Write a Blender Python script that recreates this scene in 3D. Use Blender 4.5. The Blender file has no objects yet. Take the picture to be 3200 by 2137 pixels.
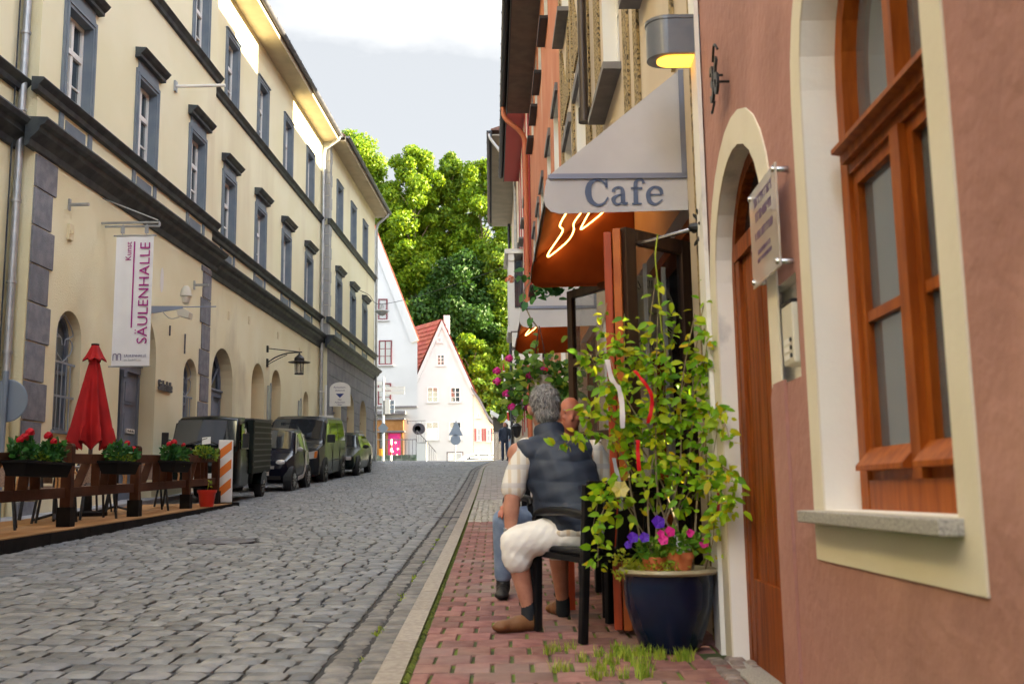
import bpy, bmesh, math, random
import numpy as np
from mathutils import Vector, Matrix
R = math.radians
rnd = random.Random(7)
nrs = np.random.RandomState(11)
scene = bpy.context.scene
COL = scene.collection

# ------------------------------------------------------------------ camera, sky, sun, exposure
cam_d = bpy.data.cameras.new('camera')
cam = bpy.data.objects.new('camera', cam_d); COL.objects.link(cam)
cam_d.sensor_width = 36.0; cam_d.lens = 36.0
cam_d.clip_start = .05; cam_d.clip_end = 2000
PITCH, ROLL = math.atan(474 / 3200.0), R(0.85)
cam.matrix_world = Matrix.Translation((0, 0, .95)) @ Matrix.Rotation(math.pi / 2 + PITCH, 4, 'X') @ Matrix.Rotation(-ROLL, 4, 'Z')
cam_d.dof.use_dof = True; cam_d.dof.focus_distance = 14.0; cam_d.dof.aperture_fstop = 4.0
scene.camera = cam

SUN_EL, SUN_AZ = R(14.0), R(89.0)        # azimuth measured clockwise from +Y (street direction)
sun_dir = Vector((math.sin(SUN_AZ) * math.cos(SUN_EL), math.cos(SUN_AZ) * math.cos(SUN_EL), math.sin(SUN_EL)))
world = bpy.data.worlds.new('World'); scene.world = world; world.use_nodes = True
wn, wl = world.node_tree.nodes, world.node_tree.links
wn.clear()
w_out = wn.new('ShaderNodeOutputWorld'); w_bg = wn.new('ShaderNodeBackground')
w_sky = wn.new('ShaderNodeTexSky'); w_sky.sky_type = 'NISHITA'; w_sky.sun_disc = False
w_sky.sun_elevation = SUN_EL; w_sky.sun_rotation = SUN_AZ
w_sky.air_density = 1.0; w_sky.dust_density = 2.0; w_sky.ozone_density = 1.0
w_tc = wn.new('ShaderNodeTexCoord'); w_map = wn.new('ShaderNodeMapping'); w_map.inputs['Scale'].default_value = (1.5, 1.5, 3.6)
w_map.inputs['Location'].default_value = (15.61, 8.59, 13.01)
w_no = wn.new('ShaderNodeTexNoise'); w_no.inputs['Scale'].default_value = 1.15; w_no.inputs['Detail'].default_value = 7; w_no.inputs['Roughness'].default_value = .55
w_rp = wn.new('ShaderNodeValToRGB')
w_rp.color_ramp.elements[0].position = .45; w_rp.color_ramp.elements[0].color = (.43, .435, .44, 1)
w_rp.color_ramp.elements[1].position = .72; w_rp.color_ramp.elements[1].color = (9.4, 10.3, 11.4, 1)
e = w_rp.color_ramp.elements.new(.55); e.color = (.70, .69, .67, 1)
w_mx = wn.new('ShaderNodeMix'); w_mx.data_type = 'RGBA'; w_mx.inputs['Factor'].default_value = .97
wl.new(w_tc.outputs['Generated'], w_map.inputs['Vector']); wl.new(w_map.outputs['Vector'], w_no.inputs['Vector'])
wl.new(w_no.outputs['Fac'], w_rp.inputs['Fac'])
wl.new(w_sky.outputs['Color'], w_mx.inputs['A']); wl.new(w_rp.outputs['Color'], w_mx.inputs['B'])
wl.new(w_mx.outputs['Result'], w_bg.inputs['Color']); w_bg.inputs['Strength'].default_value = .09
wl.new(w_bg.outputs['Background'], w_out.inputs['Surface'])

sun_l = bpy.data.lights.new('sun', 'SUN'); sun_l.energy = 2.0; sun_l.angle = R(.6); sun_l.color = (1.0, .85, .58)
sun = bpy.data.objects.new('sun', sun_l); COL.objects.link(sun)
sun.rotation_euler = sun_dir.to_track_quat('Z', 'Y').to_euler(); sun.location = (20, -10, 40)

vs = scene.view_settings
vs.view_transform = 'Standard'; vs.look = 'None'; vs.gamma = 1.0; vs.exposure = 4.3; vs.use_curve_mapping = False
scene.cycles.max_bounces = 7; scene.cycles.diffuse_bounces = 4; scene.cycles.glossy_bounces = 3
scene.cycles.transmission_bounces = 3; scene.cycles.transparent_max_bounces = 6
scene.cycles.caustics_reflective = False; scene.cycles.caustics_refractive = False
scene.cycles.use_denoising = True

# ------------------------------------------------------------------ materials
MATS = {}
def mat(name, c, r=.7, c2=None, vs=6.0, vd=4, vlo=.38, vhi=.62, bump=None, island=0.0, metal=0.0, spec=.4, coat=0.0,
        emit=None, stretch=None, streak=None, trans=0.0, space='Position'):
    """procedural principled material: two-tone noise, optional relief, per-piece shade"""
    if name in MATS: return MATS[name]
    m = bpy.data.materials.new(name); m.use_nodes = True; MATS[name] = m
    n, l = m.node_tree.nodes, m.node_tree.links
    b = n['Principled BSDF']; b.inputs['Roughness'].default_value = r; b.inputs['Metallic'].default_value = metal
    b.inputs['Specular IOR Level'].default_value = spec; b.inputs['Coat Weight'].default_value = coat
    b.inputs['Coat Roughness'].default_value = .06
    b.inputs['Base Color'].default_value = (*c, 1)
    geo = n.new('ShaderNodeNewGeometry')
    if space == 'Object':
        tc = n.new('ShaderNodeTexCoord'); vec = tc.outputs['Object']
    else: vec = geo.outputs['Position']
    if stretch:
        mp = n.new('ShaderNodeMapping'); mp.inputs['Scale'].default_value = stretch; l.new(vec, mp.inputs['Vector']); vec = mp.outputs['Vector']
    out = None
    if c2 is not None:
        no = n.new('ShaderNodeTexNoise'); no.inputs['Scale'].default_value = vs; no.inputs['Detail'].default_value = vd
        l.new(vec, no.inputs['Vector'])
        rp = n.new('ShaderNodeValToRGB'); rp.color_ramp.elements[0].position = vlo; rp.color_ramp.elements[1].position = vhi
        rp.color_ramp.elements[0].color = (*c, 1); rp.color_ramp.elements[1].color = (*c2, 1)
        l.new(no.outputs['Fac'], rp.inputs['Fac']); out = rp.outputs['Color']
    if streak:                                    # second, larger blotch layer: (colour, scale, lo, hi, stretch)
        sc_, sv, lo, hi, st = streak
        mp = n.new('ShaderNodeMapping'); mp.inputs['Scale'].default_value = st; l.new(geo.outputs['Position'], mp.inputs['Vector'])
        no = n.new('ShaderNodeTexNoise'); no.inputs['Scale'].default_value = sv; no.inputs['Detail'].default_value = 6
        l.new(mp.outputs['Vector'], no.inputs['Vector'])
        rp = n.new('ShaderNodeValToRGB'); rp.color_ramp.elements[0].position = lo; rp.color_ramp.elements[1].position = hi
        rp.color_ramp.elements[0].color = (0, 0, 0, 1); rp.color_ramp.elements[1].color = (1, 1, 1, 1)
        l.new(no.outputs['Fac'], rp.inputs['Fac'])
        mx = n.new('ShaderNodeMix'); mx.data_type = 'RGBA'; mx.inputs['B'].default_value = (*sc_, 1)
        if out: l.new(out, mx.inputs['A'])
        else: mx.inputs['A'].default_value = (*c, 1)
        l.new(rp.outputs['Color'], mx.inputs['Factor']); out = mx.outputs['Result']
    if island:
        oi = n.new('ShaderNodeObjectInfo'); ad = n.new('ShaderNodeMath'); ad.operation = 'ADD'
        l.new(geo.outputs['Random Per Island'], ad.inputs[0]); l.new(oi.outputs['Random'], ad.inputs[1])
        fr = n.new('ShaderNodeMath'); fr.operation = 'FRACT'; l.new(ad.outputs[0], fr.inputs[0])
        mr = n.new('ShaderNodeMapRange'); mr.inputs['To Min'].default_value = 1 - island; mr.inputs['To Max'].default_value = 1 + island
        l.new(fr.outputs[0], mr.inputs['Value'])
        hs = n.new('ShaderNodeHueSaturation')
        if out: l.new(out, hs.inputs['Color'])
        else: hs.inputs['Color'].default_value = (*c, 1)
        l.new(mr.outputs['Result'], hs.inputs['Value'])
        mr2 = n.new('ShaderNodeMapRange'); mr2.inputs['To Min'].default_value = .5 - island * .04; mr2.inputs['To Max'].default_value = .5 + island * .04
        ml = n.new('ShaderNodeMath'); ml.operation = 'MULTIPLY'; ml.inputs[1].default_value = 7.31; l.new(fr.outputs[0], ml.inputs[0])
        f2 = n.new('ShaderNodeMath'); f2.operation = 'FRACT'; l.new(ml.outputs[0], f2.inputs[0]); l.new(f2.outputs[0], mr2.inputs['Value'])
        l.new(mr2.outputs['Result'], hs.inputs['Hue'])
        out = hs.outputs['Color']
    if out: l.new(out, b.inputs['Base Color'])
    if bump:
        bs, st, di = bump
        no = n.new('ShaderNodeTexNoise'); no.inputs['Scale'].default_value = bs; no.inputs['Detail'].default_value = 5
        l.new(vec, no.inputs['Vector'])
        bp = n.new('ShaderNodeBump'); bp.inputs['Strength'].default_value = st; bp.inputs['Distance'].default_value = di
        l.new(no.outputs['Fac'], bp.inputs['Height']); l.new(bp.outputs['Normal'], b.inputs['Normal'])
    if emit:
        b.inputs['Emission Color'].default_value = (*emit[0], 1); b.inputs['Emission Strength'].default_value = emit[1]
    if trans: b.inputs['Transmission Weight'].default_value = trans
    return m

def leaf_mat(name, cols, trl=.35, rough=.5):
    """foliage: colour picked per leaf from a ramp, partly translucent"""
    if name in MATS: return MATS[name]
    m = bpy.data.materials.new(name); m.use_nodes = True; MATS[name] = m
    n, l = m.node_tree.nodes, m.node_tree.links
    b = n['Principled BSDF']; b.inputs['Roughness'].default_value = rough; b.inputs['Specular IOR Level'].default_value = .3
    geo = n.new('ShaderNodeNewGeometry'); oi = n.new('ShaderNodeObjectInfo')
    ad = n.new('ShaderNodeMath'); ad.operation = 'ADD'; l.new(geo.outputs['Random Per Island'], ad.inputs[0]); l.new(oi.outputs['Random'], ad.inputs[1])
    fr = n.new('ShaderNodeMath'); fr.operation = 'FRACT'; l.new(ad.outputs[0], fr.inputs[0])
    rp = n.new('ShaderNodeValToRGB'); el = rp.color_ramp.elements
    el[0].position = 0; el[0].color = (*cols[0], 1); el[1].position = 1; el[1].color = (*cols[-1], 1)
    for i, c in enumerate(cols[1:-1]):
        e = el.new((i + 1) / (len(cols) - 1)); e.color = (*c, 1)
    l.new(fr.outputs[0], rp.inputs['Fac']); l.new(rp.outputs['Color'], b.inputs['Base Color'])
    tr = n.new('ShaderNodeBsdfTranslucent'); l.new(rp.outputs['Color'], tr.inputs['Color'])
    mx = n.new('ShaderNodeMixShader'); mx.inputs['Fac'].default_value = trl
    l.new(b.outputs['BSDF'], mx.inputs[1]); l.new(tr.outputs['BSDF'], mx.inputs[2])
    l.new(mx.outputs['Shader'], n['Material Output'].inputs['Surface'])
    return m

def glass_mat(name, tint, alpha=.55, rough=.03):
    """window pane: mirror-like sheet that lets part of the room behind show through"""
    if name in MATS: return MATS[name]
    m = bpy.data.materials.new(name); m.use_nodes = True; MATS[name] = m
    n, l = m.node_tree.nodes, m.node_tree.links
    b = n['Principled BSDF']; b.inputs['Base Color'].default_value = (*tint, 1); b.inputs['Roughness'].default_value = rough
    b.inputs['Specular IOR Level'].default_value = .8; b.inputs['IOR'].default_value = 1.75
    if alpha < 1:
        t = n.new('ShaderNodeBsdfTransparent'); mx = n.new('ShaderNodeMixShader'); mx.inputs['Fac'].default_value = alpha
        l.new(t.outputs['BSDF'], mx.inputs[1]); l.new(b.outputs['BSDF'], mx.inputs[2]); l.new(mx.outputs['Shader'], n['Material Output'].inputs['Surface'])
    return m

# ------------------------------------------------------------------ mesh builder
class MB:
    def __init__(s): s.v, s.f, s.mi = [], [], []
    def add(s, vs, fs, mi=0, T=None):
        o = len(s.v)
        if T is not None: vs = [tuple(T @ Vector(p)) for p in vs]
        s.v += [tuple(p) for p in vs]; s.f += [tuple(i + o for i in f) for f in fs]; s.mi += [mi] * len(fs); return s
    def box(s, x0, x1, y0, y1, z0, z1, mi=0, T=None):
        return s.add([(x0, y0, z0), (x1, y0, z0), (x1, y1, z0), (x0, y1, z0), (x0, y0, z1), (x1, y0, z1), (x1, y1, z1), (x0, y1, z1)],
                     [(0, 3, 2, 1), (4, 5, 6, 7), (0, 1, 5, 4), (1, 2, 6, 5), (2, 3, 7, 6), (3, 0, 4, 7)], mi, T)
    def cbox(s, c, d, T=None, mi=0):
        return s.box(c[0] - d[0] / 2, c[0] + d[0] / 2, c[1] - d[1] / 2, c[1] + d[1] / 2, c[2] - d[2] / 2, c[2] + d[2] / 2, mi, T)
    def quad(s, a, b, c, d, mi=0): return s.add([a, b, c, d], [(0, 1, 2, 3)], mi)
    def bar(s, a, b, w, h=None, mi=0, up=(0, 0, 1)):
        """square bar from a to b"""
        h = h or w; a, b = Vector(a), Vector(b); d = (b - a).normalized(); u = Vector(up)
        if abs(d.dot(u)) > .97: u = Vector((0, 1, 0))
        x = d.cross(u).normalized() * w / 2; z = x.cross(d).normalized() * h / 2
        return s.add([a - x - z, a + x - z, a + x + z, a - x + z, b - x - z, b + x - z, b + x + z, b - x + z],
                     [(0, 3, 2, 1), (4, 5, 6, 7), (0, 1, 5, 4), (1, 2, 6, 5), (2, 3, 7, 6), (3, 0, 4, 7)], mi)
    def tube(s, path, r, n=8, mi=0, cap=True):
        P = [Vector(p) for p in path]; k = len(P); rr = r if hasattr(r, '__len__') else [r] * k
        vs, fs = [], []; ref = Vector((.13, .21, 1)).normalized()
        for i in range(k):
            d = (P[min(i + 1, k - 1)] - P[max(i - 1, 0)]).normalized()
            if abs(d.dot(ref)) > .98: ref = Vector((1, .2, 0)).normalized()
            x = d.cross(ref).normalized(); y = x.cross(d)
            for j in range(n):
                a = 2 * math.pi * j / n; vs.append(P[i] + (x * math.cos(a) + y * math.sin(a)) * rr[i])
        for i in range(k - 1):
            for j in range(n): fs.append((i * n + j, i * n + (j + 1) % n, (i + 1) * n + (j + 1) % n, (i + 1) * n + j))
        if cap: fs.append(tuple(range(n))[::-1]); fs.append(tuple((k - 1) * n + j for j in range(n)))
        return s.add(vs, fs, mi)
    def lathe(s, prof, n=24, c=(0, 0, 0), mi=0, axis='z'):
        vs, fs = [], []; k = len(prof)
        for r, z in prof:
            for j in range(n):
                a = 2 * math.pi * j / n; x, y = r * math.cos(a), r * math.sin(a)
                p = (x, y, z) if axis == 'z' else ((x, z, y) if axis == 'y' else (z, x, y))
                vs.append((p[0] + c[0], p[1] + c[1], p[2] + c[2]))
        for i in range(k - 1):
            for j in range(n): fs.append((i * n + j, i * n + (j + 1) % n, (i + 1) * n + (j + 1) % n, (i + 1) * n + j))
        if prof[0][0] > 1e-6: fs.append(tuple(range(n))[::-1])
        if prof[-1][0] > 1e-6: fs.append(tuple((k - 1) * n + j for j in range(n)))
        return s.add(vs, fs, mi)
    def prism(s, poly, a, b, mi=0, axis='y'):
        """polygon (u,w) extruded between a and b along an axis: y -> (u,t,w), x -> (t,u,w), z -> (u,w,t)"""
        n = len(poly)
        def P(u, w, t): return (u, t, w) if axis == 'y' else ((t, u, w) if axis == 'x' else (u, w, t))
        vs = [P(u, w, a) for u, w in poly] + [P(u, w, b) for u, w in poly]
        fs = [tuple(range(n)), tuple(range(2 * n - 1, n - 1, -1))] + [(i, i + n, (i + 1) % n + n, (i + 1) % n) for i in range(n)]
        return s.add(vs, fs, mi)
    def ell(s, c, rx, ry, rz, n=12, m=8, mi=0, T=None):
        vs, fs = [], []
        for i in range(m + 1):
            t = math.pi * i / m
            for j in range(n):
                a = 2 * math.pi * j / n
                p = Vector((rx * math.sin(t) * math.cos(a), ry * math.sin(t) * math.sin(a), rz * math.cos(t)))
                if T is not None: p = T @ p
                vs.append((p[0] + c[0], p[1] + c[1], p[2] + c[2]))
        for i in range(m):
            for j in range(n): fs.append((i * n + j, (i + 1) * n + j, (i + 1) * n + (j + 1) % n, i * n + (j + 1) % n))
        return s.add(vs, fs, mi)
    def mesh(s, name, mats=(), smooth=None):
        me = bpy.data.meshes.new(name); me.from_pydata(s.v, [], s.f)
        for m in mats: me.materials.append(m)
        if len(mats) > 1: me.polygons.foreach_set('material_index', s.mi)
        if smooth is not None:
            me.polygons.foreach_set('use_smooth', [True] * len(me.polygons)); me.set_sharp_from_angle(angle=R(smooth))
        me.update(); return me

def tag(o, label=None, cat=None, group=None, kind=None):
    if label: o['label'] = label
    if cat: o['category'] = cat
    if group: o['group'] = group
    if kind: o['kind'] = kind
    return o
def obj(name, mb, mats, parent=None, smooth=None, bevel=0, **k):
    if not isinstance(mats, (list, tuple)): mats = [mats]
    me = mb.mesh(name, mats, smooth) if isinstance(mb, MB) else mb
    o = bpy.data.objects.new(name, me); COL.objects.link(o)
    if parent: o.parent = parent
    if bevel:
        bm = o.modifiers.new('bevel', 'BEVEL'); bm.width = bevel; bm.segments = 2; bm.limit_method = 'ANGLE'; bm.angle_limit = R(40)
    return tag(o, **k)
def thing(name, label, cat, loc=(0, 0, 0), rz=0, group=None):
    o = bpy.data.objects.new(name, None); COL.objects.link(o); o.location = loc; o.rotation_euler = (0, 0, rz); o.empty_display_size = .1
    return tag(o, label, cat, group)
def copy_tree(o, parent=None):
    c = o.copy(); COL.objects.link(c)
    if parent: c.parent = parent
    for ch in list(o.children): copy_tree(ch, c)
    return c
def text_mesh(s, size, extrude=.004, align='LEFT', bold=0.0, spacing=1.0):
    cu = bpy.data.curves.new('txt', 'FONT'); cu.body = s; cu.size = size; cu.extrude = extrude; cu.align_x = align; cu.offset = bold; cu.space_character = spacing
    cu.resolution_u = 3
    o = bpy.data.objects.new('txt', cu); COL.objects.link(o)
    me = bpy.data.meshes.new_from_object(o)
    bpy.data.objects.remove(o); bpy.data.curves.remove(cu); return me
def place_mesh(name, me, m, parent, M4):
    me.transform(M4); me.materials.clear(); me.materials.append(m)
    o = bpy.data.objects.new(name, me); COL.objects.link(o)
    if parent: o.parent = parent
    return o
def baked(o):
    """turn an object's modifier stack into its own mesh"""
    dg = bpy.context.evaluated_depsgraph_get(); me = bpy.data.meshes.new_from_object(o.evaluated_get(dg)); o.modifiers.clear(); o.data = me; return o
def bez(pts, n=8):
    """smooth path through points (Catmull-Rom)"""
    P = [Vector(p) for p in pts]; P = [P[0] * 2 - P[1]] + P + [P[-1] * 2 - P[-2]]; out = []
    for i in range(1, len(P) - 2):
        for k in range(n):
            t = k / n; a, b, c, d = P[i - 1:i + 3]
            out.append(.5 * ((2 * b) + (c - a) * t + (2 * a - 5 * b + 4 * c - d) * t * t + (3 * b - a - 3 * c + d) * t ** 3))
    out.append(P[-2]); return out

# ------------------------------------------------------------------ terrain heights (street climbs to a crest, then levels)
def prof(y):
    if y < 0: return .033 * y
    if y <= 48: return .033 * y + .0004 * y * y
    t = min(y - 48, 4.0); z = 2.5056 + .0714 * (t - t * t / 8)
    return z - .006 * max(0, y - 54) if y < 90 else z - .216
def kerb_x(y): return -.55 - .019 * y + (max(0, y - 38) ** 2) * .006      # street edge of the kerb, swings right at the top
def road_z(x, y):
    k = min(1, max(0, (-1.0 - x) / 4.6)); f = 1 if y < 46 else max(0, 1 - (y - 46) / 6)
    return prof(y) - .11 * (1 - k)
def pwall_x(y): return .94 + .015 * y           # pink house front
def cwall_x(y): return 1.16 - .022 * y          # cafe row front
def lwall_x(y): return -8.30 + .028 * y         # theatre building front
# ------------------------------------------------------------------ ground, road, pavement
m_joint = mat('joint_sand', (.055, .055, .06), .9, (.035, .037, .042), 20, bump=(60, .5, .01))
m_cobble = mat('granite_sett', (.118, .122, .136), .45, (.205, .203, .203), 9, bump=(70, .4, .006), island=.34, spec=.5,
               streak=((.14, .148, .17), .7, .45, .7, (1, 1, 1)))
m_gutter = mat('gutter_sett', (.15, .148, .155), .7, (.23, .22, .21), 12, bump=(60, .4, .006), island=.25)
m_brick = mat('red_paver', (.215, .092, .086), .75, (.29, .145, .132), 14, bump=(120, .3, .003), island=.26, streak=((.24, .185, .17), 1.3, .5, .75, (1, 1, 1)))
m_kerb = mat('granite_kerb', (.30, .268, .245), .75, (.40, .36, .32), 30, bump=(90, .3, .004), island=.10)
m_slab = mat('grey_paver', (.30, .28, .27), .8, (.38, .355, .34), 8, bump=(60, .2, .004), island=.13)
m_moss = mat('moss', (.10, .17, .02), .9, (.20, .25, .03), 40, bump=(90, .6, .01))
m_mossjoint = mat('mossy_joint', (.06, .075, .03), .9, (.13, .19, .03), 5, bump=(60, .5, .006), vlo=.42, vhi=.58)
m_grass = leaf_mat('grass_blade', [(.14, .28, .02), (.30, .44, .04), (.50, .54, .08), (.22, .38, .03)], .3)
m_terrain = mat('rough_grass', (.06, .10, .02), .95, (.14, .19, .03), .6, bump=(3, .5, .1))
m_asphalt = mat('asphalt', (.16, .16, .17), .85, (.22, .215, .21), 3, bump=(60, .3, .005))

def hill_z(x, y):
    t = min(1, max(0, (y - 94) / 46)); s = t * t * (3 - 2 * t)
    side = 1 + .10 * math.sin(x * .06) - .12 * max(0, min(1, (x + 5) / 25))
    return 2.2 + 31 * s * side + (.05 * (y - 140) if y > 140 else 0)
mb = MB(); xs = [-400, -150, -60, -30, -12, 0, 12, 30, 60, 150, 400]; ys = [-80, -20, 0, 10, 20, 30, 40, 48, 52, 60, 75, 90, 120, 200, 600]
mb.add([(x, y, prof(y) - .45) for y in ys for x in xs], [(j * 11 + i, j * 11 + i + 1, (j + 1) * 11 + i + 1, (j + 1) * 11 + i) for j in range(len(ys) - 1) for i in range(10)])
obj('ground', mb, m_asphalt, kind='structure')
mb = MB(); nx, ny = 60, 40
mb.add([(-110 + 220 * i / nx, 92 + 130 * j / ny, hill_z(-110 + 220 * i / nx, 92 + 130 * j / ny) + (.5 * math.sin(i * 1.7 + j * 2.3) if j else -1.5)) for j in range(ny + 1) for i in range(nx + 1)],
       [(j * (nx + 1) + i, j * (nx + 1) + i + 1, (j + 1) * (nx + 1) + i + 1, (j + 1) * (nx + 1) + i) for j in range(ny) for i in range(nx)])
obj('hill', mb, m_terrain, kind='structure', smooth=80)

# road bed
def strip(x0f, x1f, y0, y1, zf, nx=8, dy=1.0):
    mb = MB(); ny = max(1, int(round((y1 - y0) / dy))); vs = []
    for j in range(ny + 1):
        y = y0 + (y1 - y0) * j / ny; a, b = x0f(y), x1f(y)
        for i in range(nx + 1):
            x = a + (b - a) * i / nx; vs.append((x, y, zf(x, y)))
    mb.add(vs, [(j * (nx + 1) + i, j * (nx + 1) + i + 1, (j + 1) * (nx + 1) + i + 1, (j + 1) * (nx + 1) + i) for j in range(ny) for i in range(nx)])
    return mb
LK = -7.15                                        # street edge of the left pavement
road = obj('road', strip(lambda y: LK + .02, lambda y: kerb_x(y), -26, 52, lambda x, y: road_z(x, y) - .012), m_joint, kind='structure')
obj('cross_street', strip(lambda y: -60, lambda y: 60, 52.0, 92, lambda x, y: prof(y) - .02, 4, 4), m_asphalt, kind='structure')

def stone(cx, cy, w, d, zf, proud=.012, jit=.0065, ang=0.0, rr=rnd, drop=.03, cut=.13):
    """one sett: eight-cornered worn top on sloping flanks; returns verts, faces"""
    hw, hd = w / 2, d / 2; c = cut * min(hw, hd) * 1.6
    pts = [(-hw + c, -hd), (hw - c, -hd), (hw, -hd + c), (hw, hd - c), (hw - c, hd), (-hw + c, hd), (-hw, hd - c), (-hw, -hd + c)]
    ca, sa = math.cos(ang), math.sin(ang); tx, ty = rr.uniform(-.05, .05), rr.uniform(-.04, .04); h = proud + rr.uniform(-.005, .005)
    vs = []; q = []
    for (u, v) in pts:
        u += rr.uniform(-jit, jit); v += rr.uniform(-jit, jit); q.append((u, v))
    for lev, sc, dz in ((0, 1.0, -drop), (1, .965, -.010), (2, .70, 0)):
        for (u, v) in q:
            x = cx + (u * ca - v * sa) * sc; y = cy + (u * sa + v * ca) * sc
            vs.append((x, y, zf(x, y) + h + dz + (u * tx + v * ty) * .5))
    fs = [(i, (i + 1) % 8, 8 + (i + 1) % 8, 8 + i) for i in range(8)] + [(8 + i, 8 + (i + 1) % 8, 16 + (i + 1) % 8, 16 + i) for i in range(8)] + [tuple(range(16, 24))]
    return vs, fs
def lay(name, stones, m, parent, near_n, rest_name, smooth=50):
    """nearest near_n stones become parts of their own, the others one joined part"""
    stones.sort(key=lambda s: s[0][1] ** 2 + s[0][0] ** 2 * .4 if s[0][1] > 4.6 else 1e6)
    rest = MB()
    for k, (c, vs, fs) in enumerate(stones):
        if k < near_n:
            b = MB(); b.add([(p[0] - c[0], p[1] - c[1], p[2] - c[2]) for p in vs], fs)
            o = obj(name, b, m, parent, smooth=smooth); o.location = c
        else: rest.add(vs, fs)
    if rest.v: obj(rest_name, rest, m, parent, smooth=smooth, kind='stuff')

def visible(x, y, pad=.25):                       # inside the photograph's wedge of ground (with a margin on each side)
    return abs(x) < (y + 1.2) * .5 * 1.12 + pad and y > 3.4
manhole = (-3.55, 12.6)
st = []; y = 3.5
while y < 51.5:
    d = rnd.uniform(.150, .185) if y < 30 else rnd.uniform(.19, .23)
    x = kerb_x(y) - .338 - rnd.uniform(0, .012)
    bow = rnd.uniform(-.015, .015)
    while x > LK + .05:
        w = rnd.uniform(.135, .235) * (1 if y < 30 else 1.15)
        cx = x - w / 2; cy = y + d / 2 + .03 * math.sin(cx * .9 + y * .13) + bow
        if visible(cx, cy) and not ((cx - manhole[0]) ** 2 + ((cy - manhole[1])) ** 2 < .43 ** 2):
            vs_, fs_ = stone(cx, cy, w - .014, d - .012, road_z, ang=rnd.uniform(-.03, .03))
            st.append(((cx, cy, road_z(cx, cy)), vs_, fs_))
        x -= w
    y += d
lay('sett', st, m_cobble, road, 300, 'sett_field')
# gutter: two files of small setts beside the kerb
gut = obj('gutter', strip(lambda y: kerb_x(y) - .345, lambda y: kerb_x(y) - .004, -3, 51.5, lambda x, y: road_z(x, y) - .004, 2), m_joint, kind='structure')
st = []
for file in (0, 1):
    y = 3.5
    while y < 50:
        d = rnd.uniform(.095, .135) if y < 20 else .16
        cx = kerb_x(y) - .09 - .165 * file + rnd.uniform(-.006, .006); cy = y + d / 2
        vs_, fs_ = stone(cx, cy, .145, d - .016, road_z, proud=.012 - .006 * file, jit=.008)
        st.append(((cx, cy, road_z(cx, cy)), vs_, fs_)); y += d
lay('gutter_sett', st, m_gutter, gut, 200, 'gutter_sett_field')
# moss tufts in the gutter joint
def tufts(spots, n, h, spread, m, name, label, cat, parent=None, lean=.5, wd=.006):
    mb = MB()
    for (x, y, z) in spots:
        for _ in range(n):
            a = rnd.uniform(0, 6.28); rr_ = spread * math.sqrt(rnd.random()); bx, by = x + rr_ * math.cos(a), y + rr_ * math.sin(a)
            hh = h * rnd.uniform(.4, 1.1); a2 = rnd.uniform(0, 6.28); dx, dy = math.cos(a2) * hh * lean * rnd.random(), math.sin(a2) * hh * lean * rnd.random()
            wx, wy = -math.sin(a2) * wd, math.cos(a2) * wd
            mb.add([(bx - wx, by - wy, z), (bx + wx, by + wy, z), (bx + dx * .5 + wx * .7, by + dy * .5 + wy * .7, z + hh * .6), (bx + dx * .5 - wx * .7, by + dy * .5 - wy * .7, z + hh * .6), (bx + dx * 1.3, by + dy * 1.3, z + hh)],
                   [(0, 1, 2, 3), (3, 2, 4)])
    return obj(name, mb, m, parent, **({} if parent else dict(label=label, cat=cat, kind='stuff')))
gsp = [(kerb_x(y) - .172 + rnd.uniform(-.02, .02), y, road_z(kerb_x(y) - .17, y) - .01) for y in [4.9, 5.6, 6.4, 6.5, 6.6, 7.9, 8.1, 9.0, 9.2, 9.3, 10.5, 11.9, 12.4, 13, 13.1, 15.2]]
tufts(gsp, 14, .035, .03, m_grass, 'gutter_moss', 'small green moss tufts growing in the gutter joint beside the kerb', 'moss')
# street drain by the kerb
y0 = 17.0; kx = kerb_x(y0)
dr = thing('street_drain', 'dark iron drain grate set in the gutter beside the kerb', 'drain', (kx - .24, y0, road_z(kx - .24, y0) + .012))
m_iron = mat('cast_iron', (.10, .10, .12), .55, (.16, .15, .16), 30, bump=(90, .3, .003), metal=.4)
mb = MB(); mb.box(-.22, .22, -.02, .02, -.04, .012); mb.box(-.22, .22, .38, .42, -.04, .012); mb.box(-.22, -.18, .02, .38, -.04, .012); mb.box(.18, .22, .02, .38, -.04, .012); obj('frame', mb, m_iron, dr)
mb = MB()
for i in range(7): mb.box(-.17, .17, .045 + i * .05, .07 + i * .05, -.03, .008)
obj('grate', mb, m_iron, dr)

# kerb
kerb = obj('kerb', strip(lambda y: kerb_x(y) + .004, lambda y: kerb_x(y) + .135, -3, 50, lambda x, y: prof(y) - .03, 1), m_joint, kind='structure')
y = 3.6; k = 0
while y < 49.5:
    L = rnd.uniform(.85, 1.15); vs = []
    for yy in (y + .006, y + L - .006):
        kx = kerb_x(yy); z = prof(yy)
        vs += [(kx, yy, z - .2), (kx + .008, yy, z - .012), (kx + .02, yy, z + .004), (kx + .138, yy, z + .006), (kx + .138, yy, z - .2)]
    mb = MB(); mb.add(vs, [(0, 1, 6, 5), (1, 2, 7, 6), (2, 3, 8, 7), (3, 4, 9, 8), (0, 4, 3, 2, 1), (5, 6, 7, 8, 9)])
    obj('kerb_stone', mb, m_kerb, kerb); y += L

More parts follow.
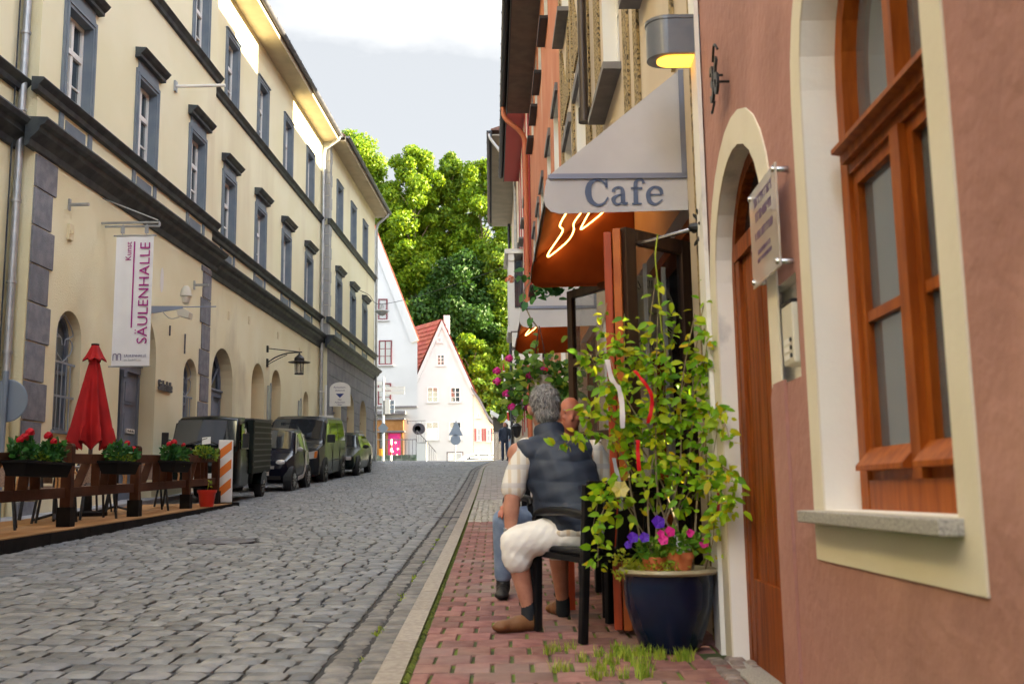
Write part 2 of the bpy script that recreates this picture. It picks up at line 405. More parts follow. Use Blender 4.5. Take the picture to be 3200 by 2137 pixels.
# right pavement: red pavers, then small setts, then grey slabs
def rwall(y): return pwall_x(y) if y < 5.3 else cwall_x(y)
def pz(x, y): return prof(y)
pav = obj('pavement', strip(lambda y: kerb_x(y) + .135, lambda y: rwall(y) + .3, -3, 52, lambda x, y: prof(y) - .011, 3, .8), m_mossjoint, kind='structure')
def paver(cx, cy, w, d, jit=.0025):
    hw, hd = w / 2, d / 2; h = rnd.uniform(-.002, .002); vs = []
    tx = rnd.uniform(-.012, .012)
    for sc, dz in ((0, -.03), (.0, -.004), (.006, 0)):
        for (u, v) in ((-hw + sc, -hd + sc), (hw - sc, -hd + sc), (hw - sc, hd - sc), (-hw + sc, hd - sc)):
            x, y = cx + u + rnd.uniform(-jit, jit), cy + v + rnd.uniform(-jit, jit); vs.append((x, y, prof(y) + h + dz + u * tx))
    fs = [(i, (i + 1) % 4, 4 + (i + 1) % 4, 4 + i) for i in range(4)] + [(4 + i, 4 + (i + 1) % 4, 8 + (i + 1) % 4, 8 + i) for i in range(4)] + [(8, 9, 10, 11)]
    return ((cx, cy, prof(cy)), vs, fs)
st = []; y = 3.5; row = 0; PW, PD = .182, .205
while y < 14.6:
    x = kerb_x(y) + .165 + (PW / 2 if row % 2 else 0) - (PW if row % 2 else 0)
    while x < rwall(y) + .28:
        a, b = max(x, kerb_x(y) + .165), min(x + PW, rwall(y) + .28)
        dark_patch = (y < 4.95 and a > .86)
        if b - a > .05 and not dark_patch: st.append(paver((a + b) / 2, y + PD / 2, b - a - .018, PD - .009))
        x += PW
    y += PD; row += 1
lay('red_paver', st, m_brick, pav, 300, 'red_paver_field', 30)
st = []; y = 3.5
while y < 4.95:                                    # dark setts by the house door
    x = .88
    while x < pwall_x(y) + .42:
        w = rnd.uniform(.07, .11); s_ = stone(x + w / 2, y + .05, w - .01, .088, pz, proud=.006, jit=.006); st.append(((x + w / 2, y + .05, prof(y)), *s_)); x += w
    y += .1
m_dark = mat('dark_sett', (.17, .13, .12), .7, (.26, .21, .20), 20, bump=(80, .3, .004), island=.3)
lay('dark_sett', st, m_dark, pav, 60, 'dark_sett_field')
st = []; y = 14.6
while y < 20.4:
    x = kerb_x(y) + .16
    while x < cwall_x(y):
        w = rnd.uniform(.08, .11); s_ = stone(x + w / 2, y + .05, w - .014, .082, pz, proud=.008, jit=.006); st.append(((x + w / 2, y + .05, prof(y)), *s_)); x += w
    y += .1
lay('small_sett', st, mat('pale_sett', (.34, .33, .30), .75, (.44, .42, .38), 20, island=.2), pav, 0, 'small_sett_field')
st = []; y = 20.4; row = 0
while y < 50.5:
    x = kerb_x(y) + .16 - (.15 if row % 2 else 0)
    while x < cwall_x(min(y, 50)) + .3:
        a = max(x, kerb_x(y) + .16)
        if x + .3 - a > .06: st.append(paver((a + x + .3) / 2, y + .2, x + .3 - a - .012, .388))
        x += .3
    y += .4; row += 1
lay('grey_slab', st, m_slab, pav, 120, 'grey_slab_field', 30)
# moss line along the back of the kerb
mb = MB(); ys = np.arange(3.6, 20, .05)
for a in ys:
    kx = kerb_x(a) + .151; w = .012 + .010 * rnd.random(); h = .004 + .010 * rnd.random(); z = prof(a)
    mb.add([(kx - w, a, z - .006), (kx, a - .01, z + h), (kx + w, a, z - .006), (kx - w, a + .05, z - .006), (kx, a + .06, z + h * .8), (kx + w, a + .05, z - .006)], [(0, 1, 4, 3), (1, 2, 5, 4)])
obj('kerb_moss', mb, m_moss, kind='stuff', label='strip of green moss between the kerb and the red pavers', cat='moss')
# left pavement along the theatre building
lp = strip(lambda y: LK, lambda y: lwall_x(y) - .1, 6, 52, lambda x, y: prof(y) + .10, 1); 
a = len(lp.v); 
for j in range(46):
    y0, y1 = 6 + j, 7 + j; lp.quad((LK, y0, prof(y0) + .10), (LK, y1, prof(y1) + .10), (LK, y1, prof(y1) - .1), (LK, y0, prof(y0) - .1))
obj('left_pavement', lp, mat('concrete_walk', (.30, .30, .33), .85, (.38, .37, .38), 3, bump=(40, .2, .004)), kind='structure')
# round manhole
mh = thing('manhole_cover', 'round dark iron manhole cover set in the cobbles by the terrace', 'manhole', (manhole[0], manhole[1], road_z(*manhole)))
mh.rotation_euler = (math.atan(.042), math.atan(.023), 0)
mb = MB(); mb.lathe([(.40, -.03), (.40, .012), (.36, .014), (.345, .006)], 40); obj('rim', mb, m_iron, mh)
mb = MB(); mb.lathe([(.34, -.02), (.34, .010), (.30, .012), (.29, .006), (.25, .006), (.24, .012), (.2, .012), (.19, .006), (.15, .006), (.14, .012), (.05, .012), (0.0, .012)], 36); obj('lid', mb, m_iron, mh)
# ------------------------------------------------------------------ wall with openings
def arch_pts(xa, xb, zs, rise, n=14):
    c, a = (xa + xb) / 2, (xb - xa) / 2
    return [(c + a * math.cos(math.pi * i / n), zs + rise * math.sin(math.pi * i / n)) for i in range(n + 1)]   # from xb to xa
def wall(mb, x0, x1, z0, z1, y, ops, sgn=1, mi=0, rmi=None, z0f=None):
    """outer skin in the local x/z plane at depth y. ops: dict(xa,xb,za,zb,rise,depth); sgn=+1: inside is +y"""
    rmi = mi if rmi is None else rmi
    X = sorted({x0, x1, *[o['xa'] for o in ops], *[o['xb'] for o in ops]}); X = [x for x in X if x0 - 1e-6 <= x <= x1 + 1e-6]
    Z = sorted({z0, z1, *[o['za'] for o in ops], *[o['zb'] for o in ops]}); Z = [z for z in Z if z0 - 1e-6 <= z <= z1 + 1e-6]
    for i in range(len(X) - 1):
        for j in range(len(Z) - 1):
            cx, cz = (X[i] + X[i + 1]) / 2, (Z[j] + Z[j + 1]) / 2
            if any(o['xa'] < cx < o['xb'] and o['za'] < cz < o['zb'] for o in ops): continue
            mb.quad((X[i], y, Z[j]), (X[i + 1], y, Z[j]), (X[i + 1], y, Z[j + 1]), (X[i], y, Z[j + 1]), mi)
    for o in ops:
        xa, xb, za, zb, rise, d = o['xa'], o['xb'], o['za'], o['zb'], o.get('rise', 0), o['depth']; yi = y + sgn * d
        q = o.get('rmi', rmi)
        if rise:
            zs = zb - rise; A = arch_pts(xa, xb, zs, rise)
            for k in range(len(A) - 1):
                (u0, w0), (u1, w1) = A[k], A[k + 1]
                mb.quad((u0, y, w0), (u1, y, w1), (u1, y, zb), (u0, y, zb), mi)
                mb.quad((u0, y, w0), (u1, y, w1), (u1, yi, w1), (u0, yi, w0), q)
        else:
            zs = zb; mb.quad((xa, y, zb), (xb, y, zb), (xb, yi, zb), (xa, yi, zb), q)
        mb.quad((xa, y, za), (xa, y, zs), (xa, yi, zs), (xa, yi, za), q)
        mb.quad((xb, y, za), (xb, y, zs), (xb, yi, zs), (xb, yi, za), q)
        mb.quad((xa, y, za), (xb, y, za), (xb, yi, za), (xa, yi, za), q)
        if o.get('back') is not None:
            A = arch_pts(xa, xb, zs, rise) if rise else [(xb, zb), (xa, zb)]
            mb.add([(xb, yi, za)] + [(u, yi, w) for u, w in A] + [(xa, yi, za)], [tuple(range(len(A) + 2))], o['back'])
    return mb
def ring(mb, xa, xb, za, zs, rise, w, y0, y1, mi=0, n=14, bottom=False):
    """flat band of width w around an arched (or square) opening, between depths y0 and y1"""
    if rise: inner = [(xb, za)] + arch_pts(xa, xb, zs, rise, n) + [(xa, za)]; outer = [(xb + w, za)] + arch_pts(xa - w, xb + w, zs, rise + w, n) + [(xa - w, za)]
    else: inner = [(xb, za), (xb, zs), (xa, zs), (xa, za)]; outer = [(xb + w, za), (xb + w, zs + w), (xa - w, zs + w), (xa - w, za)]
    k = len(inner); vs = [(u, y0, v) for u, v in inner] + [(u, y0, v) for u, v in outer] + [(u, y1, v) for u, v in inner] + [(u, y1, v) for u, v in outer]
    fs = []
    for i in range(k - 1):
        fs += [(i, i + 1, k + i + 1, k + i), (2 * k + i, 2 * k + i + 1, 3 * k + i + 1, 3 * k + i), (i, i + 1, 2 * k + i + 1, 2 * k + i), (k + i, k + i + 1, 3 * k + i + 1, 3 * k + i)]
    fs += [(0, k, 3 * k, 2 * k), (k - 1, 2 * k - 1, 4 * k - 1, 3 * k - 1)]
    return mb.add(vs, fs, mi)
def moulding(mb, x0, x1, y, prof_pts, mi=0, ends=True):
    """cornice: profile of (out, z) points swept along local x; out is towards -y"""
    return mb.prism([(y - o, z) for o, z in prof_pts], x0, x1, mi, axis='x')

# ------------------------------------------------------------------ theatre building on the left
m_yel = mat('yellow_plaster', (.77, .71, .48), .85, (.81, .755, .545), .5, bump=(120, .12, .004), streak=((.68, .60, .41), .6, .54, .74, (1, 1, .22)))
m_yel_rough = mat('rough_yellow_plaster', (.79, .71, .465), .92, (.83, .765, .54), .8, bump=(45, .55, .015), streak=((.58, .51, .34), .6, .57, .72, (1, 1, .5)))
m_trim = mat('blue_grey_trim', (.155, .19, .235), .7, (.19, .225, .26), 3, bump=(60, .1, .003))
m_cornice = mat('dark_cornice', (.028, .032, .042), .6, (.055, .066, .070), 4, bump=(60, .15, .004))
m_quoin = mat('grey_quoin', (.175, .178, .21), .9, (.24, .24, .265), 6, bump=(50, .7, .02), island=.10)
m_rust = mat('grey_rustication', (.16, .158, .185), .88, (.215, .205, .222), 2, bump=(50, .3, .008), streak=((.18, .17, .19), .8, .5, .75, (1, 1, .4)))
m_wframe = mat('white_window_paint', (.78, .76, .73), .5)
m_glassL = glass_mat('window_glass_dark', (.03, .045, .06), 1.0)
m_zinc = mat('zinc_pipe', (.36, .38, .41), .42, (.46, .47, .48), 6, metal=.55)
m_soffit = mat('eaves_boards', (.42, .36, .26), .8, (.48, .41, .29), 2)
m_rooftile = mat('roof_tile', (.16, .09, .07), .8, (.22, .12, .09), 6, bump=(30, .5, .02))
m_doorblue = mat('grey_blue_door', (.16, .19, .26), .55, (.20, .23, .30), 4, bump=(40, .1, .003))
m_cream = mat('cream_reveal', (.74, .64, .42), .85, (.70, .59, .38), 1)

LB = thing('theatre_building', 'long pale yellow building with grey window surrounds and dark cornices, left side', 'building', (-8.30, 0, 0), math.atan2(1, .028))
ZS, ZC, ZU, ZE = 7.65, 6.93, 11.46, 14.55          # sill course, main cornice, upper course, eaves
def low(y): return prof(y) - .3
secs = [('O', -24.0, 15.75, 0.0), ('A', 15.75, 24.55, -.27), ('B', 24.55, 38.2, 0.0), ('C', 38.2, 49.0, -.27)]
W1 = {'O': [13.9, 10.9], 'A': [17.1, 20.2, 23.3], 'B': [26.65, 29.75, 32.85, 36.1], 'C': [40.2, 43.25, 46.2]}
GF = {'O': [], 'A': [dict(xa=16.8, xb=17.72, za=2.1, zb=4.15, rise=.46, depth=.35), dict(xa=19.38, xb=21.2, za=low(20), zb=4.75, rise=.9, depth=.45), dict(xa=22.87, xb=23.75, za=2.1, zb=4.12, rise=.44, depth=.35)],
      'B': [dict(xa=25.65, xb=27.42, za=low(26), zb=4.82, rise=.88, depth=.45), dict(xa=29.2, xb=30.55, za=low(29), zb=4.85, rise=.68, depth=.4, back=2),
            dict(xa=31.35, xb=32.5, za=low(32), zb=4.9, rise=.58, depth=.4, back=2), dict(xa=35.6, xb=36.4, za=low(36), zb=4.62, rise=.4, depth=.3, back=2)],
      'C': [dict(xa=39.2, xb=40.95, za=low(40), zb=5.28, rise=.85, depth=.45), dict(xa=42.2, xb=43.8, za=low(43), zb=5.2, rise=.78, depth=.45), dict(xa=45.2, xb=46.85, za=low(46), zb=5.2, rise=.8, depth=.45)]}
HW = .455                                          # half width of an upper window opening
win_mesh = {}
def upper_window(parent, cx, zsill, ztop, yo, hood):
    key = (round(ztop - zsill, 3), hood)
    root = obj('window', upper_window_mesh(key, 'surround'), m_trim, parent); root.location = (cx, yo, zsill)
    for nm, m in (('frame', m_wframe), ('pane', m_glassL)) + ((('hood', m_cornice),) if hood else ()):
        obj(nm, upper_window_mesh(key, nm), m, root)
    return root
def upper_window_mesh(key, nm):
    if (key, nm) in win_mesh: return win_mesh[(key, nm)]
    h, hood = key; mb = MB(); d = .24
    if nm == 'surround':
        ring(mb, -HW, HW, 0, h, 0, .165, -.035, .02); ring(mb, -HW - .06, HW + .06, 0, h + .06, 0, .045, -.055, -.03)
        mb.quad((-HW + .001, 0, 0), (-HW + .001, 0, h), (-HW + .001, d, h), (-HW + .001, d, 0)); mb.quad((HW - .001, 0, 0), (HW - .001, 0, h), (HW - .001, d, h), (HW - .001, d, 0))
        mb.quad((-HW, 0, h - .001), (HW, 0, h - .001), (HW, d, h - .001), (-HW, d, h - .001))
        if hood:                                   # frieze with scooped ends under the hood
            mb.prism([(-HW - .1, h + .165), (HW + .1, h + .165), (HW + .06, h + .26), (HW + .075, h + .36), (-HW - .075, h + .36), (-HW - .06, h + .26)], -.03, .02)
        else:
            mb.box(-HW - .2, HW + .2, -.07, .02, h + .165, h + .195)
    elif nm == 'frame':
        f = .075; y0, y1 = d - .10, d - .04
        mb.box(-HW, -HW + f, y0, y1, 0, h); mb.box(HW - f, HW, y0, y1, 0, h); mb.box(-HW + f, HW - f, y0, y1, h - f, h); mb.box(-HW + f, HW - f, y0, y1, 0, f)
        mb.box(-HW + f, HW - f, y0 - .02, y1, h * .60, h * .60 + .10); mb.box(-.045, .045, y0 - .012, y1, f, h - f)
        mb.box(-HW + f, -.045, y0 + .01, y1, h * .29, h * .29 + .03); mb.box(.045, HW - f, y0 + .01, y1, h * .29, h * .29 + .03)
    elif nm == 'pane':
        mb.box(-HW + .06, HW - .06, d - .065, d - .05, .06, h - .06)
    elif nm == 'hood':
        moulding(mb, -HW - .24, HW + .24, 0, [(-.02, h + .355), (.12, h + .37), (.12, h + .43), (.17, h + .47), (.22, h + .53), (.23, h + .55), (-.02, h + .575)])
    win_mesh[(key, nm)] = mb.mesh(nm, [dict(surround=m_trim, frame=m_wframe, pane=m_glassL, hood=m_cornice)[nm]]); return win_mesh[(key, nm)]

for (nm, xa, xb, yo) in secs:
    w1 = W1[nm]; ops = GF[nm] + [dict(xa=c - HW, xb=c + HW, za=ZS, zb=9.38, depth=.24) for c in w1] + [dict(xa=c - HW, xb=c + HW, za=ZU, zb=13.30, depth=.24) for c in w1]
    mb = MB(); lo_ops = GF[nm]; up_ops = ops[len(lo_ops):]
    wall(mb, xa, xb, -1.0, ZC - .3, yo, lo_ops, mi=1 if nm != 'C' else 3, rmi=2)
    wall(mb, xa, xb, ZC - .3, ZE + .25, yo, up_ops, mi=0, rmi=0)
    if yo < 0:                                     # returns of the projecting bays
        for x in (xa, xb): mb.quad((x, yo, 0), (x, .05, 0), (x, .05, ZE + .25), (x, yo, ZE + .25), 1 if nm == 'A' else 0)
    obj('wall', mb, [m_yel, m_yel_rough, m_cream, m_rust], LB)
    e0, e1 = (.05 if yo == 0 else -.0), (.05 if yo == 0 else 0)
    ext = .0 if yo == 0 else 1
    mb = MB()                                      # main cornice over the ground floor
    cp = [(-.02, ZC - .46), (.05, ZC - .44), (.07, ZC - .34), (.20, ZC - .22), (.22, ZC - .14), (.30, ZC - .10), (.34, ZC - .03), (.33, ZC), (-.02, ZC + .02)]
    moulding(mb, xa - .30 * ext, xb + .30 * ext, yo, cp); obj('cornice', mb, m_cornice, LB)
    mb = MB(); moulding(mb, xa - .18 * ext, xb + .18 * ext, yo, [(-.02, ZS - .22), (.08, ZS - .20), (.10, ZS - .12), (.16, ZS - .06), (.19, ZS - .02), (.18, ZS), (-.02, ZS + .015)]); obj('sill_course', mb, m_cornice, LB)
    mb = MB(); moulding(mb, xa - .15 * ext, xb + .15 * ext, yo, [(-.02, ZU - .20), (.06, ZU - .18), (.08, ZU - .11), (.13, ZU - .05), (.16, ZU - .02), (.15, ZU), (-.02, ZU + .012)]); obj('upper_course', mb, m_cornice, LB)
    for c in w1:
        upper_window(LB, c, ZS, 9.38, yo, True); upper_window(LB, c, ZU, 13.30, yo, False)
        # apron panel under the first-floor window
        z0, z1 = ZC + .03, ZS - .23
        mb = MB(); mb.box(c - .62, c - .48, yo - .03, yo + .01, z0, z1); mb.box(c + .48, c + .62, yo - .03, yo + .01, z0, z1); mb.box(c - .48, c + .48, yo - .03, yo + .01, z0, z0 + .05); mb.box(c - .38, c + .38, yo - .012, yo + .01, z0 + .12, z1 - .06)
        obj('apron_panel', mb, m_trim, LB)
# quoin stones
def quoins(x, dirn, yo, z0, z1, wl, ws, h, m, th=.035, cut=None):
    k = 0; z = z0
    while z < z1 - .1:
        w = wl if k % 2 else ws; mb = MB(); hh = min(h, z1 - z)
        a, b = (x, x + w) if dirn > 0 else (x - w, x)
        mb.box(a, b, yo - th, yo + .005, z + .012, z + hh - .012); 
        obj('quoin', mb, m, LB, bevel=.01); z += hh; k += 1
quoins(15.78, 1, -.27, low(16), ZC - .47, .72, .60, .62, m_quoin)
quoins(24.54, -1, -.27, low(24), ZC - .47, .70, .58, .62, m_quoin, th=.03)
mq2 = mat('smooth_quoin', (.33, .335, .335), .8, (.37, .37, .365), 3, island=.05)
def corner_quoins(x, z0, z1, h):
    z = z0; k = 0
    while z < z1 - .05:
        hh = min(h, z1 - z); w = .46 if k % 2 else .36; mb = MB()
        mb.box(x - .03, x + w, -.30, -.265, z + .01, z + hh - .01); mb.box(x - .03, x - .0, -.265, .0, z + .01, z + hh - .01)
        obj('quoin', mb, mq2, LB); z += hh; k += 1
corner_quoins(38.2, ZS + .02, ZU - .2, .46); corner_quoins(38.2, ZU + .02, ZE, .46); corner_quoins(38.2, ZC + .02, ZS - .22, .5)
# rustication grooves on the grey ground floor
for z in np.arange(2.9, 6.3, .52):
    for (a, b) in ((38.6, 39.0), (41.1, 42.05), (43.95, 45.05), (47.0, 48.9)) if z < 5.3 else ((38.6, 48.9),):
        mb = MB(); mb.box(a, b, -.276, -.262, z, z + .03); obj('groove', mb, m_cornice, LB)
# eaves, gutter, roof
for (xa, xb, ov, dz, yo) in ((-24, 38.2, .62, 0, 0), (38.2, 49.35, .86, 0.02, 0)):
    mb = MB(); mb.box(xa, xb, -ov, .3, ZE + dz, ZE + dz + .05); mb.box(xa, xb, -ov - .03, -ov, ZE + dz - .02, ZE + dz + .2); obj('eaves', mb, m_soffit, LB)
    mb = MB()
    n = 9; vs = []; fs = []
    for i, x in enumerate((xa, xb)):
        for j in range(n):
            a = math.pi + math.pi * j / (n - 1); vs.append((x, -ov - .11 + .085 * math.cos(a), ZE + dz + .2 + .085 * math.sin(a)))
    mb.add(vs, [(j, j + 1, n + j + 1, n + j) for j in range(n - 1)] + [tuple(range(n)), tuple(range(2 * n - 1, n - 1, -1))])
    x = xa + .4
    while x < xb:
        mb.box(x, x + .03, -ov - .205, -ov - .01, ZE + dz + .18, ZE + dz + .215); x += .75
    obj('gutter', mb, mat('dark_zinc', (.10, .105, .13), .5, (.15, .15, .17), 5, metal=.4), LB, smooth=40)
    mb = MB(); mb.prism([(-ov - .02, ZE + dz + .22), (-ov, ZE + dz + .28), (4.5, ZE + 3.6), (9.5, ZE + .3), (9.5, ZE + .22)], xa, xb - .1, axis='x'); obj('roof', mb, m_rooftile, LB)
mb = MB(); mb.quad((49.0, -.27, 0), (49.0, 9.5, 0), (49.0, 9.5, ZE + .3), (49.0, -.27, ZE + .3)); mb.add([(49.0, -.27, ZE + .2), (49.0, 9.5, ZE + .2), (49.0, 4.5, ZE + 3.5)], [(0, 1, 2)])
mb.quad((-24.0, 0, 0), (-24.0, 9.5, 0), (-24.0, 9.5, ZE + .3), (-24.0, 0, ZE + .3)); mb.quad((-24, 9.5, 0), (49, 9.5, 0), (49, 9.5, ZE), (-24, 9.5, ZE)); obj('end_wall', mb, m_yel, LB)
# downpipes
def pipe(path, r, name='downpipe', m=m_zinc, cl=()):
    mb = MB(); mb.tube(path, r, 10)
    for z in cl: mb.tube([(path[-1][0], path[-1][1], z), (path[-1][0], path[-1][1], z + .045)], r * 1.25, 10)
    return obj(name, mb, m, LB, smooth=40)
pipe([(15.62, -.09, 14.6), (15.62, -.09, 2.6)], .062, cl=(12.8, 11.2, 9.8, 8.4, 7.1, 5.6, 4.3, 3.2))
pipe([(15.62, -.09, 2.62), (15.62, -.09, .4)], .085, m=mat('yellow_pipe', (.62, .52, .27), .6))
mb = MB(); mb.tube([(15.46, -.05, 14), (15.46, -.05, .5)], .016, 6); obj('cable', mb, m_cornice, LB)
pipe([(37.95, -.72, ZE + .16), (37.95, -.68, ZE + .02), (37.98, -.15, ZE - .35), (37.98, -.10, ZE - .6), (37.98, -.10, 1.6)], .062, cl=(12, 10, 8.5, 6.1, 4.5, 3.2))
pipe([(49.0, -.95, ZE + .15), (49.0, -.90, ZE + .02), (48.92, -.45, ZE - .4), (48.92, -.37, ZE - .6), (48.92, -.37, 2.3)], .062, cl=(12, 10, 8, 6.1, 4.5))
# arched ground-floor windows with bars
def arch_window(xa, xb, za, zb, rise, yo, tracery=True):
    d = .22; zs = zb - rise; root = MB()
    ring(root, xa + .07, xb - .07, za, zs, rise - .07, .07, yo + d, yo + d + .08); root.box(xa, xb, yo + d, yo + d + .08, za, za + .08)
    root.box((xa + xb) / 2 - .03, (xa + xb) / 2 + .03, yo + d, yo + d + .08, za + .08, zb - .05); root.box(xa + .07, xb - .07, yo + d, yo + d + .08, za + (zs - za) * .62, za + (zs - za) * .62 + .06)
    r = obj('arched_window', root, m_doorblue, LB)
    mb = MB(); A = arch_pts(xa + .03, xb - .03, zs, rise - .03); mb.add([(xb - .03, yo + d + .05, za)] + [(u, yo + d + .05, w) for u, w in A] + [(xa + .03, yo + d + .05, za)], [tuple(range(len(A) + 2))]); obj('pane', mb, glass_mat('glass_bluegrey', (.10, .13, .17), 1.0, .12), r)
    mb = MB(); n = 6; yb = yo + d - .12
    for i in range(1, n): mb.tube([(xa + (xb - xa) * i / n, yb, za), (xa + (xb - xa) * i / n, yb, za + (zs - za) * .72)], .011, 5)
    for zz in (za + (zs - za) * .36, za + (zs - za) * .72): mb.box(xa, xb, yb - .012, yb + .012, zz, zz + .035)
    if tracery:
        cx = (xa + xb) / 2; h0 = za + (zs - za) * .74; H = zb - h0 - .06; w = (xb - xa) / 2 - .06
        for sg in (-1, 1):
            mb.tube(bez([(cx, yb, h0), (cx + sg * w * .7, yb, h0 + H * .22), (cx + sg * w * .8, yb, h0 + H * .45), (cx + sg * w * .25, yb, h0 + H * .5), (cx + sg * w * .1, yb, h0 + H * .35)], 5), .010, 5)
            mb.tube(bez([(cx + sg * w * .25, yb, h0 + H * .5), (cx + sg * w * .85, yb, h0 + H * .62), (cx + sg * w * .6, yb, h0 + H * .8), (cx, yb, h0 + H)], 5), .010, 5)
    obj('grille', mb, mat('grille_paint', (.30, .34, .40), .6), r)
    mb = MB(); mb.box(xa - .04, xb + .04, yo - .05, yo + .2, za - .05, za); obj('sill', mb, m_trim, r)
arch_window(16.8, 17.72, 2.1, 4.15, .46, -.27); arch_window(22.87, 23.75, 2.1, 4.12, .44, -.27)
def arch_door(xa, xb, za, zb, rise, yo, note=False, leafm=None):
    leafm = leafm or m_doorblue
    d = .32; zs = zb - rise; zt = zs - .35; mb = MB(); ring(mb, xa + .09, xb - .09, za, zs, rise - .09, .09, yo + d, yo + d + .1); mb.box(xa + .09, xb - .09, yo + d - .05, yo + d + .1, zt, zt + .14); mb.box(xa + .09, xb - .09, yo + d - .09, yo + d, zt + .14, zt + .19)
    r = obj('door', mb, leafm, LB); cx = (xa + xb) / 2
    mb = MB(); A = arch_pts(xa + .05, xb - .05, zs, rise - .05); mb.add([(xb - .05, yo + d + .06, zt + .1)] + [(u, yo + d + .06, w) for u, w in A] + [(xa + .05, yo + d + .06, zt + .1)], [tuple(range(len(A) + 2))]); obj('pane', mb, m_glassL, r)
    mb = MB()
    for i in range(1, 5):
        a = math.pi * i / 5; mb.bar((cx, yo + d + .03, zt + .17), (cx + math.cos(a) * (xb - xa) * .47, yo + d + .03, zt + .17 + math.sin(a) * (zb - zt - .2)), .035)
    obj('glazing_bar', mb, m_wframe if note is None else leafm, r)
    for sg in (-1, 1):
        a, b = (xa + .09, cx - .02) if sg < 0 else (cx + .02, xb - .09)
        mb = MB(); mb.box(a, b, yo + d + .03, yo + d + .08, za, zt)
        for (p, q) in ((.28, .40), (.44, .74), (.78, .95)):
            z0, z1 = za + (zt - za) * p, za + (zt - za) * q; mb.box(a + .1, b - .1, yo + d + .012, yo + d + .03, z0, z1); mb.box(a + .16, b - .16, yo + d, yo + d + .012, z0 + .06, z1 - .06)
        lf = obj('door_leaf', mb, leafm, r)
        if sg > 0: mb = MB(); mb.box(a + .05, a + .075, yo + d - .02, yo + d + .03, za + 1.25, za + 1.45); mb.box(a + .05, a + .2, yo + d - .045, yo + d - .02, za + 1.36, za + 1.39); obj('handle', mb, m_iron, lf)
    mb = MB(); mb.tube([(cx, yo + d, za), (cx, yo + d, zt)], .05, 8); mb.box(cx - .075, cx + .075, yo + d - .07, yo + d, zt - .14, zt); obj('mullion', mb, leafm, r)
    return r
dA = arch_door(19.38, 21.2, low(20), 4.75, .9, -.27)
mb = MB(); mb.box(20.55, 20.95, -.27 + .29, -.27 + .318, 2.27, 2.36); o = obj('door_notice', mb, m_wframe, dA)
mb = MB(); x = 20.59
for w in (.05, .03, .02, .045, .03, .05, .03): mb.box(x, x + w * .75, .0165, .0195, 2.295, 2.325 + .012 * (w > .04)); x += w * 1.05 + .008
obj('print', mb, m_cornice, dA)
arch_door(25.65, 27.42, low(26), 4.82, .88, 0)
m_brownwood = mat('brown_door', (.20, .09, .03), .5, (.28, .14, .05), 8, stretch=(1, 1, .2))
for (a, b, t, r_) in ((39.2, 40.95, 5.28, .85), (42.2, 43.8, 5.2, .78), (45.2, 46.85, 5.2, .8)): arch_door(a, b, low(a), t, r_, -.27, leafm=m_brownwood if a > 42 else m_doorblue)
# wall lettering, plates and patches
me = text_mesh('Säulenhalle', .30, .02, bold=.004); place_mesh('wall_lettering', me, m_iron, LB, Matrix.Translation((21.32, -.30, 3.22)) @ Matrix.Rotation(R(90), 4, 'X') @ Matrix.Diagonal((.58, 1, 1, 1)))
for (x, z) in ((26.9, 5.75), (28.8, 5.95), (32.0, 6.0), (34.9, 5.9)):
    mb = MB(); mb.box(x - .07, x + .07, -.02, .005, z - .11, z + .11); mb.box(x - .02, x + .02, -.03, -.02, z - .03, z + .03); obj('wall_plate', mb, m_cream, LB)
mb = MB(); mb.box(16.98, 17.14, -.32, -.26, 5.35, 5.62); mb.box(17.03, 17.06, -.36, -.32, 5.45, 5.52); obj('wall_plate', mb, m_cream, LB)
for (x, z) in ((17.0, 5.95), (23.35, 5.85)):
    mb = MB(); mb.box(x - .03, x + .03, -.30, -.27, z - .1, z + .1); mb.tube([(x, -.3, z), (x, -.62, z)], .03, 6); obj('cable_hook', mb, m_zinc, LB)
for (x, z, h) in ((21.9, 4.55, .22), (22.85, 4.4, .45), (24.0, 5.6, 1.5)):
    mb = MB(); mb.box(x - .012, x + .012, -.30, -.268, z - h / 2, z + h / 2); obj('conduit', mb, m_iron, LB)
mb = MB(); mb.lathe([(.0, 0), (.17, .0005), (.18, .003)], 20); pm = mb.mesh('patch', [m_wframe])
o = bpy.data.objects.new('plaster_patch', pm); COL.objects.link(o); o.parent = LB; o.location = (21.35, -.276, 5.55); o.rotation_euler = (R(90), 0, 0); o.scale = (.55, 1.5, 1)
for (x, z) in ((31.0, 3.4), (34.95, 3.3)):
    mb = MB(); mb.box(x - .12, x + .12, -.05, .01, z - .9, z + .9); mb.tube([(x + .14, -.04, z + 1), (x + .14, -.04, z - 1.9)], .03, 6); obj('fuse_box', mb, m_zinc, LB)
# ------------------------------------------------------------------ right side: pink house
m_pink = mat('pink_plaster', (.375, .186, .162), .88, (.435, .228, .196), 1.6, bump=(18, .55, .014), streak=((.33, .165, .142), 1.6, .50, .66, (1, 1, .7)))
m_white = mat('white_limewash', (.76, .74, .72), .85, (.80, .77, .73), 3, bump=(30, .25, .006))
m_whiteworn = mat('worn_limewash', (.75, .73, .72), .85, (.79, .76, .73), 3, bump=(30, .3, .006), streak=((.42, .42, .45), 2.2, .60, .68, (1, 1, 1)))
m_band = mat('cream_band', (.66, .60, .49), .85, (.70, .645, .55), 2, bump=(30, .2, .006))
m_wood = mat('varnished_wood', (.23, .052, .008), .45, (.35, .092, .014), 5, stretch=(6, 6, .7), bump=(40, .12, .003), coat=.0, spec=.14)
m_doorwood = mat('old_oak_door', (.26, .066, .013), .5, (.13, .027, .006), 4, stretch=(7, 7, .5), bump=(30, .3, .005), coat=.0, spec=.1, vlo=.42, vhi=.66)
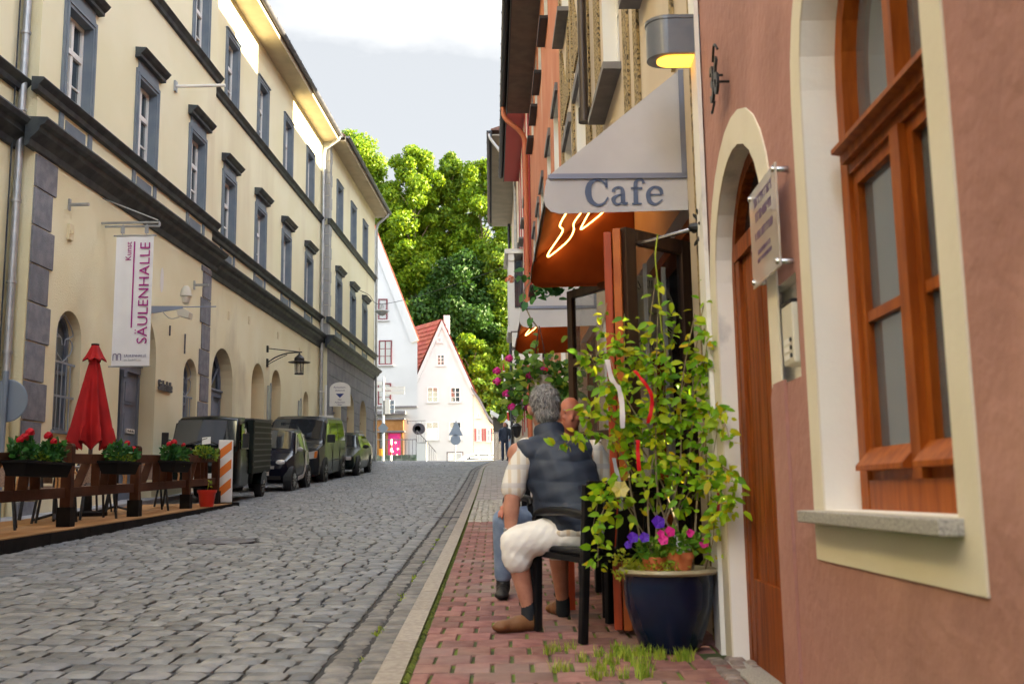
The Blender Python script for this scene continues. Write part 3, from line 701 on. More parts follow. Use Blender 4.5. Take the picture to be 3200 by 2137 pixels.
m_granite = mat('grey_granite', (.42, .40, .38), .6, (.25, .24, .23), 160, vd=2, vlo=.46, vhi=.56, bump=(120, .2, .002))
m_glassR = glass_mat('window_glass_sky_tint', (.12, .15, .19), .78, .02)  # blue-grey base colour paints in bright sky reflections
m_black = mat('black_iron', (.02, .02, .022), .45, (.035, .035, .04), 20, metal=.3)
m_room = mat('dark_room', (.05, .045, .042), .9)
m_curtain_glint = mat('net_curtain_and_glint', (.72, .70, .66), .9, (.60, .58, .55), 18, stretch=(1, 14, .2))  # curtain white, reused for painted reflections on the cafe door
PH = thing('pink_house', 'pink plastered house front with white banded arches, nearest on the right', 'building', (.94, 0, 0), math.atan2(1, .015))
WX0, WX1, WZ0, WZ1 = 2.27, 3.30, .885, 2.80        # window opening
DX0, DX1, DZ1 = 3.90, 4.95, 2.46
mb = MB()
wall(mb, -24.0, 5.27, -1.2, 9.6, 0, [dict(xa=WX0, xb=WX1, za=WZ0, zb=WZ1, rise=.52, depth=.19, rmi=1), dict(xa=DX0, xb=DX1, za=-.2, zb=DZ1, rise=.50, depth=.13, rmi=2), dict(xa=3.50, xb=DX0, za=1.335, zb=1.70, depth=.05, rmi=1, back=1)], sgn=-1, mi=0)
mb.quad((5.27, 0, -.6), (5.27, -8, -.6), (5.27, -8, 9.6), (5.27, 0, 9.6)); mb.quad((-24, 0, -.6), (-24, -8, -.6), (-24, -8, 9.6), (-24, 0, 9.6))
obj('wall', mb, [m_pink, m_white, m_whiteworn], PH)
mb = MB(); ring(mb, WX0, WX1, WZ0, WZ1 - .52, .52, .115, .0, .006); mb.box(WX0 - .115, WX1 + .115, .0, .006, .725, WZ0); obj('window_band', mb, m_band, PH)
mb = MB(); ring(mb, DX0, DX1, .1, DZ1 - .50, .50, .15, .0, .007); obj('door_band', mb, m_band, PH)
mb = MB(); mb.box(5.10, 5.268, .008, .03, -.1, 9.5); obj('corner_strip', mb, m_whiteworn, PH)
mb = MB(); mb.prism([(3.70, .0), (3.905, .0), (3.905, 1.30), (3.86, 1.345), (3.70, 1.345)], .0, .012); obj('plinth', mb, m_pink, PH)
mb = MB(); mb.prism([(0, 9.6), (5, 14.2), (10, 9.6)], -24, 5.27, axis='x'); 
mb.v = [(x, -y + .5, z) for x, y, z in mb.v]; obj('roof', mb, m_rooftile, PH)
# window
yf = -.19
mb = MB(); ring(mb, WX0 + .07, WX1 - .07, WZ0, WZ1 - .52, .52 - .07, .07, yf, yf + .075); mb.box(WX0 + .085, WX1 - .085, yf, yf + .075, WZ0, WZ0 + .09)
win = obj('window', mb, m_wood, PH)
TZ = 1.99; MX = (WX0 + WX1) / 2
mb = MB(); mb.box(WX0 + .085, WX1 - .085, yf + .01, yf + .10, TZ, TZ + .075); mb.box(WX0 + .085, WX1 - .085, yf + .005, yf + .075, TZ - .03, TZ); mb.prism([(yf + .10, TZ + .075), (yf + .13, TZ + .05), (yf + .13, TZ + .035), (yf + .10, TZ + .03)], WX0 + .085, WX1 - .085, axis='x'); obj('transom', mb, m_wood, win)
mb = MB(); mb.box(MX - .035, MX + .035, yf + .015, yf + .085, WZ0 + .09, TZ - .03); mb.box(MX - .03, MX + .03, yf + .015, yf + .08, TZ + .075, WZ1 - .09); obj('mullion', mb, m_wood, win)
for (a, b) in ((WX0 + .07, MX - .035), (MX + .035, WX1 - .07)):
    mb = MB(); z0, z1 = WZ0 + .09, TZ - .03; f = .04; y0, y1 = yf + .012, yf + .06
    mb.box(a, a + f, y0, y1, z0, z1); mb.box(b - f, b, y0, y1, z0, z1); mb.box(a + f, b - f, y0, y1, z0, z0 + .075); mb.box(a + f, b - f, y0, y1, z1 - f, z1)
    zm = z0 + (z1 - z0) * .50; mb.box(a + f, b - f, y0 + .005, y1 - .005, zm, zm + .032)
    mb.prism([(y1, z0 + .10), (y1 + .05, z0 + .045), (y1 + .05, z0 + .03), (y1, z0 + .03)], a, b, axis='x')
    sash = obj('sash', mb, m_wood, win)
    for (p, q) in ((z0 + .075, zm), (zm + .032, z1 - f)):
        mb = MB(); mb.box(a + f, b - f, yf + .030, yf + .036, p, q); obj('pane', mb, m_glassR, sash)
mb = MB(); A = arch_pts(WX0 + .085, WX1 - .085, WZ1 - .52, .435); mb.add([(WX1 - .085, yf + .03, TZ + .075)] + [(u, yf + .03, w) for u, w in A] + [(WX0 + .085, yf + .03, TZ + .075)], [tuple(range(len(A) + 2))]); obj('pane', mb, m_glassR, win)
mb = MB(); mb.box(WX0 - .03, WX1 + .12, yf + .0, .062, WZ0 - .040, WZ0 - .002); obj('sill', mb, m_granite, win, bevel=.004)
mb = MB(); mb.box(1.8, 3.8, -1.8, yf - .06, .3, .32); mb.box(1.8, 3.8, -1.82, -1.8, .3, 3.2); mb.box(1.78, 1.8, -1.8, yf - .06, .3, 3.2); mb.box(3.8, 3.82, -1.8, yf - .06, .3, 3.2); mb.box(1.8, 3.8, -1.8, yf - .06, 3.2, 3.22); obj('room', mb, m_room, PH)
for (a, b) in ((WX1 - .36, WX1 - .12), (WX0 + .10, WX0 + .30)):
    mb = MB(); n = 24; vs = [(a + (b - a) * i / n, yf - .10 + .015 * math.sin(i * 1.6), z) for z in (.95, 2.7) for i in range(n + 1)]; mb.add(vs, [(i, i + 1, n + 2 + i, n + 1 + i) for i in range(n)]); obj('curtain_or_glint', mb, m_curtain_glint, win, smooth=60)
# door of boards
mb = MB(); ring(mb, DX0 + .06, DX1 - .06, .1, DZ1 - .50,   .44, .06, -.13, -.075); door = obj('door', mb, m_doorwood, PH)
n = 6; w = (DX1 - DX0 - .12) / n
for i in range(n):
    a = DX0 + .06 + i * w; mb = MB(); mb.box(a + .002, a + w - .002, -.125, -.095, .13, 2.06); obj('board', mb, m_doorwood, door, bevel=.004)
mb = MB(); mb.box(DX0 + .06, DX1 - .06, -.095, -.08, .13, .55); obj('kick_board', mb, m_doorwood, door, bevel=.004)
mb = MB(); mb.box(DX1 - .15, DX1 - .07, -.095, -.078, .13, 2.08); mb.box(DX0 + .06, DX1 - .06, -.13, -.07, 2.04, 2.12); obj('stile', mb, m_doorwood, door)
mb = MB(); A = arch_pts(DX0 + .05, DX1 - .05, DZ1 - .50, .45); mb.add([(DX1 - .05, -.12, 2.05)] + [(u, -.12, w_) for u, w_ in A] + [(DX0 + .05, -.12, 2.05)], [tuple(range(len(A) + 2))]); obj('fanlight', mb, m_glassL, door)
mb = MB(); mb.box(DX0 - .02, DX1 + .0, -.25, .04, -.1, prof(4.4) + .015); obj('threshold', mb, m_granite, PH, bevel=.006)
# house number 36 in wrought iron
num = thing('house_number', 'black wrought iron house number 36 on the pink wall above the door', 'house number', (0, 0, 0)); num.parent = None
num.location = PH.location; num.rotation_euler = PH.rotation_euler
me = text_mesh('36', .24, .006, 'CENTER', bold=.004); place_mesh('numerals', me, m_black, num, Matrix.Translation((4.51, .055, 2.745)) @ Matrix.Rotation(R(90), 4, 'X') @ Matrix.Rotation(R(180), 4, 'Y') @ Matrix.Diagonal((.8, 1, 1, 1)))
mb = MB(); mb.tube([(4.44, .0, 2.79), (4.44, .055, 2.79)], .006, 6); mb.tube([(4.58, 0, 2.88), (4.58, .055, 2.88)], .006, 6); mb.tube(bez([(4.52, .055, 2.92), (4.45, .06, 2.97), (4.40, .055, 2.93)], 5), .006, 6); mb.tube(bez([(4.52, .055, 2.73), (4.56, .06, 2.69), (4.60, .055, 2.71)], 5), .006, 6); obj('bracket', mb, m_black, num)
# acrylic name plate
pl = thing('acrylic_name_plate', 'clear acrylic name plate on steel studs between door and window', 'sign'); pl.location = PH.location; pl.rotation_euler = PH.rotation_euler
m_acr = glass_mat('acrylic', (.62, .56, .52), .62, .06)
mb = MB(); mb.box(3.50, 3.93, .045, .053, 1.725, 2.10); obj('plate', mb, m_acr, pl, bevel=.002)
m_steel = mat('brushed_steel', (.55, .55, .57), .25, metal=1.0); m_purple = mat('plum_print', (.10, .06, .13), .5)
for (x, z) in ((3.525, 2.08), (3.905, 2.08), (3.525, 1.745), (3.905, 1.745)):
    mb = MB(); mb.lathe([(.011, .0), (.011, .058), (.008, .062), (0, .062)], 12, (x, 0, z), axis='y'); obj('stud', mb, m_steel, pl, smooth=40)
for z, h, wd in ((2.025, .036, .30), (1.965, .036, .27), (1.895, .03, .29), (1.835, .018, .19), (1.805, .016, .22)):      # rows of print, too blurred to read
    mb = MB(); x = 3.715 - wd / 2
    while x < 3.715 + wd / 2:
        w = rnd.uniform(.35, .8) * h; mb.box(x, x + w * .35, .0532, .0545, z, z + h); mb.box(x + w * .35, x + w, .0532, .0545, z + h * rnd.choice((0, .4, .75)), z + h * rnd.choice((.85, 1.0))); x += w * 1.35 + (h * .4 if rnd.random() < .15 else 0)
    obj('print_row', mb, m_purple, pl)
# intercom
ic = thing('intercom', 'pale grey intercom panel with three buttons beside the wooden door', 'intercom'); ic.location = PH.location; ic.rotation_euler = PH.rotation_euler
m_icom = mat('pale_plastic', (.62, .58, .50), .45)
mb = MB(); mb.box(3.52, 3.665, -.048, .016, 1.385, 1.60); obj('housing', mb, m_icom, ic, bevel=.006)
for i in range(3):
    mb = MB(); mb.lathe([(.008, 0), (.008, .008), (0, .009)], 10, (3.545, .014, 1.47 - i * .028), axis='y'); obj('button', mb, m_black, ic)
    mb = MB(); mb.box(3.57, 3.64, .016, .019, 1.46 - i * .028, 1.478 - i * .028); obj('name_card', mb, m_white, ic)
mb = MB(); mb.box(3.52, 3.665, -.03, .018, 1.60, 1.612); obj('cover_strip', mb, m_black, ic)
# half-round wall lamp, lit from below
lamp = thing('wall_lamp', 'dark grey half-round wall lamp glowing underneath, above the cafe awning', 'lamp', (.745, 5.22, 3.235), 0); lamp.scale = (.9, .9, .9)
m_lampgrey = mat('lamp_grey', (.10, .115, .15), .35, (.13, .14, .17), 6, coat=.3)
def dshape(s=1.0, n=10): return [(.32, -.115 * s), (.32, .115 * s)] + [(.12 - .12 * s * math.sin(math.pi * i / n) , .115 * s * math.cos(math.pi * i / n)) for i in range(n + 1)]
mb = MB(); mb.prism(dshape(), .0, .215, axis='z'); mb.prism(dshape(1.04), .215, .235, axis='z'); obj('housing', mb, m_lampgrey, lamp, smooth=40)
mb = MB(); mb.prism([(x * .72 + .06, y * .72) for x, y in dshape()], -.008, .0, axis='z'); obj('lens', mb, mat('lit_lens', (1, .6, .1), .4, emit=((1.0, .42, .04), .22)), lamp)
mb = MB(); mb.box(.32, .345, -.06, .06, -.02, .12); mb.bar((.33, 0, .06), (.325, 0, -.16), .02); obj('mount', mb, m_black, lamp)

# ------------------------------------------------------------------ cafe house and its neighbours up the street
m_smooth = mat('peach_plaster', (.52, .42, .32), .85, (.57, .48, .38), 2, bump=(40, .15, .004))
m_pebble = mat('pebble_dash', (.38, .28, .14), .95, (.07, .05, .03), 34, vd=3, vlo=.48, vhi=.60, bump=(34, .9, .02))
m_greylint = mat('grey_lintel', (.16, .15, .16), .8, (.20, .19, .19), 5)
m_orange = mat('orange_plaster', (.48, .165, .08), .88, (.54, .21, .11), 1.0, bump=(40, .2, .006), streak=((.58, .40, .28), .9, .58, .66, (1, 1, .22)))
m_redwhite = mat('pale_plaster', (.66, .55, .46), .85, (.72, .62, .54), 1)
m_redpaint = mat('red_paint', (.42, .03, .03), .6)
m_creamR = mat('warm_cream', (.66, .56, .40), .88, (.60, .49, .35), 1, streak=((.50, .42, .32), .7, .5, .75, (1, 1, .3)))
m_soffR = mat('brown_soffit', (.15, .12, .10), .8, (.19, .15, .125), 3)
m_ogutter = mat('dark_gutter', (.03, .03, .035), .5, metal=.3)
ROWR = math.atan2(1, -.022)
def row_house(name, label, xa, xb, zt, mats, ops):
    h = thing(name, label, 'building', (1.16, 0, 0), ROWR)
    mb = MB(); wall(mb, xa, xb, -.3, zt, 0, ops, sgn=-1, mi=0, rmi=1)
    mb.quad((xa, 0, -.3), (xa, -9.4, -.3), (xa, -9.4, zt), (xa, 0, zt)); mb.quad((xb, 0, -.3), (xb, -9.4, -.3), (xb, -9.4, zt), (xb, 0, zt)); mb.quad((xa, -9.4, -.3), (xb, -9.4, -.3), (xb, -9.4, zt), (xa, -9.4, zt))
    obj('wall', mb, mats, h); return h
def simple_window(h, xa, xb, za, zb, d=.2, frame=m_wframe, sill=m_greylint, lint=None, reveal=m_white):
    mb = MB(); f = .07; y0, y1 = -d, -d + .06
    mb.box(xa, xa + f, y0, y1, za, zb); mb.box(xb - f, xb, y0, y1, za, zb); mb.box(xa + f, xb - f, y0, y1, zb - f, zb); mb.box(xa + f, xb - f, y0, y1, za, za + f)
    w = obj('window', mb, frame, h); c = (xa + xb) / 2
    mb = MB(); mb.box(c - .04, c + .04, y0, y1 + .01, za + f, zb - f); mb.box(xa + f, c - .04, y0, y1, za + (zb - za) * .62, za + (zb - za) * .62 + .05); mb.box(c + .04, xb - f, y0, y1, za + (zb - za) * .62, za + (zb - za) * .62 + .05); obj('glazing_bar', mb, frame, w)
    mb = MB(); mb.box(xa + .03, xb - .03, y0 + .02, y0 + .03, za + .03, zb - .03); obj('pane', mb, m_glassL, w)
    mb = MB(); mb.box(xa - .08, xb + .08, -.02, .16, za - .07, za - .005); obj('sill', mb, sill, w)
    if lint: mb = MB(); mb.box(xa - .1, xb + .1, .002, .05, zb, zb + .14); obj('lintel', mb, lint, w)
    return w
def eaves(h, xa, xb, z, ov, soff, pitch, ridge_in, gut=m_ogutter, th=.12):
    mb = MB(); mb.box(xa, xb, -.1, ov, z, z + .05); obj('soffit', mb, soff, h)
    mb = MB(); mb.prism([(ov, z - .02), (ov + .03, z - .02), (ov + .03, z + .2), (ov, z + .2)], xa, xb, axis='x'); obj('fascia', mb, gut, h)
    n = 9; vs = []
    for x in (xa, xb):
        for j in range(n):
            a = math.pi + math.pi * j / (n - 1); vs.append((x, ov + .12 + .09 * math.cos(a), z + .2 + .09 * math.sin(a)))
    mb = MB(); mb.add(vs, [(j, j + 1, n + j + 1, n + j) for j in range(n - 1)] + [tuple(range(n)), tuple(range(2 * n - 1, n - 1, -1))]); 
    x = xa + .3
    while x < xb: mb.box(x, x + .03, ov + .02, ov + .22, z + .18, z + .215); x += .8
    obj('gutter', mb, gut, h, smooth=40)
    zr = z + .2 + ridge_in * math.tan(R(pitch)); mb = MB(); mb.prism([(ov + .05, z + .22), (ov + .05, z + .27), (-ridge_in, zr), (-2 * ridge_in - .0, z + .27), (-2 * ridge_in, z + .22)], xa, xb, axis='x'); obj('roof', mb, m_rooftile, h)
# cafe house: pebble-dash with smooth bands
shop = [dict(xa=5.75, xb=7.85, za=prof(5.5) - .1, zb=2.62, depth=.25), dict(xa=8.35, xb=10.3, za=prof(8) - .1, zb=2.7, depth=.25), dict(xa=11.0, xb=13.0, za=prof(11) - .1, zb=2.85, depth=.25)]
fw = [dict(xa=8.45, xb=9.65, za=4.62, zb=6.2, depth=.2), dict(xa=11.55, xb=12.75, za=4.62, zb=6.0, depth=.2), dict(xa=13.6, xb=14.7, za=4.62, zb=6.0, depth=.2), dict(xa=6.1, xb=7.2, za=4.62, zb=6.2, depth=.2)]
fw += [dict(o, za=7.7, zb=9.2) for o in fw]
CH = row_house('cafe_house', 'pebble-dashed cafe house with pale smooth bands beside the pink house', 5.28, 15.5, 11.2, [m_smooth, m_white], shop + fw)
for o in fw: simple_window(CH, o['xa'], o['xb'], o['za'], o['zb'], sill=m_greylint, lint=m_greylint)
for (a, b) in ((5.30, 5.46), (5.95, 6.0), (7.32, 7.52), (7.85, 8.1), (9.85, 10.25), (10.85, 11.35), (12.95, 13.2), (14.9, 15.2)):
    zz0 = 3.5 if a > 5.4 else .15
    mb = MB(); mb.box(a, b, .002, .025, zz0, 11.15); obj('pebble_band', mb, m_pebble, CH)
for o in fw[:4]:
    mb = MB(); mb.prism([(o['xa'] - .05, 6.4), (o['xb'] + .05, 6.4), (o['xb'] + .05, 7.55), ((o['xa'] + o['xb']) / 2, 6.75), (o['xa'] - .05, 7.55)], .002, .025); obj('pebble_panel', mb, m_pebble, CH)
eaves(CH, 5.28, 15.5, 11.2, .62, m_soffR, 44, 4.7)
mb = MB(); mb.tube([(10.55, .62, 11.35), (10.55, .5, 11.1), (10.6, .12, 10.7), (10.6, .11, 10.4), (10.6, .11, 5.0)], .05, 10); mb.tube([(10.6, .11, 4.9), (10.6, .11, 5.06)], .065, 10); obj('downpipe', mb, mat('brown_pipe', (.05, .035, .03), .4, metal=.3), CH, smooth=40)
# interiors and fronts of the cafe
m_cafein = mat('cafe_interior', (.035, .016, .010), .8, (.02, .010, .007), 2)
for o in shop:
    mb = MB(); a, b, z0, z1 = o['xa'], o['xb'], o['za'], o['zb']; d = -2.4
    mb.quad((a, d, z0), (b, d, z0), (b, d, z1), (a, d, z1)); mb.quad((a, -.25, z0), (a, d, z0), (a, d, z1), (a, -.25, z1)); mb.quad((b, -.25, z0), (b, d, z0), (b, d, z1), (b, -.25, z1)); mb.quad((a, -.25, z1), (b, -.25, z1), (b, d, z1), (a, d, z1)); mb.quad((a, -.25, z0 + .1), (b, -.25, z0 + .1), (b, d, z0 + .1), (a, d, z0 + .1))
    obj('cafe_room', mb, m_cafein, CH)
    mb = MB(); ring(mb, a + .07, b - .07, z0, z1 - .07, 0, .07, -.2, -.08); fr = obj('shop_front', mb, m_wood, CH)
    if a > 8:
        mb = MB(); mb.box(a + .07, b - .07, -.15, -.14, z0 + .9, z1 - .07); obj('pane', mb, m_glassR, fr)
        mb = MB(); mb.box(a + .07, b - .07, -.18, -.1, z0, z0 + .9); obj('panel', mb, m_wood, fr)
        mb = MB(); mb.box((a + b) / 2 - .03, (a + b) / 2 + .03, -.17, -.09, z0 + .9, z1 - .07); obj('mullion', mb, m_wood, fr)
# orange house
ow = [dict(xa=c - .55, xb=c + .55, za=z0, zb=z1, depth=.2) for c in (16.6, 18.7, 21.2, 23.1, 25.2) for z0, z1 in ((3.9, 5.4), (6.0, 7.45), (9.8, 11.05))]
OH = row_house('orange_house', 'orange plastered house with flaking paint and an orange downpipe', 15.5, 27.0, 11.35, [m_orange, m_white], ow)
for o in ow: simple_window(OH, o['xa'], o['xb'], o['za'], o['zb'], sill=m_ogutter, lint=m_greylint if o['za'] < 7 else None)
eaves(OH, 15.5, 27.0, 11.3, .60, m_soffR, 49, 4.75)
mb = MB(); mb.tube(bez([(26.85, .72, 11.42), (26.85, .66, 11.1), (26.8, .30, 10.75), (26.8, .15, 10.5), (26.8, .13, 10.2)], 5) + [Vector((26.8, .13, 1.3))], .07, 10)
for z in (9.6, 7.0, 4.5): mb.tube([(26.8, .13, z), (26.8, .13, z + .06)], .085, 10)
obj('downpipe', mb, mat('orange_pipe', (.50, .15, .07), .5), OH, smooth=40)
for (a, b) in ((15.5, 15.75), (19.6, 19.85)): 
    mb = MB(); mb.box(a, b, .003, .06, .4, 3.3); obj('pilaster', mb, m_white, OH)
# red and white house
rw = [dict(xa=c - .5, xb=c + .5, za=z0, zb=z1, depth=.2) for c in (28.6, 31.0, 33.4, 35.6) for z0, z1 in ((3.9, 5.4), (6.6, 8.1), (9.3, 10.8))]
RH = row_house('red_striped_house', 'pale house with red painted stripes and red eaves beyond the orange house', 27.0, 37.2, 12.7, [m_redwhite, m_white], rw)
for o in rw:
    w = simple_window(RH, o['xa'], o['xb'], o['za'], o['zb'], frame=m_redpaint)
for x in (27.15, 27.75, 29.75, 32.2, 34.5, 36.6):
    mb = MB(); mb.box(x - .12, x + .12, .002, .03, 3, 12.5); obj('red_stripe', mb, m_redpaint, RH)
eaves(RH, 27.0, 37.2, 12.55, .55, m_redpaint, 40, 4.6)
mb = MB(); mb.box(29.2, 33.6, -6.5, -3.2, 15.2, 18.6); obj('shade_block', mb, m_redwhite, RH)  # unseen block added on the roof to shade the eaves opposite
# cream house at the top of the street
cw = [dict(xa=c - .5, xb=c + .5, za=z0, zb=z1, depth=.2) for c in (38.6, 40.8, 43.0, 45.4, 47.8) for z0, z1 in ((4.4, 5.9), (7.4, 8.9), (10.4, 11.9))]
XH = row_house('cream_house', 'cream plastered house with a dark overhanging eave at the top of the street', 37.2, 50.2, 14.4, [m_creamR, m_white], cw)
for o in cw: simple_window(XH, o['xa'], o['xb'], o['za'], o['zb'], sill=m_ogutter)
eaves(XH, 37.2, 38.2, 14.35, .98, mat('cream_soffit', (.30, .27, .22), .8, (.25, .23, .19), 2), 22, 4.7); eaves(XH, 38.2, 50.5, 14.35, .98, MATS['cream_soffit'], 44, 4.7)  # near roof end shaped lower to let sun onto the eaves opposite
mb = MB(); mb.tube(bez([(37.3, 1.08, 14.5), (37.3, 1.0, 14.2), (37.35, .4, 13.4), (37.35, .15, 13.0)], 5) + [Vector((37.35, .13, 6.4))], .06, 8); obj('downpipe', mb, m_zinc, XH, smooth=40)
mb = MB(); mb.tube([(49.9, .13, 14.3), (49.9, .13, 2.5)], .07, 8); obj('downpipe', mb, m_ogutter, XH, smooth=40)
# white oriel on the striped house
mb = MB(); mb.box(33.9, 36.3, .0, .55, 6.3, 6.5); mb.box(33.85, 36.35, .0, .62, 9.0, 9.15); mb.box(33.9, 36.3, 0, .5, 6.5, 7.1)
for x in (33.95, 35.0, 36.05): mb.box(x, x + .2, .3, .5, 7.1, 9.0)
mb.box(33.9, 36.3, .3, .5, 8.75, 9.0); orl = obj('oriel', mb, m_wframe, RH)
for a in (34.15, 35.2):
    mb = MB(); mb.box(a, a + .85, .36, .40, 7.1, 8.75); obj('pane', mb, m_glassL, orl)
    mb = MB(); mb.box(a, a + .85, .38, .44, 7.9, 7.97); obj('glazing_bar', mb, m_wframe, orl)
mb = MB(); mb.box(33.93, 33.97, .02, .30, 7.15, 8.75); obj('pane', mb, m_glassL, orl)

# ------------------------------------------------------------------ awnings
m_awn = mat('awning_canvas', (.47, .465, .51), .75, (.53, .52, .56), 2.5, bump=(8, .12, .02))
m_awnin = mat('awning_lining', (.20, .055, .015), .8, (.16, .042, .012), 4, bump=(8, .1, .01))
m_awnframe = mat('awning_frame', (.20, .22, .30), .4, metal=.5)
m_cafe_blue = mat('cafe_print', (.085, .115, .21), .7)
m_rope = mat('rope_light', (1, .5, .1), .4, emit=((1.0, .42, .09), .75))
def ribbon(mb, pts, ws, y, n=8, vertical=None):
    """flat stroke of varying width in the x/z plane"""
    P = [(p[0], p[1]) for p in pts]; sm = bez([(a, b, 0) for a, b in P], n); W = np.interp(np.linspace(0, len(ws) - 1, len(sm)), range(len(ws)), ws); vs = []
    for i, p in enumerate(sm):
        d = (sm[min(i + 1, len(sm) - 1)] - sm[max(i - 1, 0)]).normalized(); nx, nz = -d[1], d[0]
        vs += [(p[0] + nx * W[i] / 2, y, p[1] + nz * W[i] / 2), (p[0] - nx * W[i] / 2, y, p[1] - nz * W[i] / 2)]
    mb.add(vs, [(2 * i, 2 * i + 1, 2 * i + 3, 2 * i + 2) for i in range(len(sm) - 1)])
def awning(label, y0, dz, L, text):
    xw = cwall_x(y0); a = thing('awning', label, 'awning', (xw, y0, dz), ROWR - math.pi / 2)
    P, zt, zm, zb = .80, 3.43, 2.765, 2.545          # projection, top at wall, fold line, hem
    T = .006
    for nm, ya, yb in (('side_panel', 0, T), ('side_panel', L - T, L)):
        mb = MB(); c = .09
        pts = [(0, zt), (-P, zm + .012), (-P - .02, zm - .02), (-P - .04, zb + c)] + [(-P - .04 + c * (1 - math.cos(t)), zb + c - c * math.sin(t)) for t in (.5, 1.0, 1.57)] + [(0, zb + .015)]
        mb.prism(pts, ya, yb, 0 if ya == 0 else 1, axis='y'); 
        if ya > 0: pass
        obj(nm, mb, [m_awn, m_awnin], a)
    for nm, off, m in (('canopy', 0, m_awn), ('lining', -.008, m_awnin)):
        mb = MB(); n = 10; vs = []
        for (x, z) in ((-.0, zt + off), (-P - abs(off) * -.5, zm + .012 + off), (-P - .05 + abs(off), zb + off)):
            for i in range(n + 1): vs.append((x, L * i / n, z + (.012 * math.sin(i * 2.1) if z < zb + .01 else 0)))
        mb.add(vs, [(r * (n + 1) + i, r * (n + 1) + i + 1, (r + 1) * (n + 1) + i + 1, (r + 1) * (n + 1) + i) for r in range(2) for i in range(n)]); obj(nm, mb, m, a)
    mb = MB(); mb.quad((-.01, L - .012, zt - .03), (-P + .02, L - .012, zm), (-P - .02, L - .012, zb + .03), (-.01, L - .012, zb + .03)); obj('lining', mb, m_awnin, a); mb = MB(); mb.quad((-.01, .012, zt - .03), (-P + .02, .012, zm), (-P - .02, .012, zb + .03), (-.01, .012, zb + .03)); obj('lining', mb, m_awnin, a)
    mb = MB(); mb.bar((0.0, -.008, zm), (-P, -.008, zm + .0), .010, .030); mb.bar((-.015, -.008, zm), (-.015, -.008, zt - .02), .030, .01, up=(0, 1, 0)); mb.bar((-P, -.01, zm), (-P, L, zm), .02, .02); obj('frame', mb, m_awnframe, a)
    if text:
        mb = MB(); s = .205; y = -.006; bx = -.60; bz = zb + .048
        def st(pts, ws): ribbon(mb, [(bx + p[0] * s, bz + p[1] * s) for p in pts], [w * s for w in ws], y)
        def bx_(x0, x1, z0, z1): mb.quad((bx + x0 * s, y, bz + z0 * s), (bx + x1 * s, y, bz + z0 * s), (bx + x1 * s, y, bz + z1 * s), (bx + x0 * s, y, bz + z1 * s))
        st([(.62, .56), (.50, .70), (.34, .735), (.16, .62), (.10, .37), (.17, .13), (.36, .0), (.54, .05), (.66, .22)], [.05, .07, .07, .15, .19, .15, .07, .06, .05]); bx_(.59, .66, .50, .76)   # C
        o = .76
        st([(o + .06, .37), (o + .07, .45), (o + .18, .51), (o + .29, .48), (o + .32, .36), (o + .32, .10), (o + .38, .035), (o + .46, .06)], [.11, .08, .06, .09, .13, .13, .09, .05]); st([(o + .32, .30), (o + .17, .27), (o + .05, .17), (o + .09, .05), (o + .20, .02), (o + .32, .10)], [.05, .06, .13, .09, .06, .04])   # a
        o = 1.28
        st([(o + .40, .62), (o + .36, .72), (o + .26, .735), (o + .175, .64), (o + .165, .4), (o + .165, .03)], [.10, .07, .06, .11, .13, .13]); bx_(o + .03, o + .36, .45, .51); bx_(o + .05, o + .33, .0, .05)   # f
        o = 1.72
        st([(o + .10, .285), (o + .47, .285)], [.05, .05]); st([(o + .47, .285), (o + .43, .44), (o + .28, .515), (o + .13, .42), (o + .08, .27), (o + .13, .08), (o + .29, .015), (o + .48, .14)], [.10, .11, .06, .11, .14, .12, .06, .04])   # e
        obj('lettering', mb, m_cafe_blue, a)
    # rope light looped under the lining
    def under(u, v): return (-u, v, zt - .06 - (zt - zm - .0) * (u / P) - .02)
    pts = []; v = .35; k = 0
    cols = [.62, .62, .42, .42, .18, .18]
    path = [(.70, L - .10), (.70, L - .5), (.62, L - 1.1), (.66, L - 1.5), (.60, L - 1.55), (.44, L - 1.3), (.46, L - .8), (.50, L - .35), (.44, L - .12), (.30, L - .12), (.24, L - .4), (.28, L - 1.0), (.20, L - 1.5), (.12, L - 1.4), (.10, L - .8), (.14, L - .2), (.05, L - .12)]
    pts = [under(u, v) for u, v in path]
    for path in ([(.60, L - 1.3), (.66, L - .95), (.62, L - .62), (.70, L - .25), (.68, L - .07), (.54, L - .07), (.51, L - .3), (.53, L - .6), (.46, L - .85), (.47, L - 1.05), (.40, L - 1.4)], [(.33, L - 1.25), (.37, L - .8), (.43, L - .3), (.42, L - .07), (.22, L - .07), (.18, L - .5), (.12, L - .9)]):
        mb = MB(); mb.tube(bez([under(u, v) for u, v in path], 8), .0058, 6); obj('rope_light', mb, m_rope, a)
    return a
awning('grey awning lettered Cafe over the open cafe door', 5.76, 0.0, 2.15, True)
awning('smaller looking grey awning behind the Cafe awning, plain side', 10.9, .17, 2.1, False)
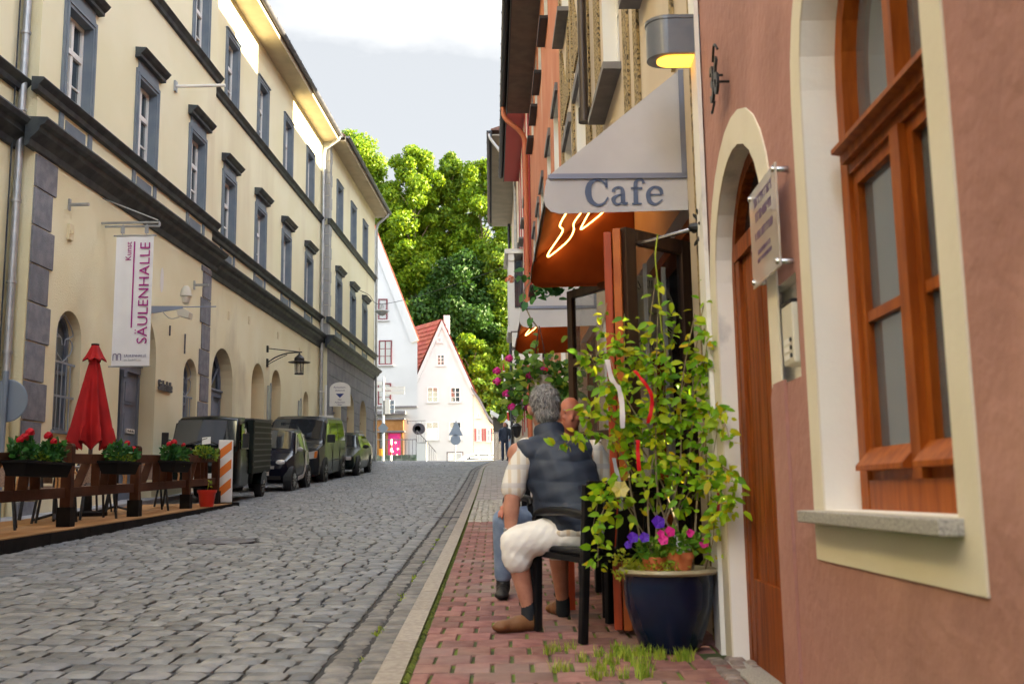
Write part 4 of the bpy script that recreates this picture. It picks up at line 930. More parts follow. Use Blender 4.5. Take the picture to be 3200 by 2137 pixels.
# ------------------------------------------------------------------ houses at the top of the street
m_hw = mat('white_render', (.56, .565, .565), .85, (.52, .525, .525), .6, bump=(30, .1, .004))
m_hc = mat('cream_render', (.76, .70, .55), .85, (.72, .66, .52), .6)
m_redtile = mat('red_tile', (.42, .115, .075), .8, (.34, .09, .06), 5, island=.18)
m_maroon = mat('maroon_frame', (.17, .03, .04), .5)
m_shutter = mat('red_shutter', (.42, .13, .12), .7)
def front_window(h, x, z, w, hh, y, frame, glass=m_glassL, cols=2, rows=3, surround=None, sill=True):
    mb = MB(); f = .07
    for a, b, c, d in ((x - w / 2, x - w / 2 + f, z, z + hh), (x + w / 2 - f, x + w / 2, z, z + hh), (x - w / 2 + f, x + w / 2 - f, z, z + f), (x - w / 2 + f, x + w / 2 - f, z + hh - f, z + hh)): mb.box(a, b, y - .05, y + .04, c, d)
    wd = obj('window', mb, frame, h); iw = (w - 2 * f) / cols; ih = (hh - 2 * f) / rows
    mb = MB()
    for i in range(1, cols): mb.box(x - w / 2 + f + iw * i - .035, x - w / 2 + f + iw * i + .035, y - .04, y + .03, z + f, z + hh - f)
    for j in range(1, rows): mb.box(x - w / 2 + f, x + w / 2 - f, y - .03, y + .02, z + f + ih * j - .02, z + f + ih * j + .02)
    obj('glazing_bar', mb, frame, wd)
    for i in range(cols):
        for j in range(rows):
            a, c = x - w / 2 + f + iw * i, z + f + ih * j; mb = MB(); mb.box(a + .03, a + iw - .03, y - .02, y - .005, c + .02, c + ih - .02); obj('pane', mb, glass[j] if isinstance(glass, list) else glass, wd)
    if surround:
        mb = MB(); ring(mb, x - w / 2, x + w / 2, z, z + hh, 0, .1, y - .03, y); obj('surround', mb, surround, wd)
    if sill: mb = MB(); mb.box(x - w / 2 - .12, x + w / 2 + .12, y - .14, y, z - .08, z); obj('sill', mb, surround or m_hw, wd)
    return wd
m_glasspale = glass_mat('glass_pale_blind', (.42, .44, .44), 1.0, .1)
# tall white gabled house with the shop
BW = thing('gabled_white_house', 'tall white gabled house with dark red windows and a shop below', 'building', (0, 66, 0))
ex, ez, ax_, az_ = -6.17, 11.0, -11.6, 25.2
mb = MB(); mb.prism([(ex, 2.0), (ex, ez), (ax_, az_), (2 * ax_ - ex, ez), (2 * ax_ - ex, 2.0)], 0, 12); mb.v = [(x - .2 * y, y, z) for x, y, z in mb.v]; obj('wall', mb, m_hw, BW)
mb = MB(); dx, dz = ex - ax_, ez - az_; L = math.hypot(dx, dz); nx_, nz_ = -dz / L, dx / L
def slope(off0, off1, y0, y1, side=1):
    P = [(ax_, az_), (ex + .1 * dx / L, ez + .1 * dz / L)]
    q = [(P[0][0] + nx_ * off0, P[0][1] + nz_ * off0), (P[1][0] + nx_ * off0, P[1][1] + nz_ * off0), (P[1][0] + nx_ * off1, P[1][1] + nz_ * off1), (P[0][0] + nx_ * off1, P[0][1] + nz_ * off1)]
    return [(ax_ + (u - ax_) * side, w) for u, w in q]
mb.prism(slope(.02, .15, 0, 0), -.1, 12.3); mb.prism(slope(.02, .15, 0, 0, -1), -.1, 12.3); mb.v = [(x - .2 * max(y, 0), y, z) for x, y, z in mb.v]; obj('roof', mb, m_redtile, BW)
mb = MB(); mb.prism(slope(-.45, .06, 0, 0), -.16, -.002); obj('bargeboard', mb, m_hw, BW)
front_window(BW, -8.25, 9.35, .85, 1.6, -.02, m_maroon, m_glasspale, 2, 3, sill=True)
front_window(BW, -8.42, 12.3, .6, 1.4, -.02, m_maroon, m_glasspale, 1, 2); front_window(BW, -10.0, 12.3, .6, 1.4, -.02, m_maroon, m_glasspale, 1, 2)
front_window(BW, -8.3, 6.75, .85, 1.4, -.02, m_maroon, m_glasspale, 2, 3); front_window(BW, -10.4, 9.35, .85, 1.6, -.02, m_maroon, m_glasspale)
mb = MB(); mb.box(-11, -6.2, -.14, .0, 6.55, 6.65); obj('string_course', mb, m_greylint, BW)
m_shopwood = mat('shop_wood', (.30, .13, .03), .5, (.36, .17, .05), 4); m_pinkdisp = mat('pink_display', (.75, .05, .18), .6, (.55, .02, .30), 5, emit=((.9, .06, .2), .02))
m_warm = mat('shop_lamp', (1, .7, .3), .5, emit=((1, .7, .35), .5))
mb = MB(); mb.box(-9.6, -7.05, -.35, 0, 5.05, 5.75); sh = obj('shop_front', mb, m_shopwood, BW)
mb = MB(); mb.box(-9.7, -6.95, -.5, 0, 5.75, 5.85); mb.box(-9.7, -6.95, -.5, 0, 4.95, 5.05); mb.box(-9.7, -6.9, -.55, 0, 6.1, 6.3); obj('canopy', mb, m_greylint, sh)
for x in (-9.55, -8.65, -8.1, -7.15): mb = MB(); mb.box(x - .07, x + .07, -.3, 0, 2.4, 4.95); obj('post', mb, m_shopwood, sh)
mb = MB(); mb.box(-8.03, -7.22, -.12, -.08, 3.2, 4.9); obj('pane', mb, m_pinkdisp, sh)
mb = MB(); mb.box(-8.58, -8.17, -.12, -.08, 2.4, 4.9); obj('pane', mb, m_glassL, sh); mb = MB(); mb.box(-9.48, -8.72, -.12, -.08, 2.9, 4.9); obj('pane', mb, m_glasspale, sh)
for (x, z) in ((-7.55, 4.3), (-7.4, 3.9), (-7.75, 3.75), (-7.45, 3.5), (-9.2, 4.1)): mb = MB(); mb.ell((x, -.16, z), .055, .05, .055, 8, 6); obj('lamp', mb, m_warm, sh)
mb = MB(); mb.box(-8.03, -7.22, -.3, 0, 3.05, 3.2); obj('window_ledge', mb, m_greylint, sh)
# oval hanging sign
sg = thing('oval_hanging_sign', 'dark oval sign on a thin bracket beside the shop', 'sign', (-6.35, 65.4, 5.35))
mb = MB(); mb.tube([(-.35, 0, .3), (.75, 0, .3)], .025, 6); mb.box(-.42, -.33, -.06, .06, .1, .35); mb.tube([(.15, 0, .3), (.15, 0, .1)], .012, 5); mb.tube([(.5, 0, .3), (.5, 0, .1)], .012, 5); obj('bracket', mb, m_greylint, sg)
mb = MB(); mb.lathe([(0, -.05), (.42, -.05), (.44, 0), (.42, .05), (0, .05)], 24, (0, 0, 0), axis='y'); o = obj('board', mb, mat('sign_plum', (.05, .045, .055), .5), sg); o.location = (.33, 0, -.22); o.scale = (.95, 1, .85)
mb = MB(); mb.lathe([(.15, -.07), (.2, -.07)], 20, (0, 0, 0), axis='y'); mb.v = [(x, y, z) for x, y, z in mb.v]; o = obj('emblem', mb, m_greylint, sg); o.location = (.25, 0, -.22)
# white house with red roof, gable to the street, and its cream wing
WH = thing('red_roofed_white_house', 'white gabled house with red tiled roof and white sash windows', 'building', (0, 86, 0))
ga = [(-3.36, 2.0), (-3.36, 9.75), (-5.95, 15.6), (-8.55, 9.75), (-8.55, 2.0)]; SH = (-6.5, 9.5)
n = 5; vs = [(u, 0, w) for u, w in ga] + [(u + SH[0], SH[1], w) for u, w in ga]; mb = MB(); mb.add(vs, [tuple(range(5)), tuple(range(9, 4, -1))] + [(i, (i + 1) % 5, 5 + (i + 1) % 5, 5 + i) for i in (0, 3, 4)]); obj('wall', mb, m_hw, WH)
mb = MB()
def tiles(p0, p1, dirv, nu, nv):
    """overlapping tile courses on a roof plane spanned by p0->p1 (slope) and dirv (ridge)"""
    a, b, d = Vector(p0), Vector(p1), Vector(dirv); s_ = (b - a); nrm = s_.cross(d).normalized(); nrm = nrm if nrm.z > 0 else -nrm
    for i in range(nu):
        for j in range(nv):
            q = a + s_ * (i / nu) + d * (j / nv); e1, e2 = s_ * (1.12 / nu), d * (.96 / nv); l0, l1 = nrm * .04, nrm * .13
            mb.add([q + l0, q + e1 + l1, q + e1 + e2 + l1, q + e2 + l0, q + e1, q + e1 + e2], [(0, 1, 2, 3), (1, 4, 5, 2)])
tiles((-5.95, -.2, 15.7), (-8.9, -.2, 9.2), (SH[0], SH[1], 0), 16, 14); tiles((-5.95, -.2, 15.7), (-3.1, -.2, 9.4), (SH[0], SH[1], 0), 12, 8); obj('roof', mb, m_redtile, WH)
mb = MB()
for sgx in (1, -1):
    xe = -5.95 + 2.85 * sgx; mb.prism([(-5.95, 15.65), (xe, 9.25), (xe - .3 * sgx, 9.25), (-5.95, 15.05)], -.16, -.003)
obj('bargeboard', mb, m_hw, WH)
mb = MB(); mb.quad((-7.95, 2.05, 13.9), (-7.5, 1.5, 14.6), (-7.9, 2.1, 14.6), (-8.4, 2.7, 13.85)); 
a, b = Vector((-7.0, -.2 + .9, 13.5)), Vector((-7.55, .7, 12.2)); d = Vector((-.45, .65, 0)); mb = MB(); up_ = Vector((-.15, 0, .12)); mb.add([a + up_, b + up_, b + d + up_, a + d + up_], [(0, 1, 2, 3)]); obj('skylight', mb, m_glasspale, WH)
m_gb = glass_mat('glass_green', (.03, .08, .08), 1.0, .08)
front_window(WH, -6.74, 8.66, .92, 1.28, -.01, m_wframe, m_gb, surround=m_hw); front_window(WH, -4.84, 8.63, .86, 1.28, -.01, m_wframe, m_glassL, surround=m_hw)
front_window(WH, -6.8, 5.5, 1.08, 1.5, -.01, m_wframe, [m_glasspale, m_glasspale, m_glassL], surround=m_hw); front_window(WH, -4.86, 5.5, 1.0, 1.5, -.01, m_wframe, [m_glasspale, m_glasspale, m_glassL], surround=m_hw)
front_window(WH, -6.05, 11.76, .68, .95, -.01, m_wframe, m_gb, surround=m_hw); front_window(WH, -6.15, 13.74, .36, .42, -.01, m_wframe, m_glasspale, 1, 1, surround=m_hw)
front_window(WH, -4.9, 3.2, 1.2, 1.2, -.01, m_wframe, m_glasspale, 2, 1, surround=m_greylint)
mb = MB(); mb.box(-6.0, -5.5, 3, 3.6, 14.6, 16.6); obj('chimney', mb, m_hw, WH)
mb = MB(); cwp = [(-3.34, 2.0), (-3.34, 9.5), (-2.75, 8.55), (-2.2, 7.35), (-1.95, 6.9), (-1.72, 6.75), (-1.72, 2.0)]; mb.prism(cwp, .05, 8); obj('wing_wall', mb, m_hc, WH)
rp = [(-3.5, 9.95), (-2.72, 8.85), (-2.1, 7.55), (-1.62, 6.95), (-1.35, 6.85), (-1.35, 6.7), (-1.68, 6.72), (-2.2, 7.35), (-2.82, 8.6), (-3.5, 9.7)]; mb = MB(); mb.prism(rp, -.25, 8.2); obj('wing_roof', mb, m_greylint, WH)
for x in (-2.86, -1.98):
    front_window(WH, x, 6.5 if x < -2.5 else 6.42, .42, 1.0 if x < -2.5 else .0 + .3, .04, m_wframe, m_glasspale, 1, 2) if False else None
front_window(WH, -2.88, 5.35, .40, 1.05, .04, m_wframe, m_glasspale, 1, 2); front_window(WH, -2.08, 5.30, .36, 1.02, .04, m_wframe, m_glasspale, 1, 2)
for x in (-3.18, -2.58, -2.36, -1.80):
    mb = MB(); mb.box(x - .09, x + .09, -.01, .045, 5.35, 6.4)
    for k in range(7): mb.box(x - .075, x + .075, -.025, -.01, 5.42 + k * .14, 5.50 + k * .14)
    obj('shutter', mb, m_shutter, WH)
front_window(WH, -2.9, 7.3, .24, .4, .04, m_wframe, m_glasspale, 1, 1); front_window(WH, -2.9, 3.7, .28, .6, .04, m_wframe, m_glasspale, 1, 1, surround=m_hw); front_window(WH, -2.05, 3.6, .26, .6, .04, m_wframe, m_glasspale, 1, 1, surround=m_hw)
# stair yard with railing and low stone wall
sw = thing('stone_yard_wall', 'low mossy stone wall with an iron railing below the shop', 'wall', (0, 63.2, 0))
m_rubble = mat('rubble_stone', (.20, .22, .19), .9, (.12, .17, .12), 3, bump=(12, .6, .03), island=.35)
mb = MB(); mb.box(-9.4, -5.95, .05, .5, 2.2, 3.42); obj('core', mb, m_rubble, sw)
for j in range(4):
    x = -9.4 + rnd.uniform(0, .2)
    while x < -6.1: 
        w = rnd.uniform(.3, .55); s_ = MB(); s_.box(x + .02, min(x + w, -5.97) - .02, .0, .12, 2.4 + j * .26 + .02, 2.4 + j * .26 + .24); obj('wall_stone', s_, m_rubble, sw, bevel=.03); x += w
def railing(name, label, pts, h, n):
    r = thing(name, label, 'railing'); mb = MB()
    for (a, b) in zip(pts[:-1], pts[1:]): mb.tube([(a[0], a[1], a[2] + h), (b[0], b[1], b[2] + h)], .03, 6); 
    obj('handrail', mb, m_greylint, r)
    for (a, b) in zip(pts[:-1], pts[1:]):
        a, b = Vector(a), Vector(b); k = max(2, int((b - a).length / n))
        for i in range(k + 1):
            p = a.lerp(b, i / k); m_ = MB(); m_.tube([p, p + Vector((0, 0, h))], .018, 5); obj('baluster', m_, m_greylint, r)
    return r
railing('yard_railing', 'thin iron railing on the low stone wall by the shop', [(-9.3, 63.3, 3.42), (-6.0, 63.3, 3.40)], .95, .22)
railing('stair_railing', 'sloping iron stair railing at the white house corner', [(-5.95, 63.2, 3.9), (-4.75, 63.0, 2.55)], 1.0, .2)
railing('street_fence', 'dark iron fence beside the cream wing near the footpath', [(-1.35, 62, 2.5), (-.45, 61, 2.5)], 2.1, .12)
uc = thing('utility_cabinet', 'pale grey utility cabinet at the foot of the stair railing', 'cabinet', (-5.6, 62.8, prof(62.8)))
mb = MB(); mb.box(-.3, .3, -.2, .2, 0, 1.5); obj('body', mb, mat('cabinet_grey', (.55, .58, .58), .6), uc, bevel=.02); mb = MB(); mb.box(-.33, .33, -.23, .23, 1.5, 1.56); obj('lid', mb, m_zinc, uc)
# signposts, traffic light, poles
def pole_thing(name, label, cat, x, y, h, r=.05, m=m_zinc):
    t = thing(name, label, cat, (x, y, prof(y))); mb = MB(); mb.tube([(0, 0, 0), (0, 0, h)], r, 8); obj('pole', mb, m, t, smooth=40); return t
t = pole_thing('signpost', 'tall grey post with white direction signs and traffic light by the corner', 'signpost', -7.35, 58, 5.0, .075)
m_signw = mat('sign_white', (.78, .78, .77), .5, (.70, .70, .70), 30, vlo=.55, vhi=.58, stretch=(2, 2, 14)); m_signback = mat('sign_back', (.20, .25, .33), .5, metal=.2)
for (a, b, z) in ((.08, 1.2, 4.25), (.08, 1.2, 4.0), (-1.1, -.08, 4.55), (-1.1, -.08, 4.2)): mb = MB(); mb.box(a, b, -.03, .0, z, z + .2); obj('direction_board', mb, m_signw, t)
mb = MB(); mb.box(.1, .38, -.15, .12, 2.9, 3.7); obj('traffic_light', mb, m_signw, t)
for z in (3.55, 3.3, 3.05): mb = MB(); mb.box(.38, .62, -.12, .10, z - .1, z + .1); obj('light_hood', mb, m_signback, t)
mb = MB(); mb.prism([(-.3, 2.1), (0, 1.75), (.3, 2.1), (0, 2.45)], -.09, -.07); obj('sign_plate', mb, m_signback, t)
mb = MB(); mb.box(-.22, -.06, -.15, .0, .55, .95); obj('litter_bin', mb, mat('bin_orange', (.75, .33, .03), .5), t)
t = pole_thing('street_bollard', 'red and white striped bollard at the pavement corner', 'bollard', -6.85, 57.5, 1.45, .06, m_signw)
for z in (.55, .95): mb = MB(); mb.tube([(0, 0, z), (0, 0, z + .18)], .064, 8); obj('red_stripe', mb, m_redpaint, t)
t = pole_thing('traffic_sign', 'grey backed triangular and round traffic signs on a leaning post', 'traffic sign', -3.43, 60, 2.6, .035)
mb = MB(); mb.prism([(-.42, 1.75), (.42, 1.75), (0, 2.65)], -.04, -.02); obj('triangle_plate', mb, m_signback, t)
mb = MB(); mb.lathe([(0, -.04), (.3, -.04), (.3, -.02), (0, -.02)], 18, (0, 0, 1.5), axis='y'); obj('round_plate', mb, m_signback, t); t.rotation_euler = (0, R(2), 0)
t = thing('barrier_boom', 'raised red and white striped barrier pole beside the footpath', 'barrier', (-.22, 56, prof(56)))
mb = MB(); mb.box(-.12, .12, -.12, .12, 0, 1.9); obj('post', mb, m_signback, t)
p0, p1 = Vector((0, -.15, 1.8)), Vector((-.33, -.15, 5.9))
for i in range(9): mb = MB(); mb.bar(p0.lerp(p1, i / 9), p0.lerp(p1, (i + 1) / 9), .09, .07); obj('boom_stripe', mb, m_redpaint if i % 3 == 1 else m_signw, t)
# low white lean-to roof by the fence
t = thing('bridge_roof', 'white sloping roof edge of a covered stair behind the iron fence', 'roof', (0, 63, 0))
mb = MB(); mb.prism([(-1.4, 6.1), (-1.4, 5.85), (.4, 4.75), (.4, 5.0)], 0, 3); obj('roof', mb, m_hw, t); mb = MB(); mb.prism([(-1.25, 2.2), (-1.25, 5.7), (.3, 4.8), (.3, 2.2)], .4, 3); obj('wall', mb, mat('dark_timber', (.05, .045, .04), .9), t)  # wall below the roof in one very dark brown
# catenary lamp over the street
t = thing('hanging_street_lamp', 'white dish street lamp hung on a wire across the street', 'street lamp', (-5.65, 44, 8.9))
mb = MB(); mb.lathe([(0, .32), (.06, .30), (.08, .12), (.12, .10), (.30, .02), (.31, -.02), (.22, -.06), (.16, -.14), (.06, -.19), (0, -.2)], 20); obj('dish', mb, mat('lamp_enamel', (.62, .64, .66), .35), t, smooth=40)
mb = MB(); mb.tube(bez([(-1.3, 0, 1.1), (-.6, 0, .75), (0, 0, .32), (2.4, 0, .9), (5.7, 0, 2.0)], 6), .012, 5); obj('wire', mb, m_ogutter, t)

# ------------------------------------------------------------------ trees on the hillside
def leaf_cloud(cents, n_each, size, mb, flat=.55):
    """random leaf quads around clump centres (cx,cy,cz,r)"""
    V = []; F = []
    for (cx, cy, cz, r) in cents:
        n = int(n_each * (r ** 1.6)); u = nrs.normal(size=(n, 3)); u /= np.linalg.norm(u, axis=1)[:, None]
        rad = r * (0.30 + .95 * nrs.rand(n) ** .8) ; P = u * rad[:, None] * np.array([1, 1, .8]) + np.array([cx, cy, cz])
        a = nrs.normal(size=(n, 3)); a /= np.linalg.norm(a, axis=1)[:, None]; b = np.cross(a, u + .4 * nrs.normal(size=(n, 3))); b /= (np.linalg.norm(b, axis=1)[:, None] + 1e-6)
        s = size * (.6 + .8 * nrs.rand(n))[:, None]
        q = np.stack([P - a * s, P + b * s * flat, P + a * s, P - b * s * flat], 1).reshape(-1, 3); V.append(q)
    V = np.concatenate(V); k = len(V) // 4; base = len(mb.v)
    mb.v += [tuple(p) for p in V]; mb.f += [(base + 4 * i, base + 4 * i + 1, base + 4 * i + 2, base + 4 * i + 3) for i in range(k)]; mb.mi += [0] * k
m_leafY = leaf_mat('leaf_yellow_green', [(.075, .165, .006), (.16, .265, .009), (.26, .355, .011), (.105, .215, .008), (.33, .41, .013)], .4)  # yellow-green foliage tones
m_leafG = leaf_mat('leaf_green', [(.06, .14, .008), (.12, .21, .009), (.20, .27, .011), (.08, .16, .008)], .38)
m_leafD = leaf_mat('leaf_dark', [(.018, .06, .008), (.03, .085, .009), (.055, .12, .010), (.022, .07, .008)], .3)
m_bark = mat('tree_bark', (.16, .11, .07), .9, (.24, .17, .10), 3, bump=(6, .6, .05))
def tree(name, label, x, y, h, r, m, crown0=.35, n_each=150, size=.21, trunk=.22, z0=None, clumps=26, tall=1.0):
    z = hill_z(x, y) - .4 if z0 is None else z0; t = thing(name, label, 'tree', (x, y, z), rnd.uniform(0, 6)); rr = random.Random(int(x * 100 + y * 7))
    mb = MB(); top = h * .86; pts = [(0, 0, 0)] + [(rr.uniform(-.25, .25), rr.uniform(-.25, .25), top * k / 5) for k in range(1, 6)]; mb.tube(bez(pts, 3), list(np.linspace(trunk, .03, 16)), 7)
    cents = []
    for i in range(clumps):
        f = crown0 + (1 - crown0) * ((i + .5) / clumps); env = math.sin(math.pi * min(1, max(.12, (f - crown0 + .10) / (1.12 - crown0)))) ** .7
        a = i * 2.4 + rr.uniform(-.5, .5); d = r * env * rr.uniform(.35, .95); cz = h * f * .97
        cr = r * rr.uniform(.20, .37) * (1.1 - .45 * (f - crown0) / (1 - crown0)); c = (d * math.cos(a), d * math.sin(a), cz); cents.append((*c, cr))
        if i % 2 == 0: s0 = max(.2 * h, cz - d * 1.1 - .8); mb.tube(bez([(0, 0, s0), (c[0] * .45, c[1] * .45, (s0 + cz) / 2 - .1), c], 3), list(np.linspace(trunk * .4, .03, 7)), 5)
    obj('trunk', mb, m_bark, t, smooth=50)
    mb = MB(); leaf_cloud(cents, n_each, size, mb); obj('crown', mb, m, t); return t
G = 'trees on the hillside'
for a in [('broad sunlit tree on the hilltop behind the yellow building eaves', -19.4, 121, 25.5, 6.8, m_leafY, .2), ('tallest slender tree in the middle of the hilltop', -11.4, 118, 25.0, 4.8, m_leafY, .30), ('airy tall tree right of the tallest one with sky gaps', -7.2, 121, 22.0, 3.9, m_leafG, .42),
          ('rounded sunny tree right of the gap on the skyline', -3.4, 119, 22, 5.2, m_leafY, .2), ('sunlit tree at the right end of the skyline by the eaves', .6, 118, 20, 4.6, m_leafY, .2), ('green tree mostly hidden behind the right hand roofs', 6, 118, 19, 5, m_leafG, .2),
          ('slim tree beside the hilltop fence with bare lower trunk', -13.4, 124, 16, 2.6, m_leafG, .5), ('small dark tree left of the hilltop fence', -17.2, 119, 12, 3.2, m_leafD, .15), ('large dark green tree in the middle of the slope', -5.4, 111, 16, 5.6, m_leafD, .2), ('dark green tree at the right of the slope', -.6, 112, 16.5, 4.8, m_leafG, .15),
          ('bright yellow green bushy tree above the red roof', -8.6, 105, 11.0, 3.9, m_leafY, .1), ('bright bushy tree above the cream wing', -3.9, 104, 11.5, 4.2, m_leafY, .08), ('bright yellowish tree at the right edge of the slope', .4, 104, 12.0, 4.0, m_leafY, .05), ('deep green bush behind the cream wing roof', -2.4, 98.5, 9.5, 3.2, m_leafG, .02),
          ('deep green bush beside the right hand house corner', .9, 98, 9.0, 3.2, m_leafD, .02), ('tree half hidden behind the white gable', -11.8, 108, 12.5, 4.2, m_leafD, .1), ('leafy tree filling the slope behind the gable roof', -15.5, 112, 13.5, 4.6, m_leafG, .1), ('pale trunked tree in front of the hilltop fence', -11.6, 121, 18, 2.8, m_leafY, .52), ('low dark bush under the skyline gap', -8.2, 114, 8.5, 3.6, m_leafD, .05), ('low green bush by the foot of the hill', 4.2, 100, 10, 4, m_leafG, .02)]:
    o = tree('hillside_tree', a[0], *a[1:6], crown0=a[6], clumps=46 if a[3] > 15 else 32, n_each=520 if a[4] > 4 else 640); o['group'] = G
    if a[5] is m_leafD or True: pass
# hilltop fence
ft = thing('hilltop_fence', 'pale wooden rail fence on the hilltop between the trees', 'fence', (0, 0, 0)); zt = hill_z(-14, 123)
for k in range(6): x = -17.5 + k * 1.3; mb = MB(); mb.box(x - .06, x + .06, 122.9, 123.02, hill_z(x, 123) - .5, hill_z(x, 123) + 1.0); obj('post', mb, m_hc, ft)
for dz in (.4, .85): mb = MB(); mb.bar((-17.6, 122.85, hill_z(-17.6, 123) + dz), (-11, 122.85, hill_z(-11, 123) + dz), .08, .12); obj('rail', mb, m_hc, ft)
# undergrowth
mb = MB(); c = []
for _ in range(150):
    x, y = rnd.uniform(-24, 9), rnd.uniform(95, 128); c.append((x, y, hill_z(x, y) + .3, rnd.uniform(.8, 1.7)))
leaf_cloud(c, 120, .28, mb); obj('undergrowth', mb, m_leafG, kind='stuff', label='leafy green undergrowth covering the hillside under the trees', cat='bushes')
# ------------------------------------------------------------------ things on the left facade
bn = thing('hanging_banner', 'white vertical banner lettered Säulenhalle on a steel wall bracket', 'banner', (-7.50, 18.3, 0))
m_banner = mat('banner_cloth', (.84, .84, .86), .8, (.80, .80, .83), 3, bump=(3, .1, .03)); m_mag = mat('magenta_print', (.36, .01, .22), .7); m_violet = mat('violet_print', (.06, .03, .16), .7)
mb = MB(); mb.tube([(-.02, 0, 5.98), (1.05, 0, 5.98)], .022, 6); mb.tube([(.05, 0, 5.91), (1.05, 0, 5.91)], .022, 6); mb.tube([(1.05, 0, 5.98), (1.05, 0, 5.91)], .022, 6); mb.tube([(-.02, -.0, 6.45), (1.02, 0, 6.02)], .012, 5); obj('bracket', mb, m_zinc, bn)
for x in (.38, .82): mb = MB(); mb.tube([(x, 0, 5.95), (x, 0, 5.74)], .008, 5); mb.box(x - .03, x + .03, -.02, .02, 5.78, 5.9); obj('hanger', mb, m_zinc, bn)
mb = MB(); mb.tube([(.22, 0, 5.735), (1.0, 0, 5.735)], .016, 6); obj('top_rod', mb, m_zinc, bn)
mb = MB(); n = 12; vs = [(.27 + .69 * i / n, .012 * math.sin(i * .9) * (1 - abs(j / 8 - .5)), 3.33 + (5.72 - 3.33) * j / 8) for j in range(9) for i in range(n + 1)]; mb.add(vs, [(j * (n + 1) + i, j * (n + 1) + i + 1, (j + 1) * (n + 1) + i + 1, (j + 1) * (n + 1) + i) for j in range(8) for i in range(n)]); obj('cloth', mb, m_banner, bn, smooth=60)
mb = MB(); mb.tube([(.22, 0, 3.32), (.98, 0, 3.32)], .014, 6); obj('bottom_rod', mb, m_zinc, bn)
RT = Matrix.Rotation(R(90), 4, 'X')
me = text_mesh('SÄULENHALLE', .265, .001, spacing=1.05); wdt = max(v.co.x for v in me.vertices); place_mesh('lettering', me, m_mag, bn, Matrix.Translation((.90, -.02, 3.72)) @ RT @ Matrix.Rotation(R(90), 4, 'Z') @ Matrix.Diagonal((1.88 / wdt, 1, 1, 1)))
me = text_mesh('Kunst', .15, .001); place_mesh('lettering', me, m_mag, bn, Matrix.Translation((.56, -.02, 5.26)) @ RT @ Matrix.Rotation(R(90), 4, 'Z'))
mb = MB(); mb.box(.60, .625, -.021, -.018, 4.02, 5.62); obj('rule', mb, m_mag, bn)
me = text_mesh('SÄULENHALLE', .062, .001); place_mesh('lettering', me, m_violet, bn, Matrix.Translation((.50, -.02, 3.49)) @ RT)
me = text_mesh('am Stadttheater', .05, .001); place_mesh('lettering', me, m_zinc, bn, Matrix.Translation((.50, -.02, 3.42)) @ RT)
mb = MB()
for x in (.335, .415): mb.tube([(x - .03, -.02, 3.43)] + [(x - .03 * math.cos(t), -.02, 3.52 + .03 * math.sin(t)) for t in np.linspace(0, math.pi, 7)] + [(x + .03, -.02, 3.43)], .007, 4)
obj('emblem', mb, m_violet, bn)
# flagpole
t = thing('wall_flagpole', 'white flagpole stub sticking out of the yellow wall under the upper course', 'flagpole', (-7.42, 21.7, 10.02)); mb = MB(); mb.tube([(0, 0, 0), (1.12, .0, .01)], .035, 8); obj('pole', mb, m_wframe, t, smooth=40); mb = MB(); mb.box(-.02, .04, -.07, .07, -.12, .12); obj('socket', mb, m_zinc, t)
# white floodlight arm
t = thing('floodlight_arm', 'white double floodlight on a wall arm beside the banner', 'lamp', (-7.45, 20.8, 4.83))
mb = MB(); mb.prism([(0, -.10), (0, .06), (.66, .05), (.66, 0)], -.02, .02); mb.tube([(.6, 0, .03), (1.35, 0, .03)], .012, 5); obj('arm', mb, mat('steel_blue', (.26, .30, .40), .5), t)
mb = MB(); mb.lathe([(0, .34), (.05, .33), (.10, .25), (.12, .12), (.09, .10), (.07, -.02), (.03, -.05), (0, -.05)], 14, (.72, 0, .14)); obj('bulb_housing', mb, m_icom, t, smooth=40)
mb = MB(); mb.prism([(.60, -.16), (.82, -.22), (.84, -.10), (.72, -.02), (.58, -.06)], -.12, .12); obj('flood_head', mb, m_icom, t); mb = MB(); mb.tube(bez([(.15, 0, .05), (.4, -.02, -.2), (.6, 0, -.18)], 5), .012, 5); obj('cable', mb, m_icom, t)
# black street lantern
t = thing('wall_lantern', 'black wrought lantern with a wide hat on a curved wall bracket', 'lantern', (-7.42, 30.75, 5.0))
mb = MB(); mb.tube([(0, 0, .42), (.95, 0, .30)], .014, 6); mb.tube(bez([(0, 0, -.02), (.25, 0, .14), (.6, 0, .26), (1.05, 0, .29)], 6), .02, 6); mb.tube(bez([(.0, 0, -.08), (.3, 0, .08), (.6, 0, .22)], 6), .012, 6); mb.box(-.02, .03, -.05, .05, -.15, .1); mb.box(-.02, .03, -.05, .05, .3, .5); obj('bracket', mb, m_black, t)
mb = MB(); mb.lathe([(0, .29), (.02, .29), (.03, .22), (.13, .13), (.15, .10)], 16, (.97, 0, 0)); mb.lathe([(.15, .02), (.33, -.015), (.335, -.025), (.15, .0)], 20, (.97, 0, 0)); mb.lathe([(.15, .10), (.15, .02), (.14, .02), (.14, .1)], 16, (.97, 0, 0)); obj('hat', mb, m_black, t, smooth=40)
mb = MB()
for k in range(6): a = k * math.pi / 3; mb.tube([(.97 + .13 * math.cos(a), .13 * math.sin(a), .02), (.97 + .12 * math.cos(a), .12 * math.sin(a), -.36)], .014, 5)
mb.lathe([(.14, -.36), (.14, -.39), (0, -.39)], 16, (.97, 0, 0)); mb.lathe([(.135, -.36), (.0, -.36)], 16, (.97, 0, 0)); obj('cage', mb, m_black, t)
mb = MB(); mb.lathe([(.11, .01), (.10, -.35)], 14, (.97, 0, 0)); obj('glass', mb, glass_mat('lantern_glass', (.6, .6, .58), .35, .05), t)
